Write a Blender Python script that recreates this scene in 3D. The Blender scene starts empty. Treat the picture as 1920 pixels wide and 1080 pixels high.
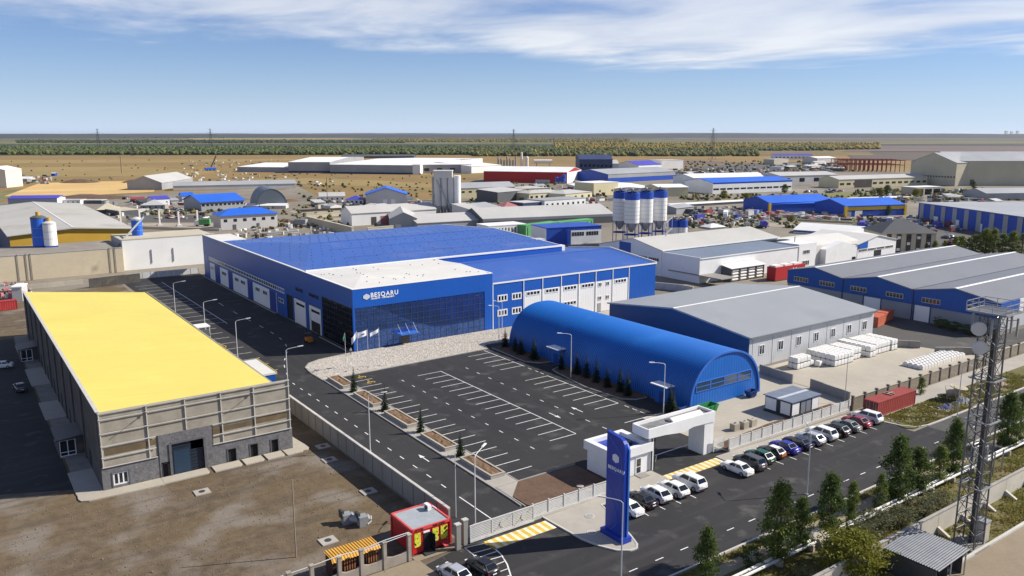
import bpy, math, random
import numpy as np
from mathutils import Vector, Matrix
R = random.Random(7)
NR = np.random.default_rng(11)
rad = math.radians
SC = bpy.context.scene
COL = SC.collection

# ------------------------------------------------------------------ camera, sky, sun, exposure
FPX, HCAM = 1514.0, 48.0
PITCH = math.atan(288.0 / FPX)
YAW = rad(54.617)                       # site grid: x runs along the front road, y runs away from it
cam_d = bpy.data.cameras.new("camera"); cam = bpy.data.objects.new("camera", cam_d); COL.objects.link(cam)
cam.location = (0, 0, HCAM); cam.rotation_euler = (math.pi / 2 - PITCH, 0, YAW - math.pi / 2)
cam_d.sensor_width = 36; cam_d.lens = FPX / 1920 * 36; cam_d.clip_start = 0.5; cam_d.clip_end = 60000
SC.camera = cam
SUN_EL, SUN_H = rad(36.8), (0.908, -0.419)
sd = bpy.data.lights.new("sun", 'SUN'); sd.energy = 5.0; sd.angle = rad(0.5); sd.color = (1, .93, .82)
sun = bpy.data.objects.new("sun", sd); COL.objects.link(sun); sun.location = (300, -100, 300)
sun.rotation_euler = Vector((-SUN_H[0] * math.cos(SUN_EL), -SUN_H[1] * math.cos(SUN_EL), -math.sin(SUN_EL))).to_track_quat('-Z', 'Y').to_euler()
W = bpy.data.worlds.new("World"); SC.world = W; W.use_nodes = True
SC.view_settings.view_transform = 'Standard'; SC.view_settings.look = 'None'
SC.view_settings.exposure = 0.42; SC.view_settings.gamma = 1.0; SC.view_settings.use_curve_mapping = False

def sky_nodes():
    nt = W.node_tree; N = nt.nodes; L = nt.links; N.clear()
    def n(t, **k):
        x = N.new(t)
        for a, b in k.items(): setattr(x, a, b)
        return x
    def mth(op, a, b=None, clamp=False):
        x = n('ShaderNodeMath', operation=op, use_clamp=clamp)
        for i, q in enumerate((a, b)):
            if q is None: continue
            if isinstance(q, (int, float)): x.inputs[i].default_value = q
            else: L.new(q, x.inputs[i])
        return x.outputs[0]
    sky = n('ShaderNodeTexSky', sky_type='NISHITA', sun_disc=False, sun_elevation=SUN_EL,
            sun_rotation=math.atan2(SUN_H[0], SUN_H[1]), altitude=300, air_density=1.0, dust_density=SKY_DUST, ozone_density=2.5)
    tc = n('ShaderNodeTexCoord'); sep = n('ShaderNodeSeparateXYZ'); L.new(tc.outputs['Generated'], sep.inputs[0])
    x, y, z = sep.outputs
    zc = mth('MAXIMUM', z, 0.012)
    # clouds lie on a flat deck: direction / height, in the frame of the compass
    px = mth('DIVIDE', x, mth('ADD', zc, .02)); py = mth('DIVIDE', y, mth('ADD', zc, .02))
    cb = n('ShaderNodeCombineXYZ'); L.new(px, cb.inputs[0]); L.new(py, cb.inputs[1])
    def fbm(scale, off, det, rough=.55, dist=0.0):
        mp = n('ShaderNodeMapping'); L.new(cb.outputs[0], mp.inputs[0]); mp.inputs['Location'].default_value = off
        mp.inputs['Rotation'].default_value = (0, 0, rad(25)); mp.inputs['Scale'].default_value = (scale, scale * .7, 1)
        t = n('ShaderNodeTexNoise', noise_dimensions='2D'); L.new(mp.outputs[0], t.inputs['Vector'])
        t.inputs['Scale'].default_value = 1; t.inputs['Detail'].default_value = det; t.inputs['Roughness'].default_value = rough
        t.inputs['Distortion'].default_value = dist
        return t.outputs['Fac']
    big = fbm(.16, CL_OFF, 3.0, .5); fine = fbm(.8, (5.2, 1.7, 0), 8.0, .56, .25)
    dens = mth('ADD', mth('MULTIPLY', big, 1.0), mth('MULTIPLY', mth('SUBTRACT', fine, .5), .34))
    lo = mth('SUBTRACT', mth('MULTIPLY', z, 7.5), CL_BASE)      # the deck thins out towards the horizon
    hi = mth('MINIMUM', lo, CL_MAX)
    cov = mth('ADD', dens, hi)
    mr = n('ShaderNodeMapRange', interpolation_type='SMOOTHSTEP'); L.new(cov, mr.inputs['Value'])
    mr.inputs['From Min'].default_value = .49; mr.inputs['From Max'].default_value = .70
    shade = n('ShaderNodeMapRange'); L.new(fine, shade.inputs['Value']); shade.inputs['From Min'].default_value = .3; shade.inputs['From Max'].default_value = .68
    cc = n('ShaderNodeMix', data_type='RGBA'); L.new(shade.outputs[0], cc.inputs['Factor'])
    cc.inputs['A'].default_value = CL_DARK; cc.inputs['B'].default_value = CL_LITE
    tint = n('ShaderNodeMix', data_type='RGBA', blend_type='MULTIPLY'); tint.inputs['Factor'].default_value = 1
    L.new(sky.outputs[0], tint.inputs['A']); tint.inputs['B'].default_value = SKY_TINT
    hzm = n('ShaderNodeMix', data_type='RGBA'); L.new(mth('MULTIPLY', mth('POWER', 2.718, mth('DIVIDE', mth('MAXIMUM', z, 0), -.068)), .92), hzm.inputs['Factor'])   # pale air above the horizon
    L.new(tint.outputs['Result'], hzm.inputs['A']); hzm.inputs['B'].default_value = SKY_LOW
    tint = hzm
    mx = n('ShaderNodeMix', data_type='RGBA'); thick = mth('SUBTRACT', 1, mth('POWER', 2.718, mth('DIVIDE', -.15, zc)))   # a thin deck is more opaque along a slant
    L.new(mth('MULTIPLY', mth('MULTIPLY', mr.outputs[0], thick), .97), mx.inputs['Factor'])
    L.new(tint.outputs['Result'], mx.inputs['A']); L.new(cc.outputs['Result'], mx.inputs['B'])
    bg = n('ShaderNodeBackground'); bg.inputs['Strength'].default_value = 0.050; L.new(mx.outputs['Result'], bg.inputs['Color'])
    out = n('ShaderNodeOutputWorld'); L.new(bg.outputs[0], out.inputs['Surface'])
CL_OFF = (11.09, 12.33, 0); CL_BASE = 0.735; CL_MAX = 0.16
CL_DARK = (10.5, 11.2, 12.8, 1); CL_LITE = (15.4, 15.4, 15.2, 1); SKY_LOW = (9.8, 11.9, 14.9, 1); SKY_TINT = (.70, .99, 1.55, 1); SKY_DUST = 0.1
HAZE = 1.6e-5
sky_nodes()

# ------------------------------------------------------------------ survey: photo pixel -> place on the level ground
def ray(x, y):
    dx, dy = x - 960, y - 540
    F = FPX * math.cos(PITCH) - dy * math.sin(PITCH); D = FPX * math.sin(PITCH) + dy * math.cos(PITCH)
    return dx * math.sin(YAW) + F * math.cos(YAW), -dx * math.cos(YAW) + F * math.sin(YAW), -D
def G(x, y, z=0.0):
    a, b, c = ray(x, y); t = (z - HCAM) / c
    return a * t, b * t
def HT(bx, by, tx, ty):
    u, v = G(bx, by); a, b, c = ray(tx, ty); t = (u * a + v * b) / (a * a + b * b)
    return HCAM + c * t

# ------------------------------------------------------------------ materials
MATS = {}
def M(key, col=None, rough=.75, var=.12, sc=.4, metal=0., bump=0., bsc=6., rib=None, ribd=.05, spec=.4, col2=None, sc2=None, world=False, det=5, stain=None, streak=None):
    if key in MATS: return MATS[key]
    m = bpy.data.materials.new(key); MATS[key] = m; m.use_nodes = True
    nt = m.node_tree; N = nt.nodes; L = nt.links; b = N['Principled BSDF']
    b.inputs['Roughness'].default_value = rough; b.inputs['Metallic'].default_value = metal
    b.inputs['Specular IOR Level'].default_value = spec
    if world: co = N.new('ShaderNodeNewGeometry').outputs['Position']
    else: co = N.new('ShaderNodeTexCoord').outputs['Object']
    col = tuple(col)
    def noise(s, d=det, ro=.6):
        t = N.new('ShaderNodeTexNoise'); L.new(co, t.inputs['Vector']); t.inputs['Scale'].default_value = s
        t.inputs['Detail'].default_value = d; t.inputs['Roughness'].default_value = ro
        r = N.new('ShaderNodeMapRange'); L.new(t.outputs['Fac'], r.inputs['Value'])
        r.inputs['From Min'].default_value = .3; r.inputs['From Max'].default_value = .7
        return r.outputs[0]
    def mix(f, a, c, bt='MIX'):
        x = N.new('ShaderNodeMix'); x.data_type = 'RGBA'; x.blend_type = bt
        if hasattr(f, 'node'): L.new(f, x.inputs['Factor'])
        else: x.inputs['Factor'].default_value = f
        for nm, q in (('A', a), ('B', c)):
            if hasattr(q, 'node'): L.new(q, x.inputs[nm])
            else: x.inputs[nm].default_value = (q[0], q[1], q[2], 1)
        return x.outputs['Result']
    lo = tuple(c * (1 - var) for c in col); hi = tuple(min(1, c * (1 + var)) for c in col)
    c = mix(noise(sc), lo, hi)
    if col2: c = mix(noise(sc2 or sc * .3, 6, .65), c, col2)
    if stain:                                          # (colour, scale, threshold, amount): patches of dirt or wear
        t = N.new('ShaderNodeTexNoise'); L.new(co, t.inputs['Vector']); t.inputs['Scale'].default_value = stain[1]; t.inputs['Detail'].default_value = 7
        r = N.new('ShaderNodeMapRange'); L.new(t.outputs['Fac'], r.inputs['Value']); r.inputs['From Min'].default_value = stain[2]; r.inputs['From Max'].default_value = stain[2] + .14
        r.inputs['To Max'].default_value = stain[3]
        c = mix(r.outputs[0], c, stain[0])
    if streak:                                         # (scale along x, scale along y, colour): drawn-out tracks
        mp = N.new('ShaderNodeMapping'); L.new(co, mp.inputs[0]); mp.inputs['Scale'].default_value = (streak[0], streak[1], 1); t = N.new('ShaderNodeTexNoise'); L.new(mp.outputs[0], t.inputs['Vector']); t.inputs['Scale'].default_value = 1; t.inputs['Detail'].default_value = 6
        r = N.new('ShaderNodeMapRange'); L.new(t.outputs['Fac'], r.inputs['Value']); r.inputs['From Min'].default_value = .52; r.inputs['From Max'].default_value = .68; r.inputs['To Max'].default_value = .6
        c = mix(r.outputs[0], c, streak[2])
    f = noise(sc * 11 if sc < 2 else sc * 4, 3)
    c = mix(f, c, mix(1.0, c, (1 - var * .55,) * 3, 'MULTIPLY'))
    L.new(c, b.inputs['Base Color'])
    h = None
    if bump:
        t = N.new('ShaderNodeTexNoise'); L.new(co, t.inputs['Vector']); t.inputs['Scale'].default_value = bsc; t.inputs['Detail'].default_value = 4
        bp = N.new('ShaderNodeBump'); bp.inputs['Strength'].default_value = min(1, bump); bp.inputs['Distance'].default_value = .06 * bump
        L.new(t.outputs['Fac'], bp.inputs['Height']); h = bp
        L.new(bp.outputs[0], b.inputs['Normal'])
    if rib:                                            # pressed ribs of sheet metal: (axis, pitch)
        sp = N.new('ShaderNodeSeparateXYZ'); L.new(co, sp.inputs[0])
        a = N.new('ShaderNodeMath'); a.operation = 'MULTIPLY'; L.new(sp.outputs['xyz'.index(rib[0])], a.inputs[0]); a.inputs[1].default_value = 2 * math.pi / rib[1]
        s = N.new('ShaderNodeMath'); s.operation = 'SINE'; L.new(a.outputs[0], s.inputs[0])
        bp = N.new('ShaderNodeBump'); bp.inputs['Strength'].default_value = .8; bp.inputs['Distance'].default_value = ribd
        L.new(s.outputs[0], bp.inputs['Height'])
        if h: L.new(h.outputs[0], bp.inputs['Normal'])
        L.new(bp.outputs[0], b.inputs['Normal'])
    return m
def glass(key, col, rough=.04, spec=1.0, ior=1.7):
    if key in MATS: return MATS[key]
    m = bpy.data.materials.new(key); MATS[key] = m; m.use_nodes = True; b = m.node_tree.nodes['Principled BSDF']
    N = m.node_tree.nodes; L = m.node_tree.links
    t = N.new('ShaderNodeTexNoise'); t.inputs['Scale'].default_value = .35; g = N.new('ShaderNodeNewGeometry'); L.new(g.outputs['Position'], t.inputs['Vector'])
    x = N.new('ShaderNodeMix'); x.data_type = 'RGBA'; L.new(t.outputs['Fac'], x.inputs['Factor'])
    x.inputs['A'].default_value = (*[c * .7 for c in col], 1); x.inputs['B'].default_value = (*[c * 1.3 for c in col], 1); L.new(x.outputs['Result'], b.inputs['Base Color'])
    b.inputs['Roughness'].default_value = rough; b.inputs['IOR'].default_value = ior
    return m
def leafmat(key, c1, c2, sc=.6):
    if key in MATS: return MATS[key]
    m = M(key, c1, .6, .35, sc, col2=c2, sc2=sc * .8, spec=.25, det=3)
    nt = m.node_tree; b = nt.nodes['Principled BSDF']; tr = nt.nodes.new('ShaderNodeBsdfTranslucent'); mx = nt.nodes.new('ShaderNodeMixShader'); mx.inputs[0].default_value = .42
    nt.links.new(b.inputs['Base Color'].links[0].from_socket, tr.inputs['Color']); nt.links.new(b.outputs[0], mx.inputs[1]); nt.links.new(tr.outputs[0], mx.inputs[2]); nt.links.new(mx.outputs[0], nt.nodes['Material Output'].inputs['Surface'])
    return m

# ------------------------------------------------------------------ mesh helpers
class MB:
    def __init__(s): s.v = []; s.f = []; s.m = []; s.c = 0
    def add(s, vs, fs):
        o = len(s.v); s.v += [tuple(p) for p in vs]; s.f += [tuple(i + o for i in q) for q in fs]; s.m += [s.c] * len(fs); return s
    def box(s, x0, y0, z0, x1, y1, z1):
        return s.add([(x0, y0, z0), (x1, y0, z0), (x1, y1, z0), (x0, y1, z0), (x0, y0, z1), (x1, y0, z1), (x1, y1, z1), (x0, y1, z1)],
                     [(0, 3, 2, 1), (4, 5, 6, 7), (0, 1, 5, 4), (1, 2, 6, 5), (2, 3, 7, 6), (3, 0, 4, 7)])
    def prism(s, pts, z0, z1):
        n = len(pts)
        return s.add([(x, y, z0) for x, y in pts] + [(x, y, z1) for x, y in pts],
                     [tuple(range(n - 1, -1, -1)), tuple(range(n, 2 * n))] + [(i, (i + 1) % n, n + (i + 1) % n, n + i) for i in range(n)])
    def ext(s, prof, axis, a0, a1):                    # extrude a profile (w, z) along x or y
        n = len(prof)
        P = (lambda w, z, a: (a, w, z)) if axis == 'x' else (lambda w, z, a: (w, a, z))
        return s.add([P(w, z, a0) for w, z in prof] + [P(w, z, a1) for w, z in prof],
                     [tuple(range(n - 1, -1, -1)), tuple(range(n, 2 * n))] + [(i, (i + 1) % n, n + (i + 1) % n, n + i) for i in range(n)])
    def quad(s, *p): return s.add(p, [tuple(range(len(p)))])
    def tube(s, p, q, r, n=6, r2=None):
        p = Vector(p); q = Vector(q); d = (q - p).normalized(); a = d.orthogonal().normalized(); b = d.cross(a); r2 = r if r2 is None else r2
        vs = [p + (a * math.cos(2 * math.pi * i / n) + b * math.sin(2 * math.pi * i / n)) * r for i in range(n)]
        vs += [q + (a * math.cos(2 * math.pi * i / n) + b * math.sin(2 * math.pi * i / n)) * r2 for i in range(n)]
        return s.add(vs, [tuple(range(n - 1, -1, -1)), tuple(range(n, 2 * n))] + [(i, (i + 1) % n, n + (i + 1) % n, n + i) for i in range(n)])
    def path(s, pts, r, n=6):
        for a, b in zip(pts, pts[1:]): s.tube(a, b, r, n)
        return s
    def lathe(s, cx, cy, prof, n=20):
        vs = []
        for r, z in prof: vs += [(cx + r * math.cos(2 * math.pi * i / n), cy + r * math.sin(2 * math.pi * i / n), z) for i in range(n)]
        fs = [(k * n + i, k * n + (i + 1) % n, (k + 1) * n + (i + 1) % n, (k + 1) * n + i) for k in range(len(prof) - 1) for i in range(n)]
        fs += [tuple(range(n - 1, -1, -1)), tuple(range((len(prof) - 1) * n, len(prof) * n))]
        return s.add(vs, fs)
    def loft(s, rings):
        n = len(rings[0]); vs = [p for r in rings for p in r]
        fs = [(k * n + i, k * n + (i + 1) % n, (k + 1) * n + (i + 1) % n, (k + 1) * n + i) for k in range(len(rings) - 1) for i in range(n)]
        fs += [tuple(range(n - 1, -1, -1)), tuple(range((len(rings) - 1) * n, len(rings) * n))]
        return s.add(vs, fs)
    def mesh(s, name, mats, off=(0, 0, 0), smooth=False):
        me = bpy.data.meshes.new(name)
        me.from_pydata([(x - off[0], y - off[1], z - off[2]) for x, y, z in s.v], [], s.f)
        for m in (mats if isinstance(mats, (list, tuple)) else [mats]): me.materials.append(m)
        if any(s.m): me.polygons.foreach_set('material_index', s.m)
        if len(s.f) < 4000:
            import bmesh
            bm = bmesh.new(); bm.from_mesh(me); bmesh.ops.recalc_face_normals(bm, faces=bm.faces); bm.to_mesh(me); bm.free()
        if smooth: me.polygons.foreach_set('use_smooth', [True] * len(me.polygons))
        me.update(); return me
OFF = {}
def tag(o, label=None, cat=None, group=None, kind=None):
    if label: o['label'] = label
    if cat: o['category'] = cat
    if group: o['group'] = group
    if kind: o['kind'] = kind
    return o
def thing(name, label, cat, loc=(0, 0, 0), rot=0, group=None):
    o = bpy.data.objects.new(name, None); COL.objects.link(o); o.empty_display_size = .2
    o.location = loc; o.rotation_euler = (0, 0, rot); OFF[o.name] = tuple(loc) if rot == 0 else (0, 0, 0)
    return tag(o, label, cat, group)
def link(name, me, parent=None, loc=(0, 0, 0), rz=0):
    o = bpy.data.objects.new(name, me); COL.objects.link(o); o.location = loc; o.rotation_euler = (0, 0, rz)
    if parent is not None: o.parent = parent; OFF[o.name] = OFF.get(parent.name, (0, 0, 0))
    return o
def part(name, mb, mat, parent, label=None, smooth=False, kind=None):
    o = link(name, mb.mesh(name, mat, OFF.get(parent.name, (0, 0, 0)), smooth), parent)
    if label: o['label'] = label
    if kind: o['kind'] = kind
    return o
def solo(name, mb, mat, label, cat, loc=(0, 0, 0), group=None, smooth=False, kind=None):
    o = link(name, mb.mesh(name, mat, loc, smooth)); o.location = loc
    return tag(o, label, cat, group, kind)
def struct(name, mb, mat, kind='structure', smooth=False):
    o = link(name, mb.mesh(name, mat, (0, 0, 0), smooth)); o['kind'] = kind; return o
def piece(name, me, parent, loc, rz=0):                # one of many alike pieces, given in site coordinates
    f = OFF.get(parent.name, (0, 0, 0))
    return link(name, me, parent, (loc[0] - f[0], loc[1] - f[1], loc[2] - f[2]), rz)
def dup(root, loc, rotz=0, label=None, group=None, scale=None, mats=None):
    def cp(o, par):
        c = o.copy(); COL.objects.link(c); c.parent = par
        if mats and o.type == 'MESH':
            for i, s in enumerate(c.material_slots):
                k = o.data.materials[i].name
                if k in mats: s.link = 'OBJECT'; s.material = mats[k]
        for ch in o.children: cp(ch, c)
        return c
    r = cp(root, None); r.location = loc; r.rotation_euler = (0, 0, rotz)
    if scale: r.scale = scale if isinstance(scale, tuple) else (scale,) * 3
    return tag(r, label, None, group)
WC = {}
def window(parent, u, v, z, w, h, nc=2, nr=1, face='S', frame=None, gl=None, fw=.12, name='window', d=.10):
    """framed window standing proud of a wall that faces -y ('S') or -x ('W', u is then the wall and v the far end)"""
    frame = frame or MATS['white_frame']; gl = gl or MATS['window_glass']
    k = (round(w, 2), round(h, 2), nc, nr, frame.name, gl.name, fw, d)
    if k not in WC:
        b = MB(); iw = (w - fw) / nc; ih = (h - fw) / nr
        b.box(0, -d, 0, w, .02, fw).box(0, -d, h - fw, w, .02, h)
        for i in range(nc + 1): b.box(i * iw, -d + .003, fw, i * iw + fw, .02, h - fw)
        for j in range(1, nr):
            for i in range(nc): b.box(i * iw + fw, -d + .006, j * ih, (i + 1) * iw, .02, j * ih + fw)
        p = MB().box(0, -.045, 0, iw - fw, .02, ih - fw)
        WC[k] = (b.mesh('window_frame', frame), p.mesh('pane', gl), iw, ih)
    fm, pm, iw, ih = WC[k]; f = OFF.get(parent.name, (0, 0, 0))
    o = link(name, fm, parent, (u - f[0], v - f[1], z - f[2]), 0 if face == 'S' else -math.pi / 2)
    for i in range(nc):
        for j in range(nr):
            link('pane', pm, o, (i * iw + fw, 0, j * ih + fw))
    return o
# ------------------------------------------------------------------ palette
M('steppe', (.32, .205, .065), .95, .25, .012, world=True, col2=(.21, .14, .05), sc2=.006, det=8, stain=((.13, .12, .05), .02, .55, .7))
M('far_plain', (.085, .10, .045), .95, .25, .0011, world=True, col2=(.17, .15, .07), sc2=.0006, det=6, stain=((.04, .06, .035), .0009, .5, .8), streak=(.0009, .0002, (.24, .19, .08)))
M('far_green', (.05, .065, .03), .95, .3, .003, world=True, col2=(.10, .095, .04), sc2=.0012, det=8)
M('far_gold', (.24, .17, .055), .95, .3, .004, world=True, col2=(.13, .10, .05), sc2=.0016, det=8)
M('plough', (.085, .068, .055), .95, .25, .006, world=True, col2=(.13, .10, .075), sc2=.002, det=8)
M('industrial_dirt', (.30, .265, .21), .95, .22, .03, world=True, col2=(.17, .145, .11), sc2=.012, det=9, stain=((.10, .09, .055), .03, .56, .75))
M('sand', (.55, .38, .15), .95, .25, .03, world=True, col2=(.33, .22, .10), sc2=.02, det=8)
M('earth_yard', (.125, .094, .068), .95, .55, .7, bump=.8, bsc=1.5, world=True, col2=(.185, .128, .056), sc2=.022, det=12, stain=((.25, .215, .175), .13, .50, .85), streak=(.05, .55, (.085, .066, .05)))
M('asphalt', (.028, .028, .030), .86, .2, .07, bump=.15, bsc=9, world=True, col2=(.040, .039, .039), sc2=.03, det=9, stain=((.095, .091, .085), .26, .57, .75), spec=.3, streak=(.5, .05, (.046, .045, .045)))
M('asphalt_old', (.075, .073, .071), .88, .16, .05, bump=.15, bsc=9, world=True, col2=(.098, .093, .086), sc2=.05, det=9, stain=((.17, .155, .135), .2, .60, .5), spec=.3)
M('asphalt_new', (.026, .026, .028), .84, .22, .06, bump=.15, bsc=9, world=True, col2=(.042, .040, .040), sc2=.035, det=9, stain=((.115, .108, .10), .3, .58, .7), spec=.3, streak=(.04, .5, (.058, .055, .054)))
M('concrete_pale', (.47, .43, .35), .9, .14, .12, bump=.1, world=True, col2=(.39, .35, .285), sc2=.05, det=9, stain=((.27, .235, .185), .09, .60, .6))
M('paving', (.43, .40, .345), .9, .13, .3, bump=.1, world=True, col2=(.36, .335, .29), sc2=.1, det=8, stain=((.28, .25, .21), .3, .62, .5))
M('kerb_white', (.62, .60, .55), .85, .16, .5, world=True, col2=(.48, .46, .42))
M('kerb_grey', (.34, .33, .31), .9, .15, .5, world=True)
M('soil', (.115, .068, .042), .97, .3, .5, bump=1, bsc=3, world=True, col2=(.16, .10, .065), sc2=.25, det=8)
M('slab_dark', (.25, .235, .205), .9, .16, .5, bump=.1, world=True)
M('mulch', (.24, .135, .075), .97, .35, 1.2, bump=1, bsc=6, world=True, col2=(.17, .11, .06), sc2=.5)
M('verge', (.165, .13, .05), .97, .35, .25, bump=.8, bsc=3, world=True, col2=(.115, .125, .034), sc2=.1, det=9, stain=((.28, .21, .12), .12, .56, .7))
M('footpath', (.33, .27, .19), .95, .2, .2, bump=.2, world=True, col2=(.25, .20, .135), sc2=.06, det=8)
M('paint_white', (.78, .78, .76), .7, .12, .8, world=True, stain=((.2, .2, .2), 1.1, .60, .6))
M('paint_yellow', (.68, .47, .06), .7, .16, .8, world=True, stain=((.2, .17, .1), 1.0, .62, .5))
M('paint_cream', (.75, .70, .55), .7, .12, .8, world=True)
M('pebbles', (.66, .61, .53), .9, .25, 1.5, world=True, col2=(.48, .43, .37), sc2=.8)
M('white_frame', (.78, .79, .80), .5, .05)
glass('window_glass', (.012, .016, .024))
glass('blue_glass', (.07, .15, .42), .03, 1, 1.6); MATS['blue_glass'].node_tree.nodes['Principled BSDF'].inputs['Metallic'].default_value = .75
glass('black_glass', (.004, .005, .012), .05, 1, 1.6)
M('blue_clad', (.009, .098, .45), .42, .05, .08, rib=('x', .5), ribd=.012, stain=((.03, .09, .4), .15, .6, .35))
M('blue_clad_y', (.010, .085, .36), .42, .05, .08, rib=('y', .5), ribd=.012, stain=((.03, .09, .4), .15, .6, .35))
M('blue_roof', (.026, .105, .42), .38, .07, .06, rib=('x', .35), ribd=.02, stain=((.10, .16, .42), .1, .55, .5))
M('blue_roof_dark', (.015, .06, .36), .4, .06, .06, rib=('x', .35), ribd=.02)
M('white_clad', (.80, .80, .79), .5, .05, .1, rib=('x', .6), ribd=.01, stain=((.62, .60, .56), .2, .62, .4))
M('white_clad_y', (.78, .79, .80), .5, .05, .1, rib=('y', .6), ribd=.01, stain=((.62, .60, .56), .2, .62, .4))
M('white_trim', (.82, .82, .80), .5, .05, .3)
M('white_roof', (.70, .68, .62), .7, .10, .12, col2=(.62, .61, .58), sc2=.07, stain=((.45, .44, .42), .12, .62, .5))
M('white_plain', (.80, .80, .79), .55, .05, .3, stain=((.66, .65, .62), .4, .60, .4))
M('yellow_roof', (.70, .59, .135), .6, .05, .08, stain=((.64, .50, .08), .07, .55, .3), streak=(.03, 1.6, (.66, .535, .095)))
M('grey_roof', (.30, .315, .33), .5, .06, .05, rib=('y', .4), ribd=.02, stain=((.25, .26, .27), .08, .58, .5))
M('slate_roof', (.20, .205, .22), .5, .06, .05, rib=('y', .4), ribd=.02, stain=((.16, .165, .18), .08, .58, .5))
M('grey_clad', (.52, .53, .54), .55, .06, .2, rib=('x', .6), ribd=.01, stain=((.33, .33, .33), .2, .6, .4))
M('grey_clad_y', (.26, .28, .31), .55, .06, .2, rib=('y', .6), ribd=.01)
M('navy_clad', (.024, .072, .18), .5, .06, .1, rib=('y', .6), ribd=.01)
M('arch_blue', (.009, .118, .44), .36, .07, .06, stain=((.03, .2, .6), .1, .6, .4))
M('arch_blue_end', (.010, .125, .48), .42, .08, .3, rib=('x', .7), ribd=.012)
M('concrete_panel', (.42, .385, .31), .9, .16, .5, bump=.3, bsc=3, col2=(.29, .255, .205), sc2=.35, det=9, stain=((.22, .19, .15), .5, .60, .6))
M('concrete_wall', (.33, .315, .29), .9, .16, .4, bump=.3, bsc=3, col2=(.25, .235, .21), sc2=.2, det=9)
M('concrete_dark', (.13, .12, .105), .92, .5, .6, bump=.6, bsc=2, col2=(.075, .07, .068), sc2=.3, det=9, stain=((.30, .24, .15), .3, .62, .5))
M('insulation', (.21, .15, .08), .95, .3, .8, bump=.6, col2=(.12, .09, .05))
M('stone_clad', (.135, .135, .145), .85, .45, 2.2, bump=1, bsc=3.5, col2=(.22, .21, .21), sc2=1.3, det=6)
M('stone_plain', (.12, .12, .13), .8, .12, 1)
M('stud_metal', (.55, .53, .48), .6, .1, .8)
M('dark_metal', (.05, .055, .06), .5, .15, .8)
M('grey_metal', (.36, .37, .38), .45, .12, .8, metal=.3)
M('galv', (.42, .43, .44), .45, .15, 1, metal=.5)
M('pole_grey', (.55, .56, .57), .5, .08, .5)
M('white_pole', (.74, .74, .73), .5, .08, .5)
M('door_dark', (.012, .02, .035), .5, .15, .5, rib=('z', .5), ribd=.02)
M('door_blue', (.012, .045, .27), .5, .08, .5)
M('void_dark', (.012, .012, .014), .8, .1, .5)
M('red_paint', (.50, .018, .022), .5, .1, .5, stain=((.35, .02, .02), .6, .6, .4))
M('rust_red', (.33, .05, .04), .65, .16, .5, stain=((.22, .06, .045), .5, .55, .6))
M('orange_red', (.55, .13, .07), .6, .12, .5, stain=((.4, .12, .08), .5, .6, .5))
M('orange_tarp', (.62, .33, .05), .7, .14, .6)
M('sign_blue', (.012, .045, .36), .35, .05, .2)
M('sign_blue_lite', (.045, .16, .55), .35, .06, .3)
M('letter_white', (.82, .84, .86), .5, .03, 1)
M('fence_white', (.60, .60, .58), .7, .1, 1, stain=((.42, .40, .37), .7, .6, .4))
M('fence_stone', (.30, .255, .19), .9, .25, .6, bump=.8, bsc=5, col2=(.22, .19, .145), sc2=1.5, det=8)
M('fence_cap', (.44, .40, .32), .9, .15, .8)
M('post_dark', (.12, .10, .085), .9, .2, 1)
M('lattice', (.15, .155, .16), .5, .3, .6, metal=.3); M('mast_galv', (.30, .31, .32), .5, .2, .8, metal=.3)
M('lattice_dark', (.055, .055, .06), .6, .25, .6)
M('bag_white', (.80, .79, .76), .7, .10, 2, bump=.6, bsc=3, col2=(.70, .69, .66))
M('pipe_white', (.72, .71, .68), .6, .12, 1, stain=((.45, .42, .37), 1, .62, .6))
M('rubber', (.015, .015, .016), .9, .1, 2)
M('rim', (.45, .46, .47), .35, .1, 3, metal=.8)
M('bark', (.12, .09, .06), .95, .3, 3, bump=.6)
leafmat('poplar_leaf', (.105, .16, .036), (.19, .225, .045), .5)
leafmat('poplar_leaf_dark', (.07, .12, .032), (.13, .17, .038), .5)
leafmat('fir_needles', (.016, .034, .018), (.030, .050, .022), 1.2)
leafmat('bright_leaf', (.14, .19, .03), (.22, .25, .04), .5); M('bg_slate', (.12, .15, .18), .6, .12, .05)
leafmat('bush_leaf', (.17, .19, .025), (.27, .26, .035), .6)
leafmat('shrub_grey', (.14, .155, .085), (.21, .205, .11), 1.2)
leafmat('grass_blade', (.17, .185, .045), (.28, .225, .07), .2)

def flat(name, pts, z, mat, kind='structure'): return struct(name, MB().add([(x, y, z) for x, y in pts], [tuple(range(len(pts)))]), MATS[mat], kind)
def gp(px, z=0): return [G(x, y) for x, y in px]
def slab(name, pts, z1, mat, z0=-.3): return struct(name, MB().prism(pts, z0, z1), MATS[mat])
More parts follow.
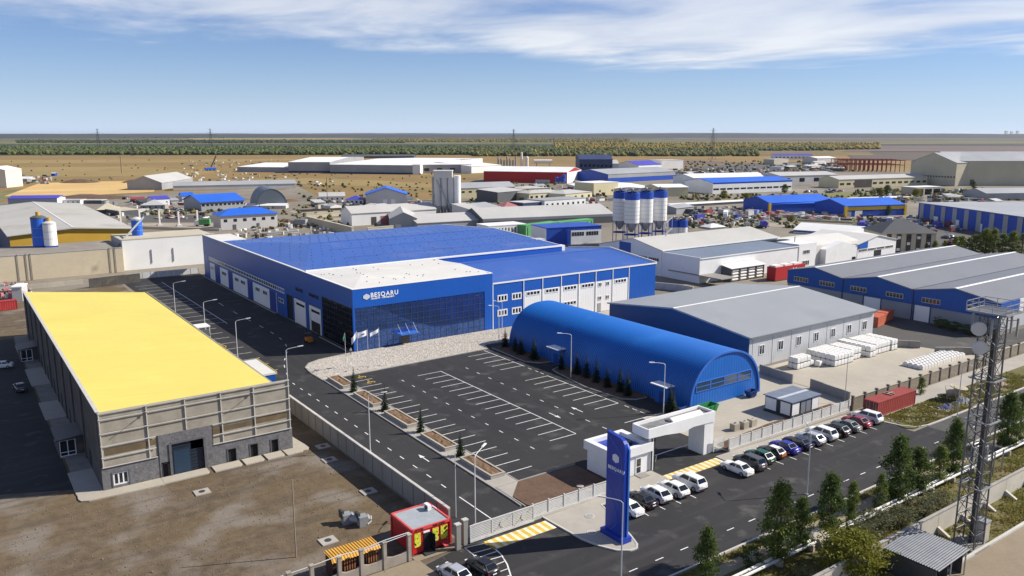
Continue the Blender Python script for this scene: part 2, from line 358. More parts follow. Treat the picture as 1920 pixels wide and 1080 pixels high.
# ------------------------------------------------------------------ land
flat('ground', [(-30000, -12000), (45000, -12000), (45000, 45000), (-30000, 45000)], -.10, 'steppe')
flat('far_plain', gp([(-900, 272), (2900, 272), (4500, 253.2), (-2600, 253.2)]), 1.0, 'far_plain')
flat('field_green', gp([(-600, 292), (1120, 290), (1050, 272), (-600, 272)]), .4, 'far_green')
flat('field_gold', gp([(1000, 291), (1640, 291), (1600, 270), (1050, 272)]), .5, 'far_gold')
flat('ploughed_field', gp([(1600, 300), (2700, 306), (2600, 266), (1560, 268)]), .45, 'plough')
flat('pale_field', gp([(80, 266), (520, 262), (500, 258.5), (120, 262)]), 1.6, 'far_gold')
flat('brown_field', gp([(1060, 266), (2300, 262), (2200, 256), (1120, 257)]), 1.7, 'plough')
flat('industrial_ground', gp([(-260, 420), (-60, 384), (300, 361), (560, 350), (640, 390), (800, 385), (860, 345), (905, 335), (1075, 322), (1300, 318), (2300, 326)]) + [(1200, -300), (-260, -300)], -.05, 'industrial_dirt')
M('sand_bright', (.72, .50, .19), .95, .25, .03, world=True, col2=(.52, .32, .12), sc2=.015, det=8, stain=((.30, .19, .11), .012, .55, .7), streak=(.004, .03, (.80, .60, .30)))
flat('sand_lot', gp([(8, 368), (75, 343), (235, 339), (296, 345), (288, 360), (110, 369)]), .05, 'sand_bright')
flat('earth_yard', [(-120, -20), (46.6, -20), (46.6, 150), (46, 284), (-60, 284), (-120, 200)], -.03, 'earth_yard')
flat('shade_sheet', [(-60, 150), (2, 124), (11.2, 119.6), (11.2, 222), (-60, 222)], -.02, 'asphalt_new')  # dark asphalt sheet painting the hall's shade darker, cut along its shadow edge
flat('road', [(-80, 56.5), (420, 56.5), (420, 64.5), (127, 64.5), (126.5, 75.4), (46, 75.4), (30, 72), (-80, 72)], -.012, 'asphalt_new')
flat('old_road', [(131, 56.52), (419, 56.52), (419, 64.45), (131, 64.45)], -.006, 'asphalt_old')
flat('car_park', [(47, 75.42), (95, 75.42), (95, 95), (104, 95), (104.5, 163.2), (72.5, 163.2), (72.5, 292), (47.1, 292)], -.008, 'asphalt')
flat('service_yard', [(104.5, 150), (190, 150), (190, 163.3), (104.5, 163.3)], -.02, 'paving')
flat('concrete_yard', [(133.6, 79), (184, 79), (178, 103), (133.6, 103)], -.006, 'concrete_pale')
flat('sandy_yard', [(95.02, 78), (133.4, 78), (133.4, 101), (104, 101), (104, 95.1), (95.02, 95.1)], -.004, 'concrete_pale')
flat('back_yard', [(178.3, 78), (420, 78), (420, 110), (205, 160), (178.3, 160)], -.014, 'asphalt_old')
flat('verge', [(-80, 39.6), (420, 39.6), (420, 56.2), (-80, 56.2)], .01, 'verge')
flat('weedy_plot', [(127.2, 66), (128, 65), (420, 64.8), (420, 71.4), (127.2, 71.4)], .10, 'verge')
flat('dirt_lane', [(-80, -200), (420, -200), (420, 39.2), (-80, 39.2)], .0, 'footpath')
flat('footpath', [(-80, 53.2), (420, 53.2), (420, 54.9), (-80, 54.9)], .024, 'footpath')
slab('pavement', [(128, 71.4), (420, 71.4), (420, 75.7), (128, 75.7)], .12, 'paving')
isl = [(58.6, 75.6), (58.8, 71.5), (59.0, 68.4), (59.6, 66.0), (60.6, 64.0), (61.8, 63.1), (62.8, 63.0), (63.5, 63.7), (64.4, 65.8), (67.0, 74.0), (79.9, 74.3), (80.2, 75.2), (80.2, 78.1), (72.6, 78.1), (72.6, 75.7)]
slab('pavement', isl, .12, 'paving')
slab('pavement', [(91.8, 74.0), (126.6, 74.0), (126.9, 75.4), (91.9, 76.2)], .12, 'paving')
slab('gravel_bed', [(58.75, 147.3), (58.6, 153.5), (59.2, 157.8), (60.9, 160.4), (64, 161.9), (72.9, 163.2), (109.5, 163.2), (108.8, 154.6), (106.1, 151.6), (100, 151.8), (98.8, 148.5), (62.5, 147.3)], .10, 'pebbles')
slab('earth_bed', [(59, 79.8), (59, 86.2), (72.6, 86.2), (72.6, 79.2), (73, 76.6), (60, 77.2)], .08, 'soil')
slab('earth_bed', [(95.6, 76.9), (128, 77.6), (128, 80.6), (110, 80.6), (95.9, 79.4)], .10, 'soil')
slab('planting_bed', [(99.9, 148.4), (99.3, 135), (101.2, 132.3), (103.2, 131.8), (104.4, 131.8), (104.4, 148.4)], .09, 'soil')
slab('planting_bed', [(103.0, 127.6), (100.4, 126.6), (99.9, 124.8), (98.3, 114), (99.1, 104.6), (101, 102.8), (103.4, 102.6), (104.4, 102.6), (104.4, 127.6)], .09, 'soil')
slab('planting_bed', [(99.6, 95.4), (99.4, 93.4), (100.6, 92.7), (103, 92.9), (103.6, 95.4)], .09, 'soil')
slab('paving_strip', [(58.3, 82.2), (62.4, 86.4), (62.3, 147.2), (58.8, 147.2)], .10, 'paving')
def kerb(pts, w=.16, h=.15, mat='kerb_white', name='kerb'):
    b = MB()
    for (x0, y0), (x1, y1) in zip(pts, pts[1:]):
        d = Vector((x1 - x0, y1 - y0)).normalized(); n = Vector((-d.y, d.x)) * w / 2; e = d * w * .45
        b.prism([(x0 - n.x - e.x, y0 - n.y - e.y), (x1 - n.x + e.x, y1 - n.y + e.y), (x1 + n.x + e.x, y1 + n.y + e.y), (x0 + n.x - e.x, y0 + n.y - e.y)], -.2, h + R.uniform(0, .004))
    return struct(name, b, MATS[mat])
kerb(isl[:12], .22, .16); kerb([(67.0, 74.0), (79.9, 74.3)], .2, .16)
kerb([(91.8, 73.95), (126.6, 73.95)], .2, .16)
kerb([(126.6, 73.6), (126.9, 70), (127.6, 67), (129, 65.3), (131.5, 64.6), (135, 64.5), (420, 64.5)], .25, .17)
kerb([(-80, 56.4), (420, 56.4)], .25, .16)
kerb([(-80, 39.4), (420, 39.4)], .35, .25)
kerb([(58.6, 147.3), (58.45, 153.5), (59.05, 157.9), (60.8, 160.55), (63.9, 162.1), (72.4, 163.3)], .16, .14, 'kerb_grey')
kerb([(58.2, 80), (58.3, 82.2), (58.7, 147.2)], .18, .16, 'kerb_grey'); kerb([(58.6, 79.6), (58.7, 86.4), (72.7, 86.4)], .16, .14, 'kerb_grey')
kerb([(62.45, 86.5), (62.4, 147.3), (98.9, 148.4)], .16, .14, 'kerb_grey')
kerb([(99.8, 148.4), (99.2, 135), (101.1, 132.2), (103.6, 131.7)], .16, .15, 'kerb_grey')
kerb([(103.0, 127.7), (100.3, 126.7), (99.8, 124.8), (98.2, 114), (99, 104.5), (100.9, 102.7), (103.4, 102.5)], .16, .15, 'kerb_grey')
kerb([(72.3, 213), (71.9, 213), (71.9, 285)], .2, .15, 'kerb_grey')
kerb([(72.3, 163.5), (71.6, 164), (71.6, 181)], .2, .15, 'kerb_grey')

M('strip_green', (.15, .165, .05), .95, .3, .03, world=True, col2=(.22, .185, .08), sc2=.02, det=8); M('yard_dark', (.075, .072, .07), .9, .3, .05, world=True, col2=(.15, .14, .125), sc2=.03, det=8); M('track_pale', (.42, .37, .29), .95, .2, .05, world=True, col2=(.30, .26, .20), sc2=.03, det=8)
M('field_straw', (.35, .245, .08), .95, .3, .002, world=True, col2=(.28, .21, .08)); M('field_olive', (.10, .12, .04), .95, .3, .003, world=True, col2=(.16, .15, .06)); M('field_mauve', (.17, .125, .11), .95, .25, .002, world=True, col2=(.12, .09, .08)); M('field_deep', (.035, .055, .045), .95, .3, .002, world=True)
for nm, px_, z_, m_ in (('grass_strip', [(1300, 377), (1490, 364), (1740, 353), (2000, 350), (2000, 358), (1740, 365), (1490, 371), (1300, 385)], .0, 'strip_green'), ('grass_strip', [(1480, 408), (1570, 411), (1640, 408), (1640, 413), (1570, 418), (1480, 414)], .0, 'strip_green'), ('dirt_track', [(1270, 420), (1420, 417), (1600, 424), (1600, 429), (1420, 424), (1270, 428)], .01, 'track_pale'),
    ('dirt_track', [(1268, 386), (1415, 378), (1415, 382), (1268, 391)], .01, 'track_pale'), ('paved_yard', [(1600, 418), (1720, 410), (1960, 440), (1960, 476), (1745, 476), (1590, 436)], .0, 'yard_dark'), ('paved_yard', [(245, 402), (420, 404), (415, 416), (235, 417)], .0, 'yard_dark'), ('dirt_track', [(240, 424), (420, 430), (560, 420), (640, 412), (640, 408), (560, 412), (410, 419), (240, 418)], .01, 'track_pale'),
    ('dirt_track', [(560, 402), (660, 396), (830, 392), (830, 388), (660, 391), (540, 396)], .01, 'track_pale'), ('paved_yard', [(1440, 306), (1570, 310), (1560, 322), (1280, 320), (1290, 312)], .1, 'yard_dark'), ('grass_strip', [(-50, 400), (15, 372), (60, 352), (20, 356), (-60, 375)], .0, 'strip_green'),
    ('grass_strip', [(440, 340), (640, 348), (800, 352), (860, 348), (700, 338), (520, 333)], .02, 'field_straw'), ('paved_yard', [(960, 396), (1130, 385), (1150, 398), (985, 402)], .0, 'yard_dark'), ('dirt_track', [(1060, 330), (1090, 318), (1130, 330), (1120, 345), (1080, 345)], .05, 'track_pale'),
    ('dry_field', [(-300, 316), (240, 312), (420, 322), (300, 330), (-300, 332)], -.06, 'field_straw'), ('dry_field', [(-300, 301), (640, 298), (420, 304), (-300, 308)], -.06, 'field_straw'), ('brown_field', [(1290, 309), (1440, 306), (1300, 301), (1220, 305)], .1, 'field_mauve'),
    ('far_field', [(-500, 272.5), (2300, 272.5), (2300, 270.5), (-500, 270.5)], 1.2, 'field_deep'), ('far_field', [(330, 262), (700, 262), (640, 259), (360, 259)], 2, 'field_straw'), ('far_field', [(-500, 262.5), (600, 261), (600, 263.2), (-500, 265)], 1.9, 'field_olive'), ('far_field', [(900, 269), (1240, 267), (1240, 262), (900, 263)], 1.9, 'field_olive'), ('far_field', [(1250, 261.5), (2300, 262), (2300, 257), (1300, 257)], 2.1, 'field_mauve'), ('far_field', [(1580, 284), (2300, 288), (2300, 276), (1640, 274)], 1.3, 'field_mauve'), ('far_field', [(1120, 262), (1480, 265), (1480, 267.5), (1100, 265)], 2.2, 'field_olive'), ('far_field', [(560, 258.6), (1100, 258.4), (1100, 256.6), (560, 256.8)], 2.3, 'field_deep')):
    flat(nm, gp(px_), z_, m_)
# ------------------------------------------------------------------ painted markings (flat paint, 4 mm over the asphalt)
class Paint(MB):
    z = .004
    def r(s, u0, v0, u1, v1): return s.add([(u0, v0, s.z), (u1, v0, s.z), (u1, v1, s.z), (u0, v1, s.z)], [(0, 1, 2, 3)])
    def ln(s, p, q, w=.15):
        d = (Vector(q) - Vector(p)).normalized() * w / 2
        return s.add([(p[0] + d.y, p[1] - d.x, s.z), (q[0] + d.y, q[1] - d.x, s.z), (q[0] - d.y, q[1] + d.x, s.z), (p[0] - d.y, p[1] + d.x, s.z)], [(0, 1, 2, 3)])
    def arrow(s, u, v, d):
        s.r(u - .09, min(v, v + d * 1.9), u + .09, max(v, v + d * 1.9)); t = v + d * 1.95
        return s.add([(u - .38, t, s.z), (u + .38, t, s.z), (u, t + d * 1.35, s.z)], [(0, 1, 2)])
b = Paint(); hw = .075
b.r(80.85, 95.9, 81.0, 139.4)
for k in range(15): b.r(75.5, 139.25 - 3.095 * k - hw, 80.85, 139.25 - 3.095 * k + hw)
for k in range(17): b.r(62.7, 89.6 + 3.075 * k - hw, 67.2, 89.6 + 3.075 * k + hw)
b.r(63.4, 142.9 - hw, 67.2, 142.9 + hw)
b.r(97.12, 132.3, 97.27, 147.7)
for k in range(5): b.r(91.5, 133.0 + 3.1 * k - hw, 97.12, 133.0 + 3.1 * k + hw)
b.r(96.87, 103.1, 97.02, 124.2)
for k in range(8): b.r(91.3, 103.2 + 2.97 * k - hw, 96.87, 103.2 + 2.97 * k + hw)
b.r(96.4, 91.5, 96.55, 95.1); b.r(90.9, 94.95, 96.4, 95.1)
for v in (130.2, 127.9, 126, 101, 99, 97): b.r(96.95, v - .6, 97.1, v + .6)
for k in range(11): b.r(71.42, 138.0 - 4.28 * k - .55, 71.58, 138.0 - 4.28 * k + .55); b.r(86.42, 138.0 - 4.28 * k - .55, 86.58, 138.0 - 4.28 * k + .55)
for k in range(15): b.r(53.02, 148.6 - 4.1 * k - .65, 53.18, 148.6 - 4.1 * k + .65)
b.r(53.0, 79.0, 53.16, 87.0)
b.arrow(88.65, 103.3, 1); b.arrow(83.55, 106.4, -1); b.arrow(55.7, 99.8, 1)
cur = gp([(402, 563), (430, 580), (455, 594), (480, 607), (502, 619), (520, 630), (533, 641), (540, 655), (536, 668), (532, 680), (535, 695), (542, 710)])
for i, p in enumerate(cur[:-1]):
    q = cur[i + 1]; a = Vector(p); c = Vector(q); b.ln(tuple(a.lerp(c, .3)), tuple(a.lerp(c, .62)), .17)
for k in range(8): b.r(61.0, 0, 61.0, 0) if False else None
for k in range(22): v = 160 + 5.6 * k; b.r(48.8, v - hw, 53.9, v + hw) if v < 206 else b.r(48.8, v - hw, 57.7, v + hw)
b.r(57.62, 208.3, 57.8, 281.6)
for u in (70.0, 73.0, 75.95, 78.85): b.r(u - hw, 68.3, u + hw, 73.6)
for k in range(10): u = 94.9 + 3.1 * k; b.r(u - hw, 68.5, u + hw, 73.6)
for k in range(-12, 30): u = 59.2 + 4.12 * k; b.r(u - .65, 59.78, u + .65, 59.92)
ht = gp([(871, 1027), (895, 1046)]); b.ln(ht[0], ht[1], .12)
arc = gp([(908, 1019), (925, 1026), (940, 1040), (951, 1058), (958, 1080), (960, 1105)])
for p, q in zip(arc, arc[1:]): b.ln(p, q, .16)
b.ln(ht[0], arc[0], .14)
for x0, y0, x1, y1 in ((884, 1038, 921, 1028), (895, 1046, 931, 1034), (912, 1051, 941, 1043), (922, 1062, 947, 1052), (928, 1075, 953, 1066), (930, 1090, 957, 1078)): b.ln(*gp([(x0, y0), (x1, y1)]), .14)
struct('road_marking', b, MATS['paint_white'])
y = Paint(); w_ = Paint(); w_.z = .005
for u0, u1, v0, v1, n in ((49.0, 58.4, 72.6, 74.9, 9), (80.1, 91.7, 74.0, 76.0, 11)):
    s = (u1 - u0) / (2 * n)
    for k in range(n): y.r(u0 + 2 * k * s, v0, u0 + (2 * k + 1) * s - .01, v1); w_.r(u0 + (2 * k + 1) * s, v0, u0 + (2 * k + 2) * s - .01, v1)
for v in (145.0, 140.8):                                # wheelchair signs on two bays
    n = 14; cu = 65.9
    for i in range(n):
        if 9 < i < 12: continue
        a0, a1 = 2 * math.pi * i / n, 2 * math.pi * (i + 1) / n
        y.ln((cu + .75 * math.cos(a0), v - .1 + .5 * math.sin(a0)), (cu + .75 * math.cos(a1), v - .1 + .5 * math.sin(a1)), .2)
    y.ln((cu - .1, v), (cu - .1, v + .9), .2); y.ln((cu - .1, v + .45), (cu + .5, v + .45), .16); y.ln((cu - .1, v + .1), (cu + .9, v + .1), .18); y.r(cu - .25, v + 1.0, cu + .1, v + 1.3)
struct('crossing_marking', y, MATS['paint_yellow']); struct('crossing_marking', w_, MATS['paint_cream'])
# ================================================================== large buildings near the camera
def text_part(name, body, size, parent, loc, rx=math.pi / 2, rz=0, mat='letter_white', ext=.06, bold=.0, ax='LEFT'):
    """raised lettering, one mesh per letter"""
    f = OFF.get(parent.name, (0, 0, 0)); x = 0.0
    for ch in body:
        c = bpy.data.curves.new('letter', 'FONT'); c.body = ch; c.size = size; c.extrude = ext; c.offset = bold; c.resolution_u = 3
        o = bpy.data.objects.new('letter', c); COL.objects.link(o); dg = bpy.context.evaluated_depsgraph_get(); dg.update()
        me = bpy.data.meshes.new_from_object(o.evaluated_get(dg)); bpy.data.objects.remove(o); me.name = 'letter'
        me.materials.clear(); me.materials.append(MATS[mat]); xs = [v.co.x for v in me.vertices]; lo, hi = min(xs), max(xs)
        q = x - lo; l = link('letter', me, parent); l.location = (loc[0] - f[0] + q * math.cos(rz), loc[1] - f[1] + q * math.sin(rz), loc[2] - f[2]); l.rotation_euler = (rx, 0, rz)
        x += hi - lo + size * .11
def hexlogo(parent, u, v, z, s, mat='letter_white', face='S'):
    """emblem: upright bars stepped into a hexagon"""
    for i in range(6):
        x = (i - 2.5) * .3 * s; hh = (.55 + .45 * (1 - abs(i - 2.5) / 2.5)) * s * .95; sl = .16 * s * (1 if i < 3 else -1)
        b = MB(); x0, x1 = x - .1 * s, x + .1 * s
        lo0, lo1 = z - hh + (sl if i < 3 else 0), z - hh + (0 if i < 3 else -sl)
        P = [(x0, z - hh * .9 + max(sl, 0)), (x1, z - hh * .9 + max(-sl, 0)), (x1, z + hh * .9 - max(-sl, 0)), (x0, z + hh * .9 - max(sl, 0))]
        if face == 'S': b.ext([(u + a, c) for a, c in P], 'y', v - .1, v)
        part('emblem_bar', b, MATS[mat], parent)

# ---- main blue hall (u 72.7-167, v 163-285)
U0, V0, TOP = 72.7, 163.4, 14.25
H = thing('factory_hall', 'large bright blue factory hall with dark glass front and lettering on its fascia', 'factory', (U0, V0, 0))
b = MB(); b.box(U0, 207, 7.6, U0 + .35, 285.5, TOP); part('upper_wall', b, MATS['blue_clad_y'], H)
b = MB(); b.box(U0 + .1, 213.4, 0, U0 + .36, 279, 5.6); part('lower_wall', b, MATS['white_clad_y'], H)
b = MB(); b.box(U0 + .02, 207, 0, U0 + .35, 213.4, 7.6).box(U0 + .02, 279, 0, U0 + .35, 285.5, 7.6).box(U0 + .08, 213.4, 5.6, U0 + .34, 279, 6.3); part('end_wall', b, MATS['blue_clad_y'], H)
b = MB(); b.box(U0 - .05, V0, 9.95, U0 + .35, 206.9, TOP).box(U0 - .05, 182, 6.6, U0 + .35, 206.9, 9.95).box(U0 - .05, 199.7, 0, U0 + .35, 200.9, 6.6).box(U0 - .05, 205.3, 0, U0 + .35, 206.9, 6.6).box(U0 - .05, 189.6, 0, U0 + .35, 191.9, 6.6).box(U0 - .05, 181.1, 0, U0 + .35, 182, 9.95)
part('gate_wall', b, MATS['blue_clad_y'], H)
b = MB(); b.box(U0 + .25, 200.9, 0, U0 + .32, 205.3, 6.6); part('recess', b, MATS['void_dark'], H)
rib = link('ribbon_window', None, H); OFF[rib.name] = OFF[H.name]
pm = MB().box(0, 0, 0, .1, 1.25, .85).mesh('pane', MATS['window_glass'])
part('sill', MB().box(U0 - .04, 207, 6.3, U0 + .3, 279, 6.5).box(U0 - .04, 207, 7.42, U0 + .3, 279, 7.59), MATS['white_frame'], rib)
mm_ = MB().box(0, 0, 0, .28, .2, .92).mesh('mullion', MATS['white_frame'])
for k in range(49): piece('mullion', mm_, rib, (U0 - .03, 207.0 + 1.5 * k, 6.5))
for k in range(48): piece('pane', pm, rib, (U0 + .03, 207.22 + 1.5 * k, 6.53))
for v1, v0 in ((272.4, 267.2), (257.6, 253.4), (238.3, 233.8), (218.9, 214.0)):
    d = part('gate_door', MB().box(U0 - .02, v0 + .3, 0, U0 + .2, v1 - .3, 5.5), MATS['door_blue'], H)
    part('door_frame', MB().box(U0 - .06, v0, 0, U0 + .12, v0 + .28, 5.75).box(U0 - .06, v1 - .28, 0, U0 + .12, v1, 5.75).box(U0 - .06, v0 + .28, 5.52, U0 + .12, v1 - .28, 5.75), MATS['blue_clad_y'], d)
for v1, w in ((277.5, 3.6), (264.4, 4.4), (250.9, 3.8), (244.9, 4.2), (231.1, 3.8), (224.7, 3.7), (211.6, 3.8)): window(H, U0 + .04, v1, 3.45, w, 1.2, 3, 1, 'W')
for v1, w in ((198.2, 4.8), (189.2, 6.2)): window(H, U0 - .05, v1, 8.6, w, 1.15, 3, 1, 'W', MATS['blue_clad_y'])
for v1, v0, op in ((199.6, 192.0, 0), (189.4, 182.1, 2.6)):
    g = part('gate_door', MB().box(U0 + .1, v0 + .5, op, U0 + .2, v1 - .5, 5.9), MATS['white_clad_y'], H)
    part('door_frame', MB().box(U0 - .12, v0 + .02, 0, U0 + .2, v0 + .5, 6.4).box(U0 - .12, v1 - .5, 0, U0 + .2, v1 - .02, 6.4).box(U0 - .12, v0 + .5, 5.92, U0 + .2, v1 - .5, 6.4), MATS['white_trim'], g)
    part('door_window', MB().box(U0 + .05, v0 + 1, 4.9, U0 + .11, v1 - 1, 5.5), MATS['window_glass'], g)
    if op: part('opening', MB().box(U0 + .22, v0 + .5, 0, U0 + .3, v1 - .5, op), MATS['void_dark'], g)
# fascia and glazed corner
part('fascia', MB().box(U0 - .06, V0 - .1, 9.95, 110.0, V0 + .4, TOP - .02).box(107.7, V0 - .1, 0, 110.0, V0 + .4, 9.95), MATS['blue_clad'], H)
part('corner_post', MB().box(U0 - .08, V0 - .12, 0, U0 + .35, V0 + .3, 9.94), MATS['blue_clad'], H)
cw = link('curtain_wall', None, H); OFF[cw.name] = OFF[H.name]
nc, nr = 22, 7; gw = (107.7 - 73.05) / nc; gh = 9.9 / nr
b = MB()
for i in range(nc + 1): b.box(73.05 + i * gw - .045, V0 - .05, .02, 73.05 + i * gw + .045, V0 + .12, 9.92)
for j in range(nr + 1): b.box(73.1, V0 - .045, j * gh - .04, 107.65, V0 + .115, j * gh + .04)
part('mullion', b, M('mullion_grey', (.05, .06, .11), .5, .1, 1), cw)
pm = MB().box(0, 0, 0, gw - .09, .06, gh - .08).mesh('pane', MATS['blue_glass'])
for i in range(nc):
    for j in range(nr):
        o = piece('pane', pm, cw, (73.05 + i * gw + .045, V0 + R.uniform(-.0, .008), j * gh + .04)); o.rotation_euler = (R.uniform(-.0015, .0015), 0, R.uniform(-.002, .002))
cs = link('side_glazing', None, H); OFF[cs.name] = OFF[H.name]
n2 = 12; gw2 = (181 - V0 - .4) / n2
b = MB()
for i in range(n2 + 1): b.box(U0 - .03, V0 + .35 + i * gw2 - .04, .02, U0 + .1, V0 + .35 + i * gw2 + .04, 9.92)
for j in range(nr + 1): b.box(U0 - .025, V0 + .35, j * gh - .04, U0 + .095, 181, j * gh + .04)
part('mullion', b, M('mullion_dark', (.02, .022, .03), .5, .1, 1), cs)
pm2 = MB().box(0, 0, 0, .06, gw2 - .08, gh - .08).mesh('pane', MATS['black_glass'])
for i in range(n2):
    for j in range(nr): piece('pane', pm2, cs, (U0 + .01, V0 + .39 + i * gw2, j * gh + .04))
cn = part('entrance_canopy', MB().box(83.2, 160.9, 2.75, 88.0, V0 - .06, 2.95), MATS['sign_blue_lite'], H)
for u in (83.6, 85.6, 87.6): part('canopy_rod', MB().tube((u, 161.2, 2.95), (u, V0 - .06, 4.9), .04), MATS['white_pole'], cn)
part('entrance_door', MB().box(84.4, V0 - .09, .1, 86.7, V0 - .052, 2.7), MATS['window_glass'], H)
# roofs
part('entrance_roof', MB().add([(U0 + .4, V0 + .45, TOP - .25), (109.6, V0 + .45, TOP - .25), (109.6, 191.3, TOP - .25), (U0 + .4, 191.3, TOP - .25), (U0 + .4, V0 + .45, TOP), (109.6, V0 + .45, TOP), (109.6, 191.3, TOP), (U0 + .4, 191.3, TOP), (U0 + 9, 177.5, TOP + .7), (109.6, 177.5, TOP + .7)], [(0, 3, 2, 1), (4, 5, 9, 8), (6, 7, 8, 9), (7, 4, 8), (0, 1, 5, 4), (1, 2, 6, 9, 5), (2, 3, 7, 6), (3, 0, 4, 7)]), MATS['white_roof'], H)
part('parapet_cap', MB().box(U0 - .12, V0 - .16, TOP, U0 + .42, 192.2, TOP + .12).box(U0 - .1, 192.2, TOP - .01, U0 + .4, 285.6, TOP + .17).box(U0 + .42, V0 - .16, TOP - .02, 110.1, V0 + .42, TOP + .10).box(109.6, V0 + .42, TOP - .3, 110.1, 192, TOP + .14).box(U0 + .42, 191.5, TOP - .05, 155, 192.3, TOP + .35), MATS['white_trim'], H)
part('front_wall', MB().box(110.1, 191.7, 8, 155, 192.25, TOP - .06).box(U0 + .36, 191.7, TOP - .4, 110.1, 192.2, TOP - .06), MATS['blue_clad'], H)
RZ = 16.3; vs = (192.3, 228.2, 264)
part('hall_roof', MB().add([(U0 + .4, 192.3, TOP), (155, 192.3, TOP), (155, 264, TOP), (U0 + .4, 264, TOP), (U0 + .4, 192.3, TOP + .05), (155, 192.3, TOP + .22), (155, 264, TOP + .22), (U0 + .4, 264, TOP + .05), (U0 + 16, 228.2, RZ), (155, 228.2, RZ)], [(0, 3, 2, 1), (4, 5, 9, 8), (6, 7, 8, 9), (7, 4, 8), (0, 1, 5, 4), (1, 2, 6, 9, 5), (2, 3, 7, 6), (3, 0, 4, 7)]), MATS['blue_roof'], H)
part('roof_seam', (lambda q: [q.ext([(v - .12, TOP + .24 + (RZ - TOP - .22) * (v - 192.3) / 35.9), (v + .12, TOP + .25 + (RZ - TOP - .22) * (v - 192.3) / 35.9), (v + .12, TOP + .29 + (RZ - TOP - .22) * (v - 192.3) / 35.9), (v - .12, TOP + .28 + (RZ - TOP - .22) * (v - 192.3) / 35.9)], 'x', U0 + 17, 154.9) for v in (204.5, 216.5)] and q)(MB()), M('seam_blue', (.12, .2, .55), .5, .1, 1), H)
part('ridge_cap', MB().ext([(227.9, RZ - .01), (228.5, RZ - .01), (228.2, RZ + .06)], 'x', U0 + 16, 155), MATS['blue_roof_dark'], H)
g = [(192.3, TOP - .2), (192.3, TOP + .32), (228.2, RZ + .14), (264, TOP + .32), (264, TOP - .2), (228.2, RZ - .4)]
part('gable_trim', MB().ext(g, 'x', 154.95, 155.3), MATS['white_trim'], H)
part('east_wall', MB().ext([(203.2, 0), (264, 0), (264, TOP - .22), (228.2, RZ - .45), (192.3, TOP - .22), (192.3, 12.9), (203.2, 12)], 'x', 154.6, 154.9), MATS['blue_clad_y'], H)
part('rear_wall', MB().box(U0 + .36, 263.4, 0, 155, 263.9, TOP - .02), MATS['blue_clad'], H)
part('annex', MB().box(U0 + .36, 264.1, 0, 118, 285.3, 7.5), MATS['white_plain'], H)
part('annex_roof', MB().ext([(264.1, TOP - .5), (285.3, 13.3), (285.3, TOP - .2), (264.1, TOP - .2)], 'x', U0 + .36, 82), MATS['white_roof'], H)
sg = MB()                                              # little dark snow guards standing all over the two roofs
for j in range(17):
    for i in range(26):
        u = U0 + 3 + 3.1 * i + (1.5 if j % 2 else 0) + R.uniform(-.35, .35); v = 194 + 4.1 * j + R.uniform(-.25, .25)
        t = abs(v - 228.2) / 35.9; z = TOP + .22 + (RZ - TOP - .22) * (1 - t); z = min(z, TOP + .05 + (RZ - TOP) * max(0, u - U0 - .4) / 15.6)
        if u < 154 and R.random() < .8: sg.box(u, v, z - .02, u + .22, v + .1, z + .11)
for k in range(34):
    u = R.uniform(U0 + 1.5, 108.5); v = R.uniform(V0 + 1.5, 189); z = TOP + .7 * min(1 - abs(v - 177.5) / 14.1, (u - U0 - .4) / 8.6); sg.box(u, v, z - .02, u + .25, v + .12, z + .14)
part('snow_guard', sg, M('guard_blue', (.035, .05, .10), .6, .1, 1), H, kind='stuff')
# right-hand wing
part('wing_wall', MB().box(110.15, V0 + .05, 0, 120.0, V0 + .45, 11.5).box(120.0, V0 + .05, 8.55, 156.5, V0 + .45, 11.5).box(156.5, V0 + .05, 0, 166.9, V0 + .45, 11.5), MATS['blue_clad'], H)
part('wing_panel', MB().box(120.0, V0 + .06, 0, 156.5, V0 + .44, 8.55), MATS['white_clad'], H)
part('wing_end_wall', MB().ext([(V0 + .45, 0), (203, 0), (203, 11.6), (183.2, 13.6), (V0 + .45, 11.5)], 'x', 166.5, 166.88), MATS['blue_clad_y'], H)
part('wing_roof', MB().ext([(V0, 11.5), (191.68, 11.5), (191.68, 12.75), (183.2, 13.7), (V0, 11.62)], 'x', 110.15, 155.4).ext([(V0, 11.5), (203, 11.5), (203, 11.62), (183.2, 13.7), (V0, 11.62)], 'x', 155.4, 166.5), MATS['blue_roof'], H)
part('wing_ridge', MB().ext([(182.9, 13.68), (183.5, 13.64), (183.2, 13.76)], 'x', 110.2, 166.5), MATS['blue_roof_dark'], H)
part('wing_trim', MB().box(110.15, V0 - .12, 11.4, 167.1, V0 + .02, 11.78).ext([(V0 - .1, 11.3), (V0 - .1, 12.0), (183.2, 14.1), (203.1, 12.0), (203.1, 11.3), (183.2, 13.4)], 'x', 166.9, 167.2), MATS['white_trim'], H)
for u in (110.2, 119.7, 125.8, 132, 138.1, 144.1, 150.3, 156.4):
    part('downpipe', MB().box(u - .1, V0 - .1, 0, u + .1, V0 + .04, 11.39), MATS['white_trim'], H)
for u in (111.6, 116.0):
    for z in (3.0, 6.75): window(H, u, V0 + .05, z, 3.05, 1.75, 3, 1, 'S', fw=.3)
for u in (120.6, 126.7, 132.9, 139.0, 151.1): window(H, u, V0 + .06, 7.25, 4.4, 1.15, 4, 1, 'S', fw=.2)
for u in (120.6, 126.7, 132.9): window(H, u, V0 + .06, 3.1, 4.4, 1.15, 4, 1, 'S', fw=.2)
for u in (145, 147.8):
    for z in (3.2, 7.0): window(H, u, V0 + .06, z, 1.25, 1.15, 2, 1, 'S')
part('side_door', MB().box(144.9, V0 - .02, .1, 146.1, V0 + .055, 2.4), MATS['grey_metal'], H)
part('roof_unit', MB().box(154.0, 203.5, 12, 157.6, 206.5, 15.2), MATS['grey_clad'], H)
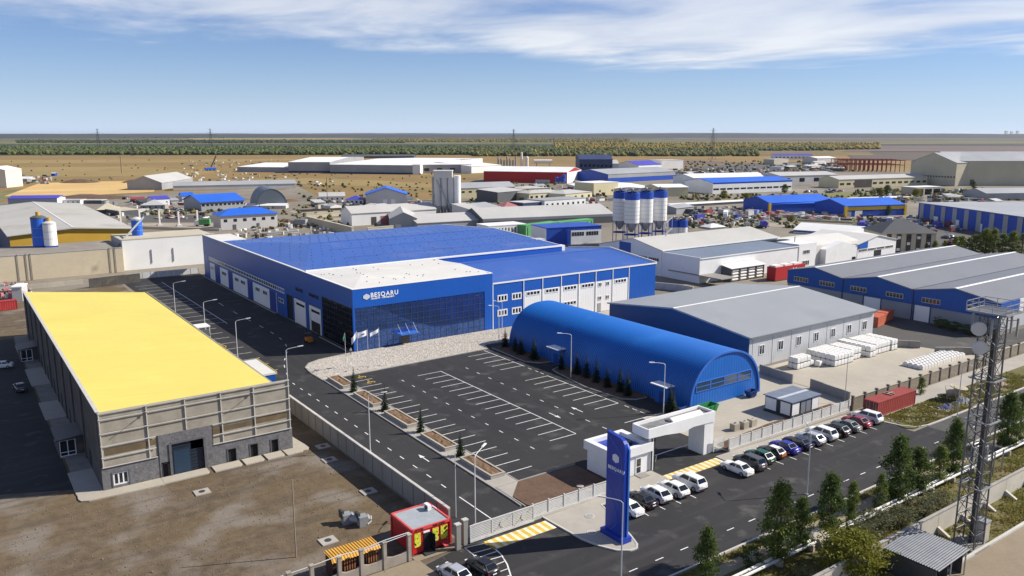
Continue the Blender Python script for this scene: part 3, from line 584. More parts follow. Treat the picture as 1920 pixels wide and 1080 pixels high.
part('roof_unit_base', MB().box(153.9, 192.5, 12.6, 156.8, 194.6, 14.4), MATS['white_trim'], H)
hexlogo(H, 76.0, V0 - .1, 12.3, .88)
text_part('lettering', 'BESQARU', 1.42, H, (77.05, V0 - .13, 12.05), bold=.035)
b = MB()                                               # second line: too small to read in the photograph, built as its strokes
x = 77.1
while x < 82.9:
    w = R.choice((.14, .2, .24)); b.box(x, V0 - .16, 11.52, x + w * .5, V0 - .1, 11.86); b.box(x + w * .5, V0 - .16, R.choice((11.52, 11.62, 11.72)), x + w, V0 - .1, 11.86 if R.random() < .6 else 11.7); x += w + .1
    if 79.4 < x < 79.7: x += .35
part('small_lettering', b, MATS['letter_white'], H)

# ---- yellow-roofed concrete building
Y = thing('concrete_hall', 'unfinished grey concrete hall with wide flat yellow roof and stone base', 'warehouse', (14.3, 116.7, 0))
u0, u1, v0 = 14.4, 40.9, 116.7
part('roof', MB().add([(u0 + .3, v0 + .4, 11.0), (u1 - .3, v0 + .4, 8.9), (40.2, 216.6, 8.9), (u0 + .3, 222, 11.0)] + [(u0 + .3, v0 + .4, 10.6), (u1 - .3, v0 + .4, 8.5), (40.2, 216.6, 8.5), (u0 + .3, 222, 10.6)], [(0, 1, 2, 3), (7, 6, 5, 4), (0, 4, 5, 1), (1, 5, 6, 2), (2, 6, 7, 3), (3, 7, 4, 0)]), MATS['yellow_roof'], Y)
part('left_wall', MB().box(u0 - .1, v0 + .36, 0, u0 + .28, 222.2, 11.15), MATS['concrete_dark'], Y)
part('right_wall', MB().box(40.6, v0 + .36, 0, 40.9, 216.8, 8.85), MATS['concrete_wall'], Y)
part('back_wall', MB().prism([(u0 + .3, 222.2), (u0 + .3, 221.7), (40.6, 216.4), (40.6, 216.9)], 0, 8.4), MATS['concrete_wall'], Y)
part('parapet_cap', MB().box(u0 - .16, v0 + .3, 11.15, u0 + .34, 222.3, 11.25), MATS['stud_metal'], Y)
part('front_wall', MB().box(u0, v0 + .1, 3.3, u1, v0 + .34, 11.1), MATS['concrete_wall'], Y)
cols = (14.55, 20.5, 25.6, 30.6, 35.4, 40.75); rows = (3.35, 4.7, 6.3, 8.2, 10.2, 11.15)
for i in range(5):
    for j in range(5):
        if (i, j) in ((1, 0), (1, 1), (2, 0), (2, 1)): continue
        b = MB()
        b.box(cols[i] + .05, v0 - .02 - R.uniform(0, .03), rows[j] + .03, cols[i + 1] - .05, v0 + .1, rows[j + 1] - .03)
        part('wall_panel', b, MATS['concrete_panel'], Y)
for u_, u2, z_, z2 in ((14.9, 20.3, 5.0, 5.9), (20.6, 21.4, 5.2, 6.0), (30.7, 35.3, 5.1, 5.9), (35.6, 40.4, 5.2, 6.1), (29.2, 30.5, 4.9, 5.9)):
    part('bare_insulation', MB().box(u_, v0 - .075, z_, u2, v0 - .03, z2), MATS['insulation'], Y)
part('wall_panel', MB().box(20.6, v0 - .03, 3.4, 21.5, v0 + .1, 6.25), MATS['concrete_panel'], Y); part('wall_panel', MB().box(29.2, v0 - .03, 3.4, 30.55, v0 + .1, 6.25), MATS['concrete_panel'], Y)
for k, u in enumerate(cols): part('stud', MB().box(u - .07, v0 - .22, 3.3 if not 2 <= k <= 2 else 6.5, u + .07, v0 - .08, 11.2), MATS['stud_metal'], Y)
for z, a, c in ((11.1, u0, u1), (10.2, u0, u1), (8.2, u0, u1), (6.4, u0, 21.4), (6.45, 29.2, u1), (4.75, u0, 21.4), (4.8, 29.2, u1), (3.38, u0, 21.5), (3.42, 29.1, u1)):
    part('rail', MB().box(a, v0 - .3, z - .06, c, v0 - .225, z + .06), MATS['stud_metal'], Y)
for u in (20.2, 35.0): part('lamp_arm', MB().tube((u - 2.1, v0 - 1.2, 9.2), (u, v0 - .3, 10.0), .04).box(u - .15, v0 - .4, 9.95, u + .15, v0 - .31, 10.25), MATS['dark_metal'], Y)
base = MB(); D = v0 + .3
base.box(u0 - .12, v0 - .12, 0, 15.6, D, 3.25).box(15.6, v0 - .12, 2.3, 17.6, D, 3.25).box(15.6, v0 - .12, 0, 17.6, D, .45).box(17.6, v0 - .12, 0, 21.7, D, 3.25)
part('stone_base', base, MATS['stone_clad'], Y); base = MB()
for a, c in ((29.05, 31.1), (32.35, 34.4), (35.6, 37.6), (38.75, 41.0)): base.box(a, v0 - .12, 0, c, D, 3.25)
for a, c in ((31.1, 32.35), (34.4, 35.6), (37.6, 38.75)): base.box(a, v0 - .12, 2.15, c, D, 3.25)
part('stone_base', base, MATS['stone_clad'], Y)
part('portal_surround', MB().box(21.7, v0 - .2, 2.1, 23.2, D, 6.4).box(21.7, v0 - .2, 0, 21.95, D, 2.1).box(27.9, v0 - .2, 0, 29.04, D, 6.4).box(23.2, v0 - .2, 4.9, 27.9, D, 6.4), MATS['stone_clad'], Y)
part('portal_frame', MB().box(23.0, v0 - .32, 0, 23.35, v0 - .21, 4.9).box(27.75, v0 - .32, 0, 28.05, v0 - .21, 4.9).box(23.35, v0 - .32, 4.75, 27.75, v0 - .21, 5.05), MATS['stone_plain'], Y)
gd = part('gate_door', MB().box(23.35, v0 - .05, .05, 26.0, v0 + .05, 4.75).box(26.0, v0 + .1, .05, 27.75, v0 + .2, 4.75), MATS['door_dark'], Y)
part('wicket_door', MB().box(23.6, v0 - .08, .05, 25.8, v0 - .052, 3.6), M('door_slate', (.02, .045, .08), .5, .1, 1), gd)
for a, c in ((22.0, 23.15), (31.15, 32.3), (34.45, 35.55), (37.65, 38.7)):
    d = part('doorway', MB().box(a, v0 + .12, .05, c, v0 + .2, 2.1), MATS['void_dark'], Y)
    part('door_frame', MB().box(a - .14, v0 - .2, 0, a, v0 - .12, 2.3).box(c, v0 - .2, 0, c + .14, v0 - .12, 2.3).box(a, v0 - .2, 2.12, c, v0 - .12, 2.3), MATS['stone_plain'], d)
window(Y, 15.62, v0 + .05, .48, 1.95, 1.8, 3, 1, 'S', fw=.18)
part('window_surround', MB().box(15.45, v0 - .2, .32, 15.6, v0 - .12, 2.45).box(17.6, v0 - .2, .32, 17.75, v0 - .12, 2.45).box(15.6, v0 - .2, 2.3, 17.6, v0 - .12, 2.45), MATS['stone_plain'], Y)
for k in range(9):
    v = 126 + k * 10.6
    part('wall_opening', MB().box(u0 - .14, v, 0.1, u0 - .08, v + 1.6, 2.7), MATS['void_dark'], Y)
    part('wall_buttress', MB().box(u0 - .3, v + 4.5, 0, u0 - .08, v + 5.1, 10.8), MATS['concrete_dark'], Y)
for k, v in enumerate((133.2, 197.0)):
    P = link('porch', None, Y); OFF[P.name] = OFF[Y.name]
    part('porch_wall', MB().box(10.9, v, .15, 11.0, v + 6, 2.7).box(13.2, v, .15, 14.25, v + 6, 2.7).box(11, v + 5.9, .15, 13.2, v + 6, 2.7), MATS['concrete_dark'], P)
    part('porch_roof', MB().ext([(10.6, 2.7), (14.28, 2.7), (14.28, 3.2), (10.6, 2.85)], 'y', v - .3, v + 6.3), MATS['dark_metal'], P)
    part('porch_door', MB().box(11.02, v + .02, .15, 13.18, v + .08, 2.68), MATS['window_glass'], P)
    part('porch_frame', MB().box(11.0, v - .06, .12, 11.12, v + .015, 2.7).box(12.04, v - .06, .12, 12.16, v + .015, 2.7).box(13.08, v - .06, .12, 13.2, v + .015, 2.7).box(11.12, v - .055, 2.56, 13.08, v + .015, 2.69).box(11.12, v - .055, .12, 13.08, v + .015, .26).box(11.12, v - .05, .72, 13.08, v + .015, .82), MATS['white_frame'], P)
ap = thing('concrete_apron', 'pale concrete apron of cast slabs round the foot of the yellow roofed hall', 'pavement', (12, 116, 0)); del ap['category']; ap['kind'] = 'structure'
vv = [117.3, 126, 133, 142, 153, 164, 176, 190, 204, 214, 223.5]
for k, (a, c) in enumerate(zip(vv, vv[1:])): part('slab', MB().box(11.05 + (.5 if k % 2 else 0), a + .03, -.2, 14.25, c - .03, .13 + R.uniform(0, .02)), MATS['slab_dark' if k % 2 else 'paving'], ap)
part('slab', MB().prism([(11.15, 117.25), (11.05, 115.6), (11.3, 114.7), (12.2, 114.3), (21.6, 113.9), (21.6, 116.5), (14.25, 116.5), (14.25, 117.25)], -.2, .15), MATS['concrete_pale'], ap)
for a, c in ((21.65, 27.9), (28.6, 32.6), (33.0, 35.9), (36.3, 39.0), (39.3, 42)): part('slab', MB().prism([(a, 114.2), (c - .4, 114.3), (c, 114.8), (c, 116.5), (a, 116.5)], -.2, .12 + R.uniform(0, .03)), MATS['concrete_pale'], ap)
part('slab', MB().prism([(41.0, 114.9), (42.6, 114.6), (43.2, 115.4), (42.4, 123), (41.0, 124)], -.2, .11), MATS['concrete_pale'], ap)

# ---- blue arched hangar
A = thing('arched_hangar', 'bright blue arched hangar of ribbed sheet metal with glazed end wall', 'hangar', (114, 92.8, 0))
ac, ar, ah = 114.0, 9.55, 9.3; nS, nP = 40, 220
def arc_pt(a, k=1.0): return (ac - ar * k * math.copysign(abs(math.cos(a)) ** .86, math.cos(a)), ah * k * abs(math.sin(a)) ** .92)
vsx, fsx = [], []
for i in range(nP + 1):
    v = 92.8 + 55.5 * i / nP; k = 1.0 + (.0095 if i % 2 else -.0045)
    for j in range(nS + 1):
        x, z = arc_pt(math.pi * j / nS, k); vsx.append((x, v, max(z, 0)))
for i in range(nP):
    for j in range(nS): q = i * (nS + 1) + j; fsx.append((q, q + 1, q + nS + 2, q + nS + 1))
part('arched_roof', MB().add(vsx, fsx), MATS['arch_blue'], A)
endp = [arc_pt(math.pi * j / 32, .985) for j in range(33)]
def end_wall(v, nm):
    return part(nm, MB().ext([(x, max(z, 0)) for x, z in endp], 'y', v, v + .15), MATS['arch_blue_end'], A)
end_wall(93.0, 'end_wall'); end_wall(147.9, 'end_wall')
part('arch_trim', (lambda q: [q.add([(*(lambda p: (p[0], 92.7, p[1]))(arc_pt(math.pi * j / 32, k)),) for j, k in ((t, 1.012), (t + 1, 1.012), (t + 1, .975), (t, .975))] + [(*(lambda p: (p[0], 92.95, p[1]))(arc_pt(math.pi * j / 32, k)),) for j, k in ((t, 1.012), (t + 1, 1.012), (t + 1, .975), (t, .975))], [(0, 1, 2, 3), (4, 7, 6, 5), (0, 4, 5, 1), (3, 2, 6, 7)]) for t in range(32)] and q)(MB()), MATS['sign_blue_lite'], A)
for k in range(4): window(A, 105.95 + 3.8 * k, 92.98, 2.95, 3.75, 1.85, 1, 2, 'S', MATS['sign_blue_lite'], glass('sky_glass', (.04, .07, .11), .08, 1, 1.9), fw=.14)
for u, v in ((103.6, 128.3), (103.3, 97.0)):
    P = link('door_porch', None, A); OFF[P.name] = OFF[A.name]
    part('porch_wall', MB().box(u, v, 0, u + 3.2, v + 3.3, 3.4), MATS['arch_blue_end'], P)
    part('porch_canopy', MB().box(u - .9, v - .3, 3.42, u + 1.4, v + 3.7, 3.58), MATS['white_plain'], P)
    part('porch_door', MB().box(u - .05, v + .8, .05, u - .005, v + 2.2, 2.3), MATS['door_blue'], P)

# ---- grey gabled hall behind the hangar
K = thing('grey_hall', 'long light grey hall with low gable roof and navy gable end beside the hangar', 'warehouse', (132.5, 102.6, 0))
u0, u1, v0, v1, ez, rz = 132.5, 178.2, 102.7, 145.0, 7.0, 9.4; vm = (v0 + v1) / 2
part('front_wall', MB().box(u0 + .2, v0, 0, u1, v0 + .3, ez), MATS['grey_clad'], K)
for k in range(7): part('wall_joint', MB().box(u0 + 1.2 + 6.45 * k, v0 - .04, 0, u0 + 1.32 + 6.45 * k, v0 + .01, ez), MATS['grey_metal'], K)
part('gable_wall', MB().ext([(v0, 0), (v1, 0), (v1, ez), (vm, rz), (v0, ez)], 'x', u0, u0 + .2), MATS['navy_clad'], K)
part('gable_wall', MB().ext([(v0 + .3, 0), (v1, 0), (v1, ez), (vm, rz), (v0 + .3, ez)], 'x', u1 - .2, u1), MATS['grey_clad_y'], K)
part('back_wall', MB().box(u0 + .2, v1 - .3, 0, u1 - .2, v1, ez), MATS['grey_clad'], K)
part('roof', MB().ext([(v0 - .5, ez - .04), (vm, rz), (v1 + .5, ez - .04), (v1 + .5, ez + .2), (vm, rz + .25), (v0 - .5, ez + .2)], 'x', u0 - .15, u1 + .5), M('grey_roof_x', (.31, .325, .335), .5, .05, .05, rib=('x', .4), ribd=.02, stain=((.26, .27, .28), .06, .58, .5)), K)
part('ridge_cap', MB().ext([(vm - .35, rz + .24), (vm + .35, rz + .24), (vm, rz + .32)], 'x', u0 - .15, u1 + .5), MATS['white_trim'], K)
part('verge_trim', MB().ext([(v0 - .5, ez - .06), (v0 - .5, ez + .26), (vm, rz + .34), (v1 + .5, ez + .26), (v1 + .5, ez - .06), (vm, rz)], 'x', u0 - .4, u0 - .155), MATS['grey_metal'], K)
part('gutter', MB().box(u0 - .2, v0 - .72, ez - .12, u1 + .5, v0 - .51, ez + .15), M('gutter_grey', (.17, .18, .19), .5, .1, 1), K)
for k in range(7): window(K, u0 + 3.4 + 6.3 * k, v0, 2.9, 1.7, 2.1, 2, 1, 'S')
part('plinth', MB().box(u0 + .2, v0 - .1, 0, u1, v0 - .002, .5), MATS['concrete_wall'], K)

# ---- three-bay blue and grey hall on the right
B3 = thing('three_bay_hall', 'blue and grey hall under three parallel slate grey gable roofs', 'warehouse', (206.2, 87, 0))
u0, u1 = 206.2, 287.0; vb = (87.2, 108.5, 128.8, 147.2); ez = 8.0; pk = 9.9
for k in range(3):
    a, c = vb[k], vb[k + 1]; m_ = (a + c) / 2
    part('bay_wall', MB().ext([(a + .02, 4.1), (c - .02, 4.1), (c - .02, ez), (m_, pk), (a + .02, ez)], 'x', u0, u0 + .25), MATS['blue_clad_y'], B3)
    part('bay_roof', MB().ext([(a, ez - .1), (m_, pk), (c, ez - .1), (c, ez + .15), (m_, pk + .2), (a, ez + .15)], 'x', u0 - .3, u1), M('slate_roof_x', (.205, .21, .225), .5, .06, .05, rib=('x', .4), ribd=.02, stain=((.165, .17, .18), .06, .58, .5)), B3)
    part('ridge_cap', MB().ext([(m_ - .55, pk + .14), (m_ + .55, pk + .14), (m_, pk + .26)], 'x', u0 - .3, u1), MATS['white_trim'], B3)
    if k: part('valley_gutter', MB().box(u0 - .3, a - .3, ez + .08, u1, a + .3, ez + .2), MATS['dark_metal'], B3)
    if k: part('downpipe', MB().box(u0 - .2, a - .12, 0, u0 - .02, a + .12, ez), MATS['navy_clad'], B3)
    for q in (a + 2.6, c - 7.2): window(B3, u0, q + 4.8, 5.1, 4.8, 1.35, 5, 1, 'W', MATS['stud_metal'])
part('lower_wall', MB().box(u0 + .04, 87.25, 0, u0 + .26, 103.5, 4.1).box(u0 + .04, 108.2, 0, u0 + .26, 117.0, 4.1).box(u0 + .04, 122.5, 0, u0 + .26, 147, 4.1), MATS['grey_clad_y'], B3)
for a, c in ((103.5, 108.2), (117.0, 122.5)):
    d = part('gate_door', MB().box(u0 + .06, a + .35, 0, u0 + .16, c - .35, 4.5), MATS['white_clad_y'], B3)
    part('door_frame', MB().box(u0 - .03, a, 0, u0 + .2, a + .33, 4.75).box(u0 - .03, c - .33, 0, u0 + .2, c, 4.75).box(u0 - .03, a + .33, 4.52, u0 + .2, c - .33, 4.75), MATS['navy_clad'], d)
part('front_wall', MB().box(u0 + .27, 87.0, 0, u1, 87.24, 4.2), MATS['grey_clad'], B3)
part('upper_front_wall', MB().box(u0 + .27, 86.98, 4.2, 216.5, 87.24, ez - .1).box(221, 86.98, 4.2, u1, 87.24, ez - .1), MATS['blue_clad'], B3)
part('white_panel', MB().box(216.5, 86.97, 4.2, 221, 87.24, ez - .1), MATS['white_clad'], B3)
part('plinth', MB().box(u0, 86.8, 0, u1, 86.96, 1.0), MATS['concrete_wall'], B3)
part('wall_ladder', MB().tube((223, 86.7, 1.0), (223, 86.7, 4.2), .06).tube((224.2, 86.7, 1.0), (224.2, 86.7, 4.2), .06), MATS['dark_metal'], B3)

# ---- white works behind (u 200-270, v 176-236)
Wk = thing('white_works', 'white factory with low dark blue-grey roof and taller pale hall behind it', 'factory', (200.5, 176, 0))
wg = M('roof_pale', (.50, .49, .45), .6, .07, .05, rib=('x', .5), ribd=.02); wb = M('roof_bluegrey', (.17, .21, .27), .5, .08, .05, rib=('x', .5), ribd=.02)
part('front_wall', MB().box(200.5, 176.6, 0, 253, 177, 8.1), MATS['white_plain'], Wk)
part('left_wall', MB().box(200.5, 177, 0, 200.9, 193.6, 8.3), MATS['white_clad_y'], Wk)
part('low_roof', MB().ext([(176.5, 7.9), (193.5, 8.2), (193.5, 8.5), (176.5, 8.2)], 'x', 200.8, 253), wb, Wk)
part('roof_edge', MB().box(200.4, 176.4, 8.0, 200.8, 193.5, 8.55).box(200.8, 176.3, 8.0, 253, 176.5, 8.3), MATS['white_trim'], Wk)
part('hall_gable', MB().ext([(193.6, 0), (225.5, 0), (225.5, 7.7), (207.5, 11.6), (193.6, 8.9)], 'x', 200.2, 200.6), MATS['white_clad_y'], Wk)
part('blue_panel', MB().box(200.1, 208.6, 4.9, 200.19, 214.5, 10.0), MATS['blue_clad_y'], Wk)
part('hall_front_wall', MB().box(200.6, 193.6, 8, 264, 193.9, 8.9), MATS['white_plain'], Wk)
part('hall_roof', MB().ext([(193.2, 8.8), (207.5, 11.6), (225.7, 7.7), (225.7, 7.95), (207.5, 11.9), (193.2, 9.05)], 'x', 200, 264), wg, Wk)
part('gutter', MB().box(200, 192.9, 8.75, 264, 193.18, 9.15), MATS['white_trim'], Wk)
part('hall_end_wall', MB().ext([(193.9, 0), (225.5, 0), (225.5, 7.7), (207.5, 11.6), (193.9, 8.8)], 'x', 263.5, 263.9), MATS['white_plain'], Wk)
for k in range(5): window(Wk, 200.2, 222 - 5.6 * k, 4.9, 5.0, 1.2, 5, 1, 'W', MATS['stud_metal'])
part('office_block', MB().box(253, 176.4, 0, 263.5, 186, 8.8), MATS['white_plain'], Wk)
window(Wk, 255.5, 176.4, 5.0, 4, 1.5, 4, 1); window(Wk, 255.5, 176.4, .8, 4, 1.8, 4, 1)
part('right_hall', MB().ext([(177, 0), (177, 7.4), (190, 8.6), (200, 7.4), (200, 0)], 'x', 263.95, 312), MATS['white_roof'], Wk)
part('side_hall', MB().ext([(267, 0), (267, 6), (277, 8.2), (287.2, 6), (287.2, 0)], 'y', 174.6, 176.98), MATS['white_plain'], Wk)
part('side_canopy', MB().box(200, 167, 2.6, 207, 190, 2.9), MATS['concrete_wall'], Wk)
part('roof_vent', MB().tube((215, 206, 10), (215, 206, 12.2), .12).tube((258, 182, 8.8), (258, 182, 10.8), .15), MATS['dark_metal'], Wk)
Wg = thing('white_gable_hall', 'white gabled hall with a blue corner panel and dark doorway beside pipe racks', 'warehouse', (287, 174.5, 0))
part('wall', MB().ext([(287.5, 0), (287.5, 6.3), (301, 8.8), (314.5, 6.3), (314.5, 0)], 'y', 174.5, 199), MATS['white_plain'], Wg)
part('roof', MB().ext([(287, 6.25), (301, 8.85), (315, 6.25), (315, 6.45), (301, 9.1), (287, 6.45)], 'y', 174.1, 199.4), MATS['white_roof'], Wg)
part('blue_panel', MB().ext([(287.8, 4.6), (294, 4.6), (294, 7.3), (287.8, 6.2)], 'y', 174.3, 174.49), MATS['blue_clad'], Wg)
for k in range(4): window(Wg, 288.2 + 6.2 * k, 174.5, 3.2, 5.6, 1.1, 6, 1)
part('doorway', MB().box(299, 174.42, 0, 304, 174.49, 3.1), MATS['void_dark'], Wg)
# ================================================================== smaller things near the camera
# ---- flagpoles and flags
flagm = {'green': M('flag_green', (.05, .38, .22), .7, .1, 2), 'white': M('flag_white', (.80, .80, .80), .7, .06, 2)}
for i, (u, v, c, lab) in enumerate(((64.8, 150.1, 'green', 'flagpole with a small green flag, leftmost on the white gravel'), (67.4, 150.0, 'white', 'flagpole with drooping white flag right of the green flag'), (69.9, 150.3, 'white', 'flagpole with white flag bearing blue print on the gravel'), (72.4, 150.1, 'white', 'rightmost flagpole on the gravel with white flag blown left'))):
    f = thing('flagpole', lab, 'flagpole', (u, v, .1), 0, 'flagpoles in front of the blue hall')
    part('pole', MB().tube((u, v, .1), (u, v, 8.3), .06, 8, .04), MATS['white_pole'], f)
    w = (.7, 1.9, 2.1, 1.9)[i]; b = MB(); n = 8; dr = (.9, 1.2, .35, .8)[i]; hh = (.8, 1.1, 1.15, .75)[i]
    vs = []
    for k in range(n + 1):
        t = k / n; yy = v + .12 * math.sin(t * 6 + i); x = u - .06 - w * t * (.6 if i < 2 else 1)
        vs += [(x, yy, 8.15 - dr * t), (x, yy, 8.15 - hh - dr * t * 1.0 - (.3 * t if i == 1 else 0))]
    b.add(vs, [(2 * k, 2 * k + 2, 2 * k + 3, 2 * k + 1) for k in range(n)])
    fl = part('flag', b, flagm[c], f, smooth=True)
    part('base', MB().lathe(u, v, [(.2, .1), (.2, .22), (.1, .26)], 10), MATS['concrete_wall'], f)
    if i == 2: part('print', MB().add([(u - .7, v - .12 + .0, 7.55), (u - 1.5, v - .12, 7.4), (u - 1.5, v - .12, 7.15), (u - .7, v - .12, 7.3)], [(0, 1, 2, 3)]), MATS['sign_blue'], fl)
# ---- street lamps
def lamp(u, v, h, ax, ay, lab, white=True, group='street lamps of the site', z=0):
    t = thing('street_lamp', lab, 'street lamp', (u, v, z), 0, group); m = MATS['white_pole' if white else 'pole_grey']
    part('pole', MB().tube((u, v, z), (u, v, h - .35), .09, 8, .06), m, t)
    part('arm', MB().path([(u, v, h - .36), (u + ax * .12, v + ay * .12, h - .12), (u + ax * .45, v + ay * .45, h + .03), (u + ax * .8, v + ay * .8, h + .12)], .045, 6), m, t)
    q = (u + ax * .8, v + ay * .8, h + .1); e = (u + ax * 1.2, v + ay * 1.2, h + .2); s = Vector((-ay, ax)).normalized() * .17
    part('lamp_head', MB().add([(q[0] - s.x * .6, q[1] - s.y * .6, q[2]), (q[0] + s.x * .6, q[1] + s.y * .6, q[2]), (e[0] + s.x, e[1] + s.y, e[2]), (e[0] - s.x, e[1] - s.y, e[2]),
        (q[0] - s.x * .5, q[1] - s.y * .5, q[2] + .14), (q[0] + s.x * .5, q[1] + s.y * .5, q[2] + .14), (e[0] + s.x * .8, e[1] + s.y * .8, e[2] + .1), (e[0] - s.x * .8, e[1] - s.y * .8, e[2] + .1)],
        [(3, 2, 1, 0), (4, 5, 6, 7), (0, 1, 5, 4), (1, 2, 6, 5), (2, 3, 7, 6), (3, 0, 4, 7)]), m, t)
    part('base_plate', MB().box(u - .2, v - .2, z, u + .2, v + .2, z + .06), MATS['galv'], t)
lamp(100.0, 120.4, 9.1, -2.2, 1.0, 'white street lamp beside fir trees near the middle of the arched hangar')
lamp(99.4, 94.3, 9.3, -2.2, 1.0, 'white street lamp beside the arched hangar door nearest the portal')
lamp(104.6, 152.6, 8.6, -2.0, .6, 'white street lamp on gravel before the blue wing windows')
lamp(109.6, 158.5, 8.0, -1.6, .9, 'white street lamp behind the arched hangar before the blue wing')
lamp(50.3, 108.6, 9.1, 2.2, -.9, 'white street lamp along the concrete wall halfway down the access road')
lamp(50.6, 79.2, 9.2, 2.4, 1.6, 'white street lamp just inside the sliding gate')
lamp(50.4, 144.3, 8.5, 2.6, -.6, 'white street lamp by the right front corner of the yellow roofed hall')
lamp(50.2, 174.9, 8.2, 2.6, -.6, 'white street lamp between yellow hall and truck bays, nearest of three')
lamp(50.0, 199.8, 8.2, 2.6, -.6, 'white street lamp between yellow hall and truck bays, middle of three')
lamp(50.2, 230.8, 8.2, 2.6, -.6, 'white street lamp between yellow hall and truck bays, farthest of three')
lamp(92.0, 60.4, 9.0, 1.6, 1.8, 'grey street lamp standing in the road lane opposite the parked cars', False)
lamp(56.8, 59.3, 9.3, -1.6, 1.6, 'grey street lamp in the foreground rising before the blue pylon sign', False)
lamp(140.0, 64.0, 9.4, -.5, -1.6, 'grey street lamp on the verge beside lattice mast and cable drum', False)
solo('mast', MB().tube((49.6, 82.2, 0), (49.6, 82.2, 8.8), .07, 8, .05), MATS['pole_grey'], 'thin bare grey mast beside the lamp inside the sliding gate', 'pole', (49.6, 82.2, 0))
solo('mast', MB().tube((29.4, 84.5, 0), (29.4, 84.5, 9.5), .09, 8, .07), M('pole_brown', (.30, .25, .20), .8, .1, 1), 'brown wooden pole in the dirt yard behind the front wall', 'pole', (29.4, 84.5, 0))
solo('mast', MB().tube((131.2, 79.8, 0), (131.2, 79.8, 9.0), .06, 8, .04), MATS['galv'], 'thin grey lightning mast beside the white cabin', 'pole', (131.2, 79.8, 0))
# ---- brick planters along the access road
for k, (a, c) in enumerate(((139.6, 147.1), (126.6, 135.0), (113.7, 122.3), (101.5, 109.3), (88.9, 97.2))):
    t = thing('planter', ('low concrete planter filled with brown mulch at the gravel end of its row', 'second mulch planter counted from the gravel bed', 'middle mulch planter of the row beside the parking bays', 'fourth mulch planter counted from the gravel bed', 'mulch planter nearest the front fence')[k], 'planter', (60.7, a, 0), 0, 'mulch planters between road and car park')
    x0, x1 = 59.5, 61.9
    for q in ((x0, a, x0 + .22, c), (x1 - .22, a, x1, c), (x0 + .22, a, x1 - .22, a + .22), (x0 + .22, c - .22, x1 - .22, c)):
        part('side_wall', MB().box(q[0], q[1], .05, q[2], q[3], .62 + R.uniform(0, .008)), MATS['kerb_grey'], t)
    part('coping', MB().box(x0 - .05, a - .05, .63, x0 + .26, c + .05, .7).box(x1 - .26, a - .05, .63, x1 + .05, c + .05, .7).box(x0 + .26, a - .05, .63, x1 - .26, a + .26, .699).box(x0 + .26, c - .26, .63, x1 - .26, c + .05, .699), MATS['concrete_pale'], t)
    b = MB(); n, m_ = 4, 12; vs = [(x0 + .22 + (x1 - x0 - .44) * i / n, a + .22 + (c - a - .44) * j / m_, .55 + (R.uniform(.0, .22) if 0 < i < n and 0 < j < m_ else 0)) for i in range(n + 1) for j in range(m_ + 1)]
    b.add(vs, [(i * (m_ + 1) + j, (i + 1) * (m_ + 1) + j, (i + 1) * (m_ + 1) + j + 1, i * (m_ + 1) + j + 1) for i in range(n) for j in range(m_)])
    part('mulch', b, MATS['mulch'], t)
# ---- concrete wall between dirt yard and access road
t = thing('boundary_wall', 'long grey concrete panel wall with pale coping between dirt yard and access road', 'wall', (46.9, 79.5, 0))
n = 21; st = (142.5 - 79.6) / n
for k in range(n):
    a = 79.6 + k * st; x = 47.05 - .4 * k / n
    part('wall_panel', MB().box(x - .07 - R.uniform(0, .02), a + .1, 0, x + .07, a + st - .1, 2.85), MATS['concrete_wall'], t)
    part('wall_post', MB().box(x - .14, a - .1, 0, x + .12, a + .1, 2.9), MATS['concrete_wall'], t)
    part('coping', MB().box(x - .2, a + .005, 2.91, x + .2, a + st - .005, 3.05 + R.uniform(0, .02)), MATS['kerb_white'], t)
# ---- red shop cabin
S = thing('shop_cabin', 'bright red shop cabin with yellow poster windows and white air conditioner on its roof', 'kiosk', (40.4, 77, 0))
x0, x1, y0, y1, hz = 40.4, 45.7, 76.8, 82.2, 3.2
part('body', MB().box(x0 + .1, y0 + .1, .15, x1 - .1, y1 - .1, hz - .2), MATS['red_paint'], S)
part('frame', MB().box(x0, y0, .1, x0 + .22, y0 + .22, hz).box(x1 - .22, y0, .1, x1, y0 + .22, hz).box(x0, y1 - .22, .1, x0 + .22, y1, hz).box(x1 - .22, y1 - .22, .1, x1, y1, hz), MATS['red_paint'], S)
part('roof_frame', MB().box(x0 + .22, y0 + .01, hz - .3, x1 - .22, y0 + .25, hz + .01).box(x0 + .22, y1 - .25, hz - .3, x1 - .22, y1 - .01, hz + .01).box(x0 + .01, y0 + .22, hz - .3, x0 + .25, y1 - .22, hz + .02).box(x1 - .25, y0 + .22, hz - .3, x1 - .01, y1 - .22, hz + .02), M('red_trim', (.66, .09, .08), .5, .1, 1), S)
part('roof', MB().box(x0 + .25, y0 + .25, hz - .28, x1 - .25, y1 - .25, hz - .08), M('roof_sheet', (.36, .39, .41), .6, .1, .6, stain=((.22, .23, .23), .8, .58, .5)), S)
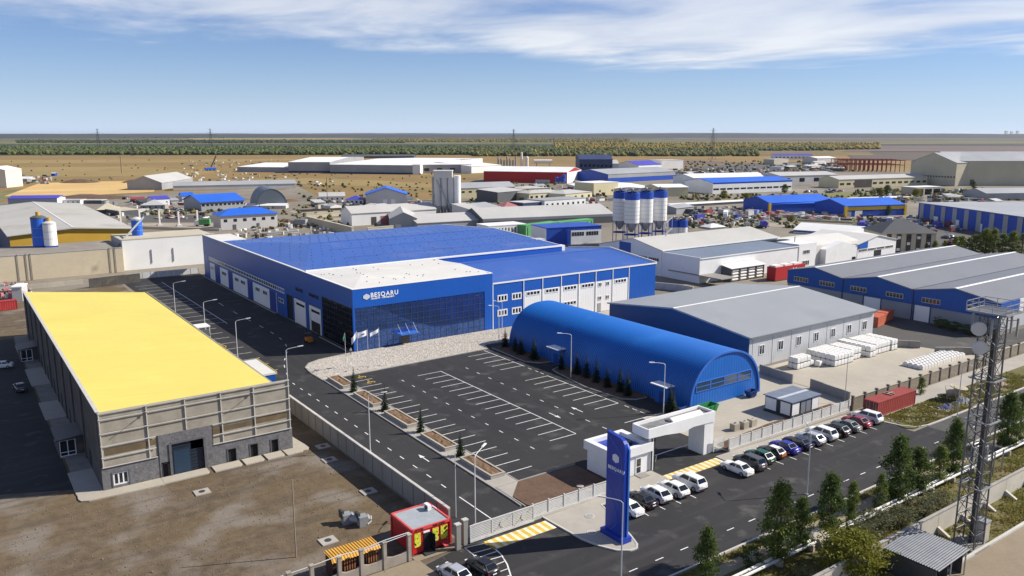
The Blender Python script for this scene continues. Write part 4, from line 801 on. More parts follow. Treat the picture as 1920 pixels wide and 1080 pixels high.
def poster(nm, seed):                                  # yellow window posters with green and black shapes
    m = bpy.data.materials.new(nm); m.use_nodes = True; nt = m.node_tree; b = nt.nodes['Principled BSDF']
    c = nt.nodes.new('ShaderNodeTexCoord'); t = nt.nodes.new('ShaderNodeTexNoise'); t.inputs['Scale'].default_value = 2.1; t.inputs['Detail'].default_value = 1.5
    mp = nt.nodes.new('ShaderNodeMapping'); mp.inputs['Location'].default_value = (seed, seed * 2, seed); nt.links.new(c.outputs['Object'], mp.inputs[0]); nt.links.new(mp.outputs[0], t.inputs['Vector'])
    r = nt.nodes.new('ShaderNodeValToRGB'); r.color_ramp.interpolation = 'CONSTANT'; e = r.color_ramp.elements
    e[0].color = (.02, .03, .015, 1); e[0].position = 0; e[1].color = (.72, .70, .05, 1); e[1].position = .40
    for p, cc in ((.53, (.42, .55, .03, 1)), (.60, (.75, .78, .25, 1)), (.68, (.12, .25, .02, 1))): x = e.new(p); x.color = cc
    nt.links.new(t.outputs['Fac'], r.inputs[0]); nt.links.new(r.outputs[0], b.inputs['Base Color']); b.inputs['Roughness'].default_value = .4; return m
for k, (a, c) in enumerate(((40.75, 41.55), (43.15, 43.95), (44.25, 45.15))):
    w = part('window', MB().box(a - .07, y0 + .03, .88, c + .07, y0 + .099, 2.72), MATS['red_paint'], S); part('poster', MB().box(a, y0 + .012, .95, c, y0 + .029, 2.65), poster('poster_print', 1.3 + k * 2.7), w)
d = part('doorway', MB().box(41.95, y0 + .05, .2, 42.85, y0 + .099, 2.35), MATS['void_dark'], S)
part('open_door', MB().add([(42.85, y0 + .05, .2), (43.0, y0 - .8, .2), (43.05, y0 - .8, .2), (42.92, y0 + .05, .2), (42.85, y0 + .05, 2.35), (43.0, y0 - .8, 2.35), (43.05, y0 - .8, 2.35), (42.92, y0 + .05, 2.35)], [(0, 1, 2, 3), (4, 7, 6, 5), (0, 4, 5, 1), (1, 5, 6, 2), (2, 6, 7, 3), (3, 7, 4, 0)]), MATS['window_glass'], S)
part('door_light', MB().box(41.95, y0 + .0, 2.42, 42.75, y0 + .095, 2.62), MATS['letter_white'], S)
text_part('lettering', 'АРТЕМ', .34, S, (40.75, y0 - .01, hz - .27), mat='void_dark', ext=.01); text_part('lettering', 'МАГАЗИН', .34, S, (43.2, y0 - .01, hz - .27), mat='void_dark', ext=.01)
part('step', MB().box(41.7, y0 - .9, .0, 43.1, y0 - .02, .16), MATS['dark_metal'], S)
part('awning', MB().add([(44.2, y0 - .01, .75), (45.2, y0 - .01, .75), (45.1, y0 - .6, .3), (44.4, y0 - .6, .3)], [(0, 1, 2, 3)]).add([(44.2, y0 - .01, .70), (45.2, y0 - .01, .70), (45.1, y0 - .6, .25), (44.4, y0 - .6, .25)], [(3, 2, 1, 0)]), MATS['red_paint'], S)
ac_ = thing('air_conditioner', 'white air conditioner unit standing on the red shop cabin roof', 'air conditioner', (44.6, 80.6, hz - .08))
part('casing', MB().box(44.4, 80.1, hz - .02, 44.85, 81.1, hz + .65), MATS['white_plain'], ac_); part('fan_grille', MB().tube((44.38, 80.5, hz + .32), (44.3, 80.5, hz + .32), .26, 14), MATS['dark_metal'], ac_); part('foot', MB().box(44.4, 80.15, hz - .08, 44.85, 80.25, hz - .021), MATS['galv'], ac_); part('hose', MB().path([(44.85, 80.4, hz + .3), (45.2, 80.3, hz + .35), (45.5, 79.9, hz + .1)], .05), MATS['white_plain'], ac_)
# ---- shipping containers
def container(nm, lab, loc, L, Wd, Hh, mat, rot=0, dark=None):
    t = thing(nm, lab, 'shipping container', loc, rot); OFF[t.name] = (0, 0, 0)
    def corr(x0, x1, y, z0, z1, d):
        b = MB(); n = int((x1 - x0) / .14); vs = []
        for i in range(n + 1):
            x = x0 + (x1 - x0) * i / n; yy = y + (d if (i // 2) % 2 else 0); vs += [(x, yy, z0), (x, yy, z1)]
        return b.add(vs, [(2 * i, 2 * i + 2, 2 * i + 3, 2 * i + 1) for i in range(n)])
    part('side_wall', corr(.1, L - .1, .05, .2, Hh - .12, .035), mat, t); part('side_wall', corr(.1, L - .1, Wd - .05, .2, Hh - .12, -.035), mat, t)
    r = MB(); n = int(L / .22); vs = []
    for i in range(n + 1): z = Hh - .05 + (.04 if (i // 2) % 2 else 0); vs += [(.1 + (L - .2) * i / n, .06, z), (.1 + (L - .2) * i / n, Wd - .06, z)]
    part('roof', r.add(vs, [(2 * i, 2 * i + 1, 2 * i + 3, 2 * i + 2) for i in range(n)]), mat, t)
    part('floor', MB().box(.06, .06, .08, L - .06, Wd - .06, .2), MATS['dark_metal'], t)
    f = MB()
    for x in (0, L - .12):
        for y in (0, Wd - .12): f.box(x, y, 0, x + .12, y + .12, Hh)
    for y in (.01, Wd - .1): f.box(.12, y, .06, L - .12, y + .09, .22).box(.12, y, Hh - .13, L - .12, y + .09, Hh - .005)
    for x in (.01, L - .1): f.box(x, .12, .06, x + .09, Wd - .12, .22).box(x, .12, Hh - .13, x + .09, Wd - .12, Hh - .005)
    part('frame', f, mat, t)
    for k in range(2):
        d = part('door', MB().box(.02, .13 + k * (Wd / 2 - .12), .23, .07, Wd / 2 - .01 + k * (Wd / 2 - .12), Hh - .14), dark or mat, t)
        for q in (.3, .75): part('lock_bar', MB().tube((-.02, .13 + k * (Wd / 2 - .12) + q, .25), (-.02, .13 + k * (Wd / 2 - .12) + q, Hh - .16), .025), MATS['galv'], d)
    part('back_wall', MB().box(L - .08, .13, .23, L - .04, Wd - .13, Hh - .14), mat, t)
    return t
container('shipping_container', 'long rust red shipping container on the weedy plot beside the last parked cars', (127.9, 71.5, .12), 12.2, 2.7, 2.65, MATS['rust_red'], 0, M('rust_dark', (.16, .04, .035), .7, .2, .6))
solo('scrap_frame', MB().box(133.5, 72.4, 2.8, 133.7, 74, 2.9).box(134.4, 72.4, 2.8, 134.6, 74, 2.91).box(133.2, 73, 2.92, 135.2, 73.15, 3), MATS['concrete_panel'], 'small wooden frame lying on the rust red container roof', 'pallet', (134, 73, 2.8))
a0 = G(1682, 616); c1 = container('shipping_container', 'orange red container in front of the blue and grey hall, nearer end', (190.5, 108.5, 0), 6.1, 2.6, 2.6, M('orange_rib', (.56, .14, .075), .6, .12, .5), rad(12))
c2 = container('shipping_container', 'orange red container standing in shade behind its twin by the blue hall', (197.0, 110.2, 0), 6.1, 2.6, 2.6, M('orange_rib', None), rad(12))
# ---- skip with orange roof by the front wall
t = thing('waste_container', 'brown slatted waste container with ribbed orange roof behind the front wall', 'container', (30.8, 77.2, 0))
part('body', MB().box(30.9, 77.3, .1, 36.4, 79.3, 2.2), M('brown_sheet', (.06, .028, .02), .7, .2, 1), t)
r = MB(); n = 68; vs = []
for i in range(n + 1): z = 2.5 + (.07 if (i // 2) % 2 else 0); x = 30.75 + 5.8 * i / n; vs += [(x, 76.95, z - .35), (x, 77.3, z), (x, 79.5, z)]
part('roof', r.add(vs, [(3 * i, 3 * i + 3, 3 * i + 4, 3 * i + 1) for i in range(n)] + [(3 * i + 1, 3 * i + 4, 3 * i + 5, 3 * i + 2) for i in range(n)]), MATS['orange_tarp'], t)
sm = MB().box(0, 0, 0, .14, .06, 1.2).mesh('slat', M('slat_orange', (.35, .14, .06), .7, .2, 2))
for k in range(14): piece('slat', sm, t, (31.6 + .3 * k + (.5 if k > 6 else 0), 77.23, .7))
# ---- front wall with brown posts, left of the shop
t = thing('front_wall', 'brownish concrete wall with tall posts and pipe rail in the left foreground', 'wall', (24, 76.4, 0))
px_ = (22.6, 25.6, 28.1, 31.2, 33.8, 36.6, 39.7)
for k, u in enumerate(px_):
    p_ = part('wall_post', MB().box(u - .2, 76.0, 0, u + .2, 76.4, 3.2), M('post_brown', (.33, .29, .24), .9, .15, .8), t); part('post_cap', MB().box(u - .26, 75.94, 3.2, u + .26, 76.46, 3.32), MATS['concrete_panel'], p_)
for u, w in zip(px_, px_[1:]):
    vs = [(u + .2, 0), (w - .2, 0), (w - .2, 1.35), ((u + w) / 2 + .5, 1.12), ((u + w) / 2 - .5, 1.12), (u + .2, 1.35)]
    part('wall_panel', MB().ext(vs, 'y', 76.1, 76.3), M('post_brown', None), t)
part('pipe_rail', MB().path([(22.6, 76.25, 3.0), (28.1, 76.2, 3.15), (31.2, 76.2, 3.35), (33.8, 76.2, 3.2), (36.6, 76.2, 3.45), (39.7, 76.2, 3.5)], .05).path([(33.8, 76.3, 2.95), (39.7, 76.3, 3.25)], .05), MATS['pole_grey'], t)
flat('concrete_strip', [(28, 70), (41, 70), (40.6, 75.9), (28, 75.9)], .02, 'footpath')
flat('concrete_strip', [(40.2, 75.4), (46.4, 75.4), (46.4, 76.6), (40.2, 76.6)], .03, 'footpath')
# ---- gate posts and sliding gate
for k, (u, v) in enumerate(((45.6, 75.2), (46.9, 75.7))):
    t = thing('gate_post', ('outer grey concrete gate post beside the red shop', 'inner grey concrete gate post where sliding gate begins')[k], 'gate post', (u, v, 0), 0, 'gate posts by the red shop')
    part('shaft', MB().box(u - .3, v - .25, 0, u + .3, v + .25, 3.1), MATS['concrete_wall'], t); part('cap', MB().box(u - .36, v - .31, 3.1, u + .36, v + .31, 3.24), MATS['kerb_white'], t)
solo('link_beam', MB().box(45.9, 75.3, .1, 46.6, 75.6, .7).box(45.9, 75.3, 1.2, 46.6, 75.6, 1.5), MATS['concrete_wall'], 'concrete cross pieces joining the two gate posts by the shop', 'wall', (46.2, 75.4, 0)) if False else None
t = thing('sliding_gate', 'long pale grey sliding gate with horizontal slats and round emblem across the access road', 'gate', (47.4, 75.4, 0))
gx0, gx1 = 47.4, 56.9
part('bottom_beam', MB().box(gx0, 75.3, .15, gx1, 75.5, .45), MATS['fence_white'], t); part('top_rail', MB().box(gx0, 75.34, 2.2, gx1, 75.46, 2.34), MATS['fence_white'], t)
for u in (gx0, 50.5, 53.7, gx1 - .12): part('upright', MB().box(u, 75.33, .45, u + .12, 75.47, 2.2), MATS['fence_white'], t)
sm = {w: MB().box(0, 0, 0, w, .05, .13).mesh('slat', MATS['fence_white']) for w in (2.98, 3.08)}
for u, w in ((47.52, 2.98), (50.62, 3.08), (53.82, 2.98)):
    for j in range(8): piece('slat', sm[w], t, (u, 75.375, .52 + .21 * j))
for u in (52.1, 55.3): part('emblem', MB().tube((u, 75.30, 1.3), (u, 75.34, 1.3), .42, 12), MATS['kerb_white'], t)
for u0_, u1_ in ((50.7, 53.6), (53.9, 56.7)): part('brace', MB().tube((u0_, 75.31, .5), (u1_, 75.31, 2.15), .05), MATS['kerb_white'], t)
# ---- white panel fences along the street front
def white_fence(lab, u0, u1, v, n, h=2.1):
    t = thing('panel_fence', lab, 'fence', (u0, v, 0)); s = (u1 - u0) / n
    part('footing', MB().box(u0, v - .2, 0, u1, v + .2, .5), MATS['kerb_white'], t)
    for k in range(n + 1): part('fence_post', MB().box(u0 + k * s - .08, v - .1, .5, u0 + k * s + .08, v + .1, h + .15), MATS['fence_white'], t)
    for k in range(n):
        a, c = u0 + k * s + .08, u0 + (k + 1) * s - .08
        p_ = part('fence_panel', MB().box(a, v - .03, h - .12, c, v + .05, h).box(a, v - .03, .55, c, v + .05, .7).box(a, v - .025, .7, a + .1, v + .045, h - .12).box(c - .1, v - .025, .7, c, v + .045, h - .12), MATS['fence_white'], t)
        q = MB()
        for j in range(6): q.box(a + .1, v - .015, .76 + j * (h - .95) / 6, c - .1, v + .035, .76 + (j + .72) * (h - .95) / 6)
        part('slat', q, MATS['fence_white'], p_, kind='stuff')
    return t
white_fence('pale slatted panel fence between sliding gate and guardhouse', 57.1, 72.4, 75.9, 6)
white_fence('long pale slatted panel fence behind the row of parked cars', 95.2, 127.0, 76.4, 12)
t = thing('wicket_gate', 'small lattice wicket gate beside the right foot of the white portal', 'gate', (92.7, 77.4, 0))
part('gate_frame', MB().box(92.7, 77.35, .2, 95.1, 77.42, .3).box(92.7, 77.35, 2.1, 95.1, 77.42, 2.2).box(92.7, 77.35, .3, 92.8, 77.42, 2.1).box(95, 77.35, .3, 95.1, 77.42, 2.1), MATS['fence_white'], t)
for k in range(7): part('slat', MB().box(92.8, 77.36, .42 + .24 * k, 95, 77.41, .52 + .24 * k), MATS['fence_white'], t)
# ---- stone wall with dark posts on the right
t = thing('stone_wall', 'long brown stone panel wall with dark capped posts beside the street pavement', 'wall', (128, 76.4, 0))
pm = MB().box(.14, -.1, 0, 3.62, .1, 2.3).mesh('wall_panel', MATS['fence_stone']); cm = MB().box(.14, -.2, 2.3, 3.62, .2, 2.45).mesh('coping', MATS['fence_cap'])
qm = MB().box(-.14, -.24, 0, .14, .16, 2.6).mesh('wall_post', MATS['post_dark']); km = MB().box(-.22, -.34, 2.6, .22, .22, 2.72).mesh('post_cap', MATS['post_dark'])
for k in range(30):
    u = 128 + 3.76 * k; piece('wall_panel', pm, t, (u, 76.4, 0)); piece('coping', cm, t, (u, 76.4, R.uniform(0, .02))); o = piece('wall_post', qm, t, (u, 76.4, 0)); link('post_cap', km, o)
# ---- low concrete walls in the yards
def low_wall(nm, lab, pts, h, w=.25, step=3.0, mat='concrete_wall'):
    t = thing(nm, lab, 'wall', (*pts[0], 0))
    for p, q in zip(pts, pts[1:]):
        p = Vector(p); q = Vector(q); L = (q - p).length; n = max(1, round(L / step)); d = (q - p) / n; s = Vector((-d.y, d.x)).normalized() * w / 2; e = d.normalized() * .03
        for k in range(n):
            a = p + d * k + e; c = p + d * (k + 1) - e
            part('wall_panel', MB().prism([tuple(a - s), tuple(c - s), tuple(c + s), tuple(a + s)], 0, h + R.uniform(-.03, .03)), MATS[mat], t)
    return t
low_wall('low_wall', 'low grey concrete wall behind the right end of the arched hangar', [(133.4, 100.4), (132.7, 92)], 1.9)
low_wall('low_wall', 'low grey concrete wall beside the white cabin, stopping at the street fence', [(133.2, 88.4), (131.8, 79.2)], 1.9)
low_wall('block_wall', 'short grey concrete block wall right of the white sacks', [(176.4, 95.4), (179.6, 91.8)], 1.6, .5, 2.4)
low_wall('block_wall', 'grey concrete block wall between low white blocks and the side road', [(177.2, 87.2), (181, 84.5), (184, 82.0)], 1.6, .5, 2.4)
low_wall('retaining_wall', 'long white capped retaining wall between blue wing and white works', [(171, 203), (185, 172), (186, 166)], 2.2, .35, 4, 'kerb_white')
# ---- white concrete wall in the lower right
t = thing('white_wall', 'long whitewashed concrete wall with sloping props across the lower right corner', 'wall', (70, 44.6, 0))
for k in range(16):
    u = 66 + 5.9 * k; part('wall_panel', MB().box(u + .04, 44.5, 0, u + 5.86, 44.72, 2.55 + R.uniform(-.03, .03)), M('whitewash', (.56, .52, .44), .9, .14, .25, stain=((.36, .31, .24), .25, .58, .6)), t)
    part('coping', MB().box(u + .02, 44.42, 2.6, u + 5.88, 44.8, 2.72), M('whitewash_grey', (.36, .34, .31), .9, .15, .6), t)
    if k % 1 == 0: part('prop', MB().ext([(44.45, .1), (44.45, .9), (43.0, .15), (43.0, .02)], 'x', u - .2, u + .2), M('whitewash', None), t)
# ---- twin pipes on supports
def pipeline(lab, u0, u1):
    t = thing('pipeline', lab, 'pipeline', (u0, 51, 0))
    part('pipe', MB().tube((u0, 50.75, .95), (u1, 50.75, .95), .17, 8), MATS['pipe_white'], t); part('pipe', MB().tube((u0, 51.35, .95), (u1, 51.35, .95), .17, 8), MATS['pipe_white'], t)
    n = int((u1 - u0) / 6)
    for k in range(n + 1): u = u0 + 1 + k * (u1 - u0 - 2) / n; part('pipe_support', MB().box(u - .2, 50.5, 0, u + .2, 51.6, .78), MATS['concrete_pale'], t)
    return t
pipeline('pair of white pipes on low supports running out of the bottom edge', 48, 80.2)
pipeline('pair of white pipes on low supports running behind the lattice mast', 82.4, 118.6)
pipeline('pair of white pipes on low supports at the right edge', 121.6, 190)
for k, (u, lab) in enumerate(((81.3, 'concrete slab bridging the gap between two pipe runs'), (120.1, 'steel pipe gantry beside the lattice mast'))):
    t = thing('pipe_gantry', lab, 'gantry', (u, 51, 0))
    if k == 0:
        part('leg', MB().box(80.3, 50.3, 0, 80.6, 51.8, 1.0), MATS['concrete_pale'], t); part('leg', MB().box(82.0, 50.3, 0, 82.3, 51.8, 1.0), MATS['concrete_pale'], t); part('deck', MB().box(79.9, 50.2, 1.0, 82.7, 52.9, 1.2), MATS['concrete_pale'], t)
    else:
        for a in (118.8, 121.4):
            for c in (48.6, 51.8): part('leg', MB().tube((a, c, 0), (a, c, 3.6), .1), MATS['galv'], t)
        for c in (48.6, 51.8): part('beam', MB().tube((118.8, c, 3.6), (121.4, c, 3.6), .09), MATS['galv'], t)
        for a in (118.8, 121.4): part('beam', MB().tube((a, 48.6, 3.6), (a, 51.8, 3.6), .09), MATS['galv'], t)
        for c in (50.75, 51.35): part('pipe_loop', MB().path([(118.6, c, .95), (118.9, c, 3.3), (121.3, c, 3.3), (121.6, c, .95)], .16), MATS['pipe_white'], t)
# ---- pylon sign
P = thing('pylon_sign', 'tall dark blue pylon sign with white emblem and lettering at the street corner', 'sign', (62.6, 66.4, .12))
pu0, pu1, pv0, pv1, ph = 62.25, 63.05, 64.9, 68.0, 13.3
prof = [(pv1, .12), (pv0, .12), (pv0, ph - 1.25), (pv0 + .1, ph - .85), (pv0 + .35, ph - .5), (pv0 + .8, ph - .28), (pv1, ph - .0)]
part('slab', MB().ext(prof, 'x', pu0, pu1 - .3), MATS['sign_blue'], P)
part('slab', MB().ext([(a - .12 if a == pv0 else a, z - .35 if z > 1 else z) for a, z in prof], 'x', pu1 - .24, pu1), MATS['sign_blue_lite'], P)
part('base', MB().box(pu0 - .35, pv0 - .4, .1, pu1 + .3, pv1 + .5, .75), MATS['sign_blue'], P)
def relief(pts, w=.05): 
    b = MB()
    for (a, z), (c, y_) in zip(pts, pts[1:]): b.tube((pu0 - .01, a, z), (pu0 - .01, c, y_), w, 5)
    part('relief_line', b, MATS['sign_blue_lite'], P)
relief([(pv1 - .1, ph - .3), (pv0 + 1.6, ph - 1.4), (pv0 + .75, ph - 2.1), (pv0 + .45, ph - 2.9), (pv0 + .4, 4.6)]); relief([(pv1 - .05, 7.2), (pv0 + 1.3, 5.2), (pv0 + .4, 4.2)]); relief([(pv1 - .7, 5.6), (pv0 + 1.4, 4.0), (pv0 + 1.15, 3.2), (pv0 + 1.15, 2.0), (pv0 + 2.2, .9)])
for i in range(5):                                     # emblem on the road-facing side (faces -x)
    y_ = 66.35 + .5 - i * .22; hh = (.36, .47, .56, .47, .36)[i]; part('emblem_bar', MB().box(pu0 - .03, y_ - .09, 10.3 - hh, pu0 - .005, y_ + .09, 10.3 + hh), MATS['letter_white'], P)
text_part('lettering', 'BESQARU', .58, P, (pu0 - .03, 67.65, 8.75), rz=-math.pi / 2, ext=.02, bold=.012)
part('underline', MB().box(pu0 - .04, 65.5, 8.45, pu0 - .005, 67.5, 8.52), MATS['sign_blue_lite'], P)
# ---- guardhouse
g = thing('guardhouse', 'small white guardhouse with deep parapet and blue roof well behind the pylon sign', 'guardhouse', (72.8, 78.4, 0))
part('wall', MB().box(73.1, 78.3, .05, 79.9, 84.0, 3.2), MATS['white_plain'], g)
x0, x1, y0, y1 = 72.7, 80.2, 77.9, 84.4
part('parapet', MB().box(x0, y0, 3.2, x1, y0 + .7, 4.5).box(x0, y1 - .7, 3.2, x1, y1, 4.5).box(x0, y0 + .7, 3.2, x0 + .9, y1 - .7, 4.5).box(x1 - .9, y0 + .7, 3.2, x1, y1 - .7, 4.5), MATS['white_plain'], g)
part('roof', MB().box(x0 + .9, y0 + .7, 3.21, x1 - .9, y1 - .7, 3.9), MATS['sign_blue'], g)
part('roof_unit', MB().box(77.4, 80.2, 3.9, 78.4, 81.0, 4.35), MATS['dark_metal'], g)
window(g, 75.4, 78.3, 1.0, .5, 1.7, 1, 2, 'S', MATS['white_frame']); d = part('door', MB().box(77.2, 78.22, .1, 78.4, 78.296, 2.6), MATS['white_frame'], g); part('door_glass', MB().box(77.42, 78.19, .35, 78.18, 78.215, 1.2).box(77.42, 78.19, 1.35, 78.18, 78.215, 2.45), MATS['window_glass'], d)
part('door_step', MB().box(77.0, 76.9, .1, 78.7, 78.2, .22), MATS['concrete_wall'], g)
part('corner_pillar', MB().box(79.95, 78.1, .05, 80.6, 78.55, 5.3), MATS['white_plain'], g); part('corner_stripe', MB().box(80.1, 78.03, .05, 80.3, 78.095, 5.2), MATS['void_dark'], g)
# ---- entrance portal
p = thing('entrance_portal', 'white entrance portal bridging the car park driveway beside the guardhouse', 'portal', (86, 78.5, 0))
part('pillar', MB().prism([(91.0, 77.8), (92.6, 77.8), (92.6, 80.9), (91.0, 80.9)], 0, 4.96), MATS['white_plain'], p); part('pillar_slot', MB().box(92.61, 78.4, .05, 92.7, 78.9, 5.9), MATS['void_dark'], p); part('pillar_wing', MB().box(92.72, 77.9, 0, 93.2, 79.2, 5.9), MATS['white_plain'], p)
bt = [(79.1, 5.3), (82.5, 5.15), (86.4, 4.7), (88.4, 5.1), (93.2, 4.95), (93.2, 6.62), (79.1, 6.68)]
part('beam_front', MB().ext(bt, 'y', 77.7, 77.95), MATS['white_plain'], p); part('beam_back', MB().ext(bt, 'y', 80.8, 81.05), MATS['white_plain'], p)
part('beam_end', MB().box(79.1, 77.95, 5.2, 79.35, 80.8, 6.62).box(92.95, 77.95, 5.25, 93.2, 80.8, 6.60), MATS['white_plain'], p)
part('beam_deck', MB().box(79.35, 77.95, 5.3, 92.95, 80.8, 6.2), M('deck_grey', (.22, .22, .22), .8, .2, 1, stain=((.10, .10, .10), .6, .55, .6)), p)
part('deck_ridge', MB().ext([(78.3, 6.21), (80.4, 6.21), (79.3, 6.75)], 'x', 85, 91.5), MATS['white_roof'], p)
part('pillar', MB().box(80.65, 78.2, 0, 81.0, 78.55, 5.1), MATS['void_dark'], p)
t = thing('barrier', 'white and dark barrier arm closed under the white entrance portal', 'barrier', (81.5, 80.2, 0)); part('post', MB().box(81.3, 80.0, 0, 81.7, 80.4, 1.1), MATS['white_plain'], t); part('arm', MB().tube((81.5, 80.2, 1.0), (90.6, 80.3, 1.05), .06), MATS['white_pole'], t); part('strut', MB().tube((83.2, 80.2, .0), (83.4, 80.2, 1.0), .06), MATS['white_pole'], t)
# ---- white cabin with grey roof
t = thing('substation_cabin', 'white panelled cabin with dark frame and two blue-grey roof halves', 'cabin', (115.2, 79.6, 0))
x0, x1, y0, y1, hh = 115.3, 123.2, 79.8, 85.3, 2.9
part('skid', MB().box(x0 - .1, y0 - .1, 0, x1 + .1, y1 + .1, .35), MATS['dark_metal'], t)
part('body', MB().box(x0 + .05, y0 + .05, .35, x1 - .05, y1 - .05, hh), M('frame_navy', (.03, .04, .055), .5, .1, 1), t)
for a, c in ((y0 + .25, y0 + 2.2), (y0 + 3.1, y1 - .2)): part('wall_panel', MB().box(x0 - .01, a, .55, x0 + .045, c, hh - .25), MATS['white_plain'], t)
for a, c in ((x0 + .25, x0 + 2.2), (x1 - 2.0, x1 - .2)): part('wall_panel', MB().box(a, y0 - .01, .55, c, y0 + .045, hh - .25), MATS['white_plain'], t)
for a in (118.0, 119.5): part('door', MB().box(a, y0 - .01, .5, a + 1.3, y0 + .045, hh - .3), M('door_grey', (.20, .22, .25), .5, .1, 1), t)
for a, c in ((y0 - .25, y0 + 2.3), (y0 + 3.0, y1 + .25)): part('roof', MB().box(x0 - .25, a, hh, x1 + .25, c, hh + .16), M('cabin_roof', (.17, .20, .26), .5, .12, .6), t)
part('roof_joint', MB().box(x0 - .25, y0 + 2.32, hh, x1 + .25, y0 + 2.98, hh + .20), M('joint_grey', (.50, .53, .57), .5, .1, 1), t)
# ---- skips and blocks near the hangar
def skip(nm, lab, u, v, m, L=4.2, Wd=2.0, h=1.4, rot=0):
    t = thing(nm, lab, 'skip', (u, v, 0), rot); OFF[t.name] = (0, 0, 0)
    o = [(-L / 2 + .5, -Wd / 2 + .15, .12), (L / 2 - .5, -Wd / 2 + .15, .12), (L / 2 - .5, Wd / 2 - .15, .12), (-L / 2 + .5, Wd / 2 - .15, .12), (-L / 2, -Wd / 2, h), (L / 2, -Wd / 2, h), (L / 2, Wd / 2, h), (-L / 2, Wd / 2, h)]
    i = [(x * .94, y * .9, z + (.1 if z < 1 else 0)) for x, y, z in o]
    part('hull', MB().add(o + i, [(0, 3, 2, 1), (0, 1, 5, 4), (1, 2, 6, 5), (2, 3, 7, 6), (3, 0, 4, 7), (8, 9, 10, 11), (8, 12, 13, 9), (9, 13, 14, 10), (10, 14, 15, 11), (11, 15, 12, 8), (4, 5, 13, 12), (5, 6, 14, 13), (6, 7, 15, 14), (7, 4, 12, 15)]), m, t)
    for x in (-L / 4, 0, L / 4): part('rib', MB().box(x - .05, -Wd / 2 - .06, .3, x + .05, -Wd / 2 + .02, h - .02), m, t)
    for k in range(2): part('runner', MB().box(-L / 2 + .6, -.6 + k * 1.1, 0, L / 2 - .6, -.5 + k * 1.1, .12), MATS['dark_metal'], t)
    return t
sk = M('skip_green', (.02, .22, .06), .6, .15, 1, stain=((.05, .12, .05), .8, .6, .6)); skip('skip', 'green metal skip beside the portal under the arched hangar end', 106.3, 90.6, sk)
skip('skip', 'small blue metal skip at the right foot of the arched hangar', 119.6, 91.6, M('skip_blue', (.02, .06, .22), .6, .15, 1), 2.2, 1.5, 1.3); skip('skip', 'blue skip half hidden behind the green one', 102.4, 91.9, M('skip_blue', None), 2.4, 1.6, 1.2)
for k, (u, v) in enumerate(((103.4, 82.0), (105.4, 81.7), (107.3, 81.6))):
    t = thing('concrete_block', ('pale concrete block on the sandy yard, nearest the portal', 'middle of three pale concrete blocks on the sandy yard', 'right one of three pale concrete blocks beside the soil strip')[k], 'block', (u, v, 0), 0, 'concrete blocks by the soil strip')
    part('body', MB().box(u - .65, v - .5, 0, u + .65, v + .55, 1.15 + .05 * k), MATS['concrete_pale'], t); part('lifting_eye', MB().box(u - .2, v - .05, 1.15, u + .2, v + .05, 1.32), MATS['dark_metal'], t)
t = thing('machine_part', 'grey steel machine part with twin flanges lying in the dirt yard', 'machine', (38, 87.6, 0))
for k, (u, v) in enumerate(((37.6, 88.9), (39.0, 87.2))):
    part('housing', MB().prism([(u - .6, v - .6), (u + .5, v - .7), (u + .6, v + .5), (u - .5, v + .6)], 0, 1.3), MATS['grey_metal'], t); part('flange', MB().tube((u + .62, v, .75), (u + .85, v, .75), .52, 12), MATS['galv'], t); part('hood', MB().prism([(u - .62, v - .1), (u - .3, v - .1), (u - .3, v + .9), (u - .62, v + .9)], .7, 1.7), MATS['dark_metal'], t)
part('drum', MB().tube((38.0, 88.5, .65), (38.8, 87.6, .65), .5, 12), MATS['grey_metal'], t); part('hose', MB().path([(39.7, 87.4, .8), (40.1, 87.0, 1.0), (39.9, 86.6, .5), (39.4, 86.5, .3)], .08), MATS['pole_grey'], t)
for k, (u, v, lab) in enumerate(((25.2, 108.6, 'square concrete manhole slab in front of the dark gate door'), (33.9, 85.9, 'square concrete manhole slab behind the orange waste container'), (45.1, 114.6, 'manhole slab in the wall shade, farthest from the shop'), (43.8, 109.0, 'manhole slab in the wall shade, second from the far end'), (43.8, 95.6, 'manhole slab in the wall shade, nearest the red shop'))):
    t = thing('manhole', lab, 'manhole', (u, v, 0), 0, 'manhole slabs in the dirt yard'); part('slab', MB().box(u - 1.0, v - .9, -.1, u + 1.0, v + .9, .1), MATS['paving'], t); part('cover', MB().lathe(u, v, [(.42, .1), (.42, .14), (.36, .15)], 14), MATS['dark_metal'] if k < 2 else MATS['soil'], t)
for k, (u, v) in enumerate(((63.6, 72.4), (60.9, 68.9))):
    t = thing('manhole', ('round manhole ring on the street corner pavement, nearer the fence', 'round manhole ring on the pavement, nearer the pylon sign')[k], 'manhole', (u, v, .12), 0, 'manholes in the corner pavement'); part('ring', MB().lathe(u, v, [(.62, .12), (.62, .17), (.5, .17)], 16), MATS['kerb_white'], t); part('cover', MB().lathe(u, v, [(.48, .12), (.48, .18), (.4, .185)], 16), MATS['kerb_grey'], t)
for k, (u, v) in enumerate(((68.3, 79.9), (68.5, 78.2))): solo('manhole', MB().lathe(u, v, [(.5, .08), (.5, .24), (.42, .26)], 16), MATS['concrete_pale'], ('round concrete lid in the brown earth bed, farther from the fence', 'round concrete lid in the brown earth bed close to the fence')[k], 'manhole', (u, v, .08), 'lids in the earth bed')
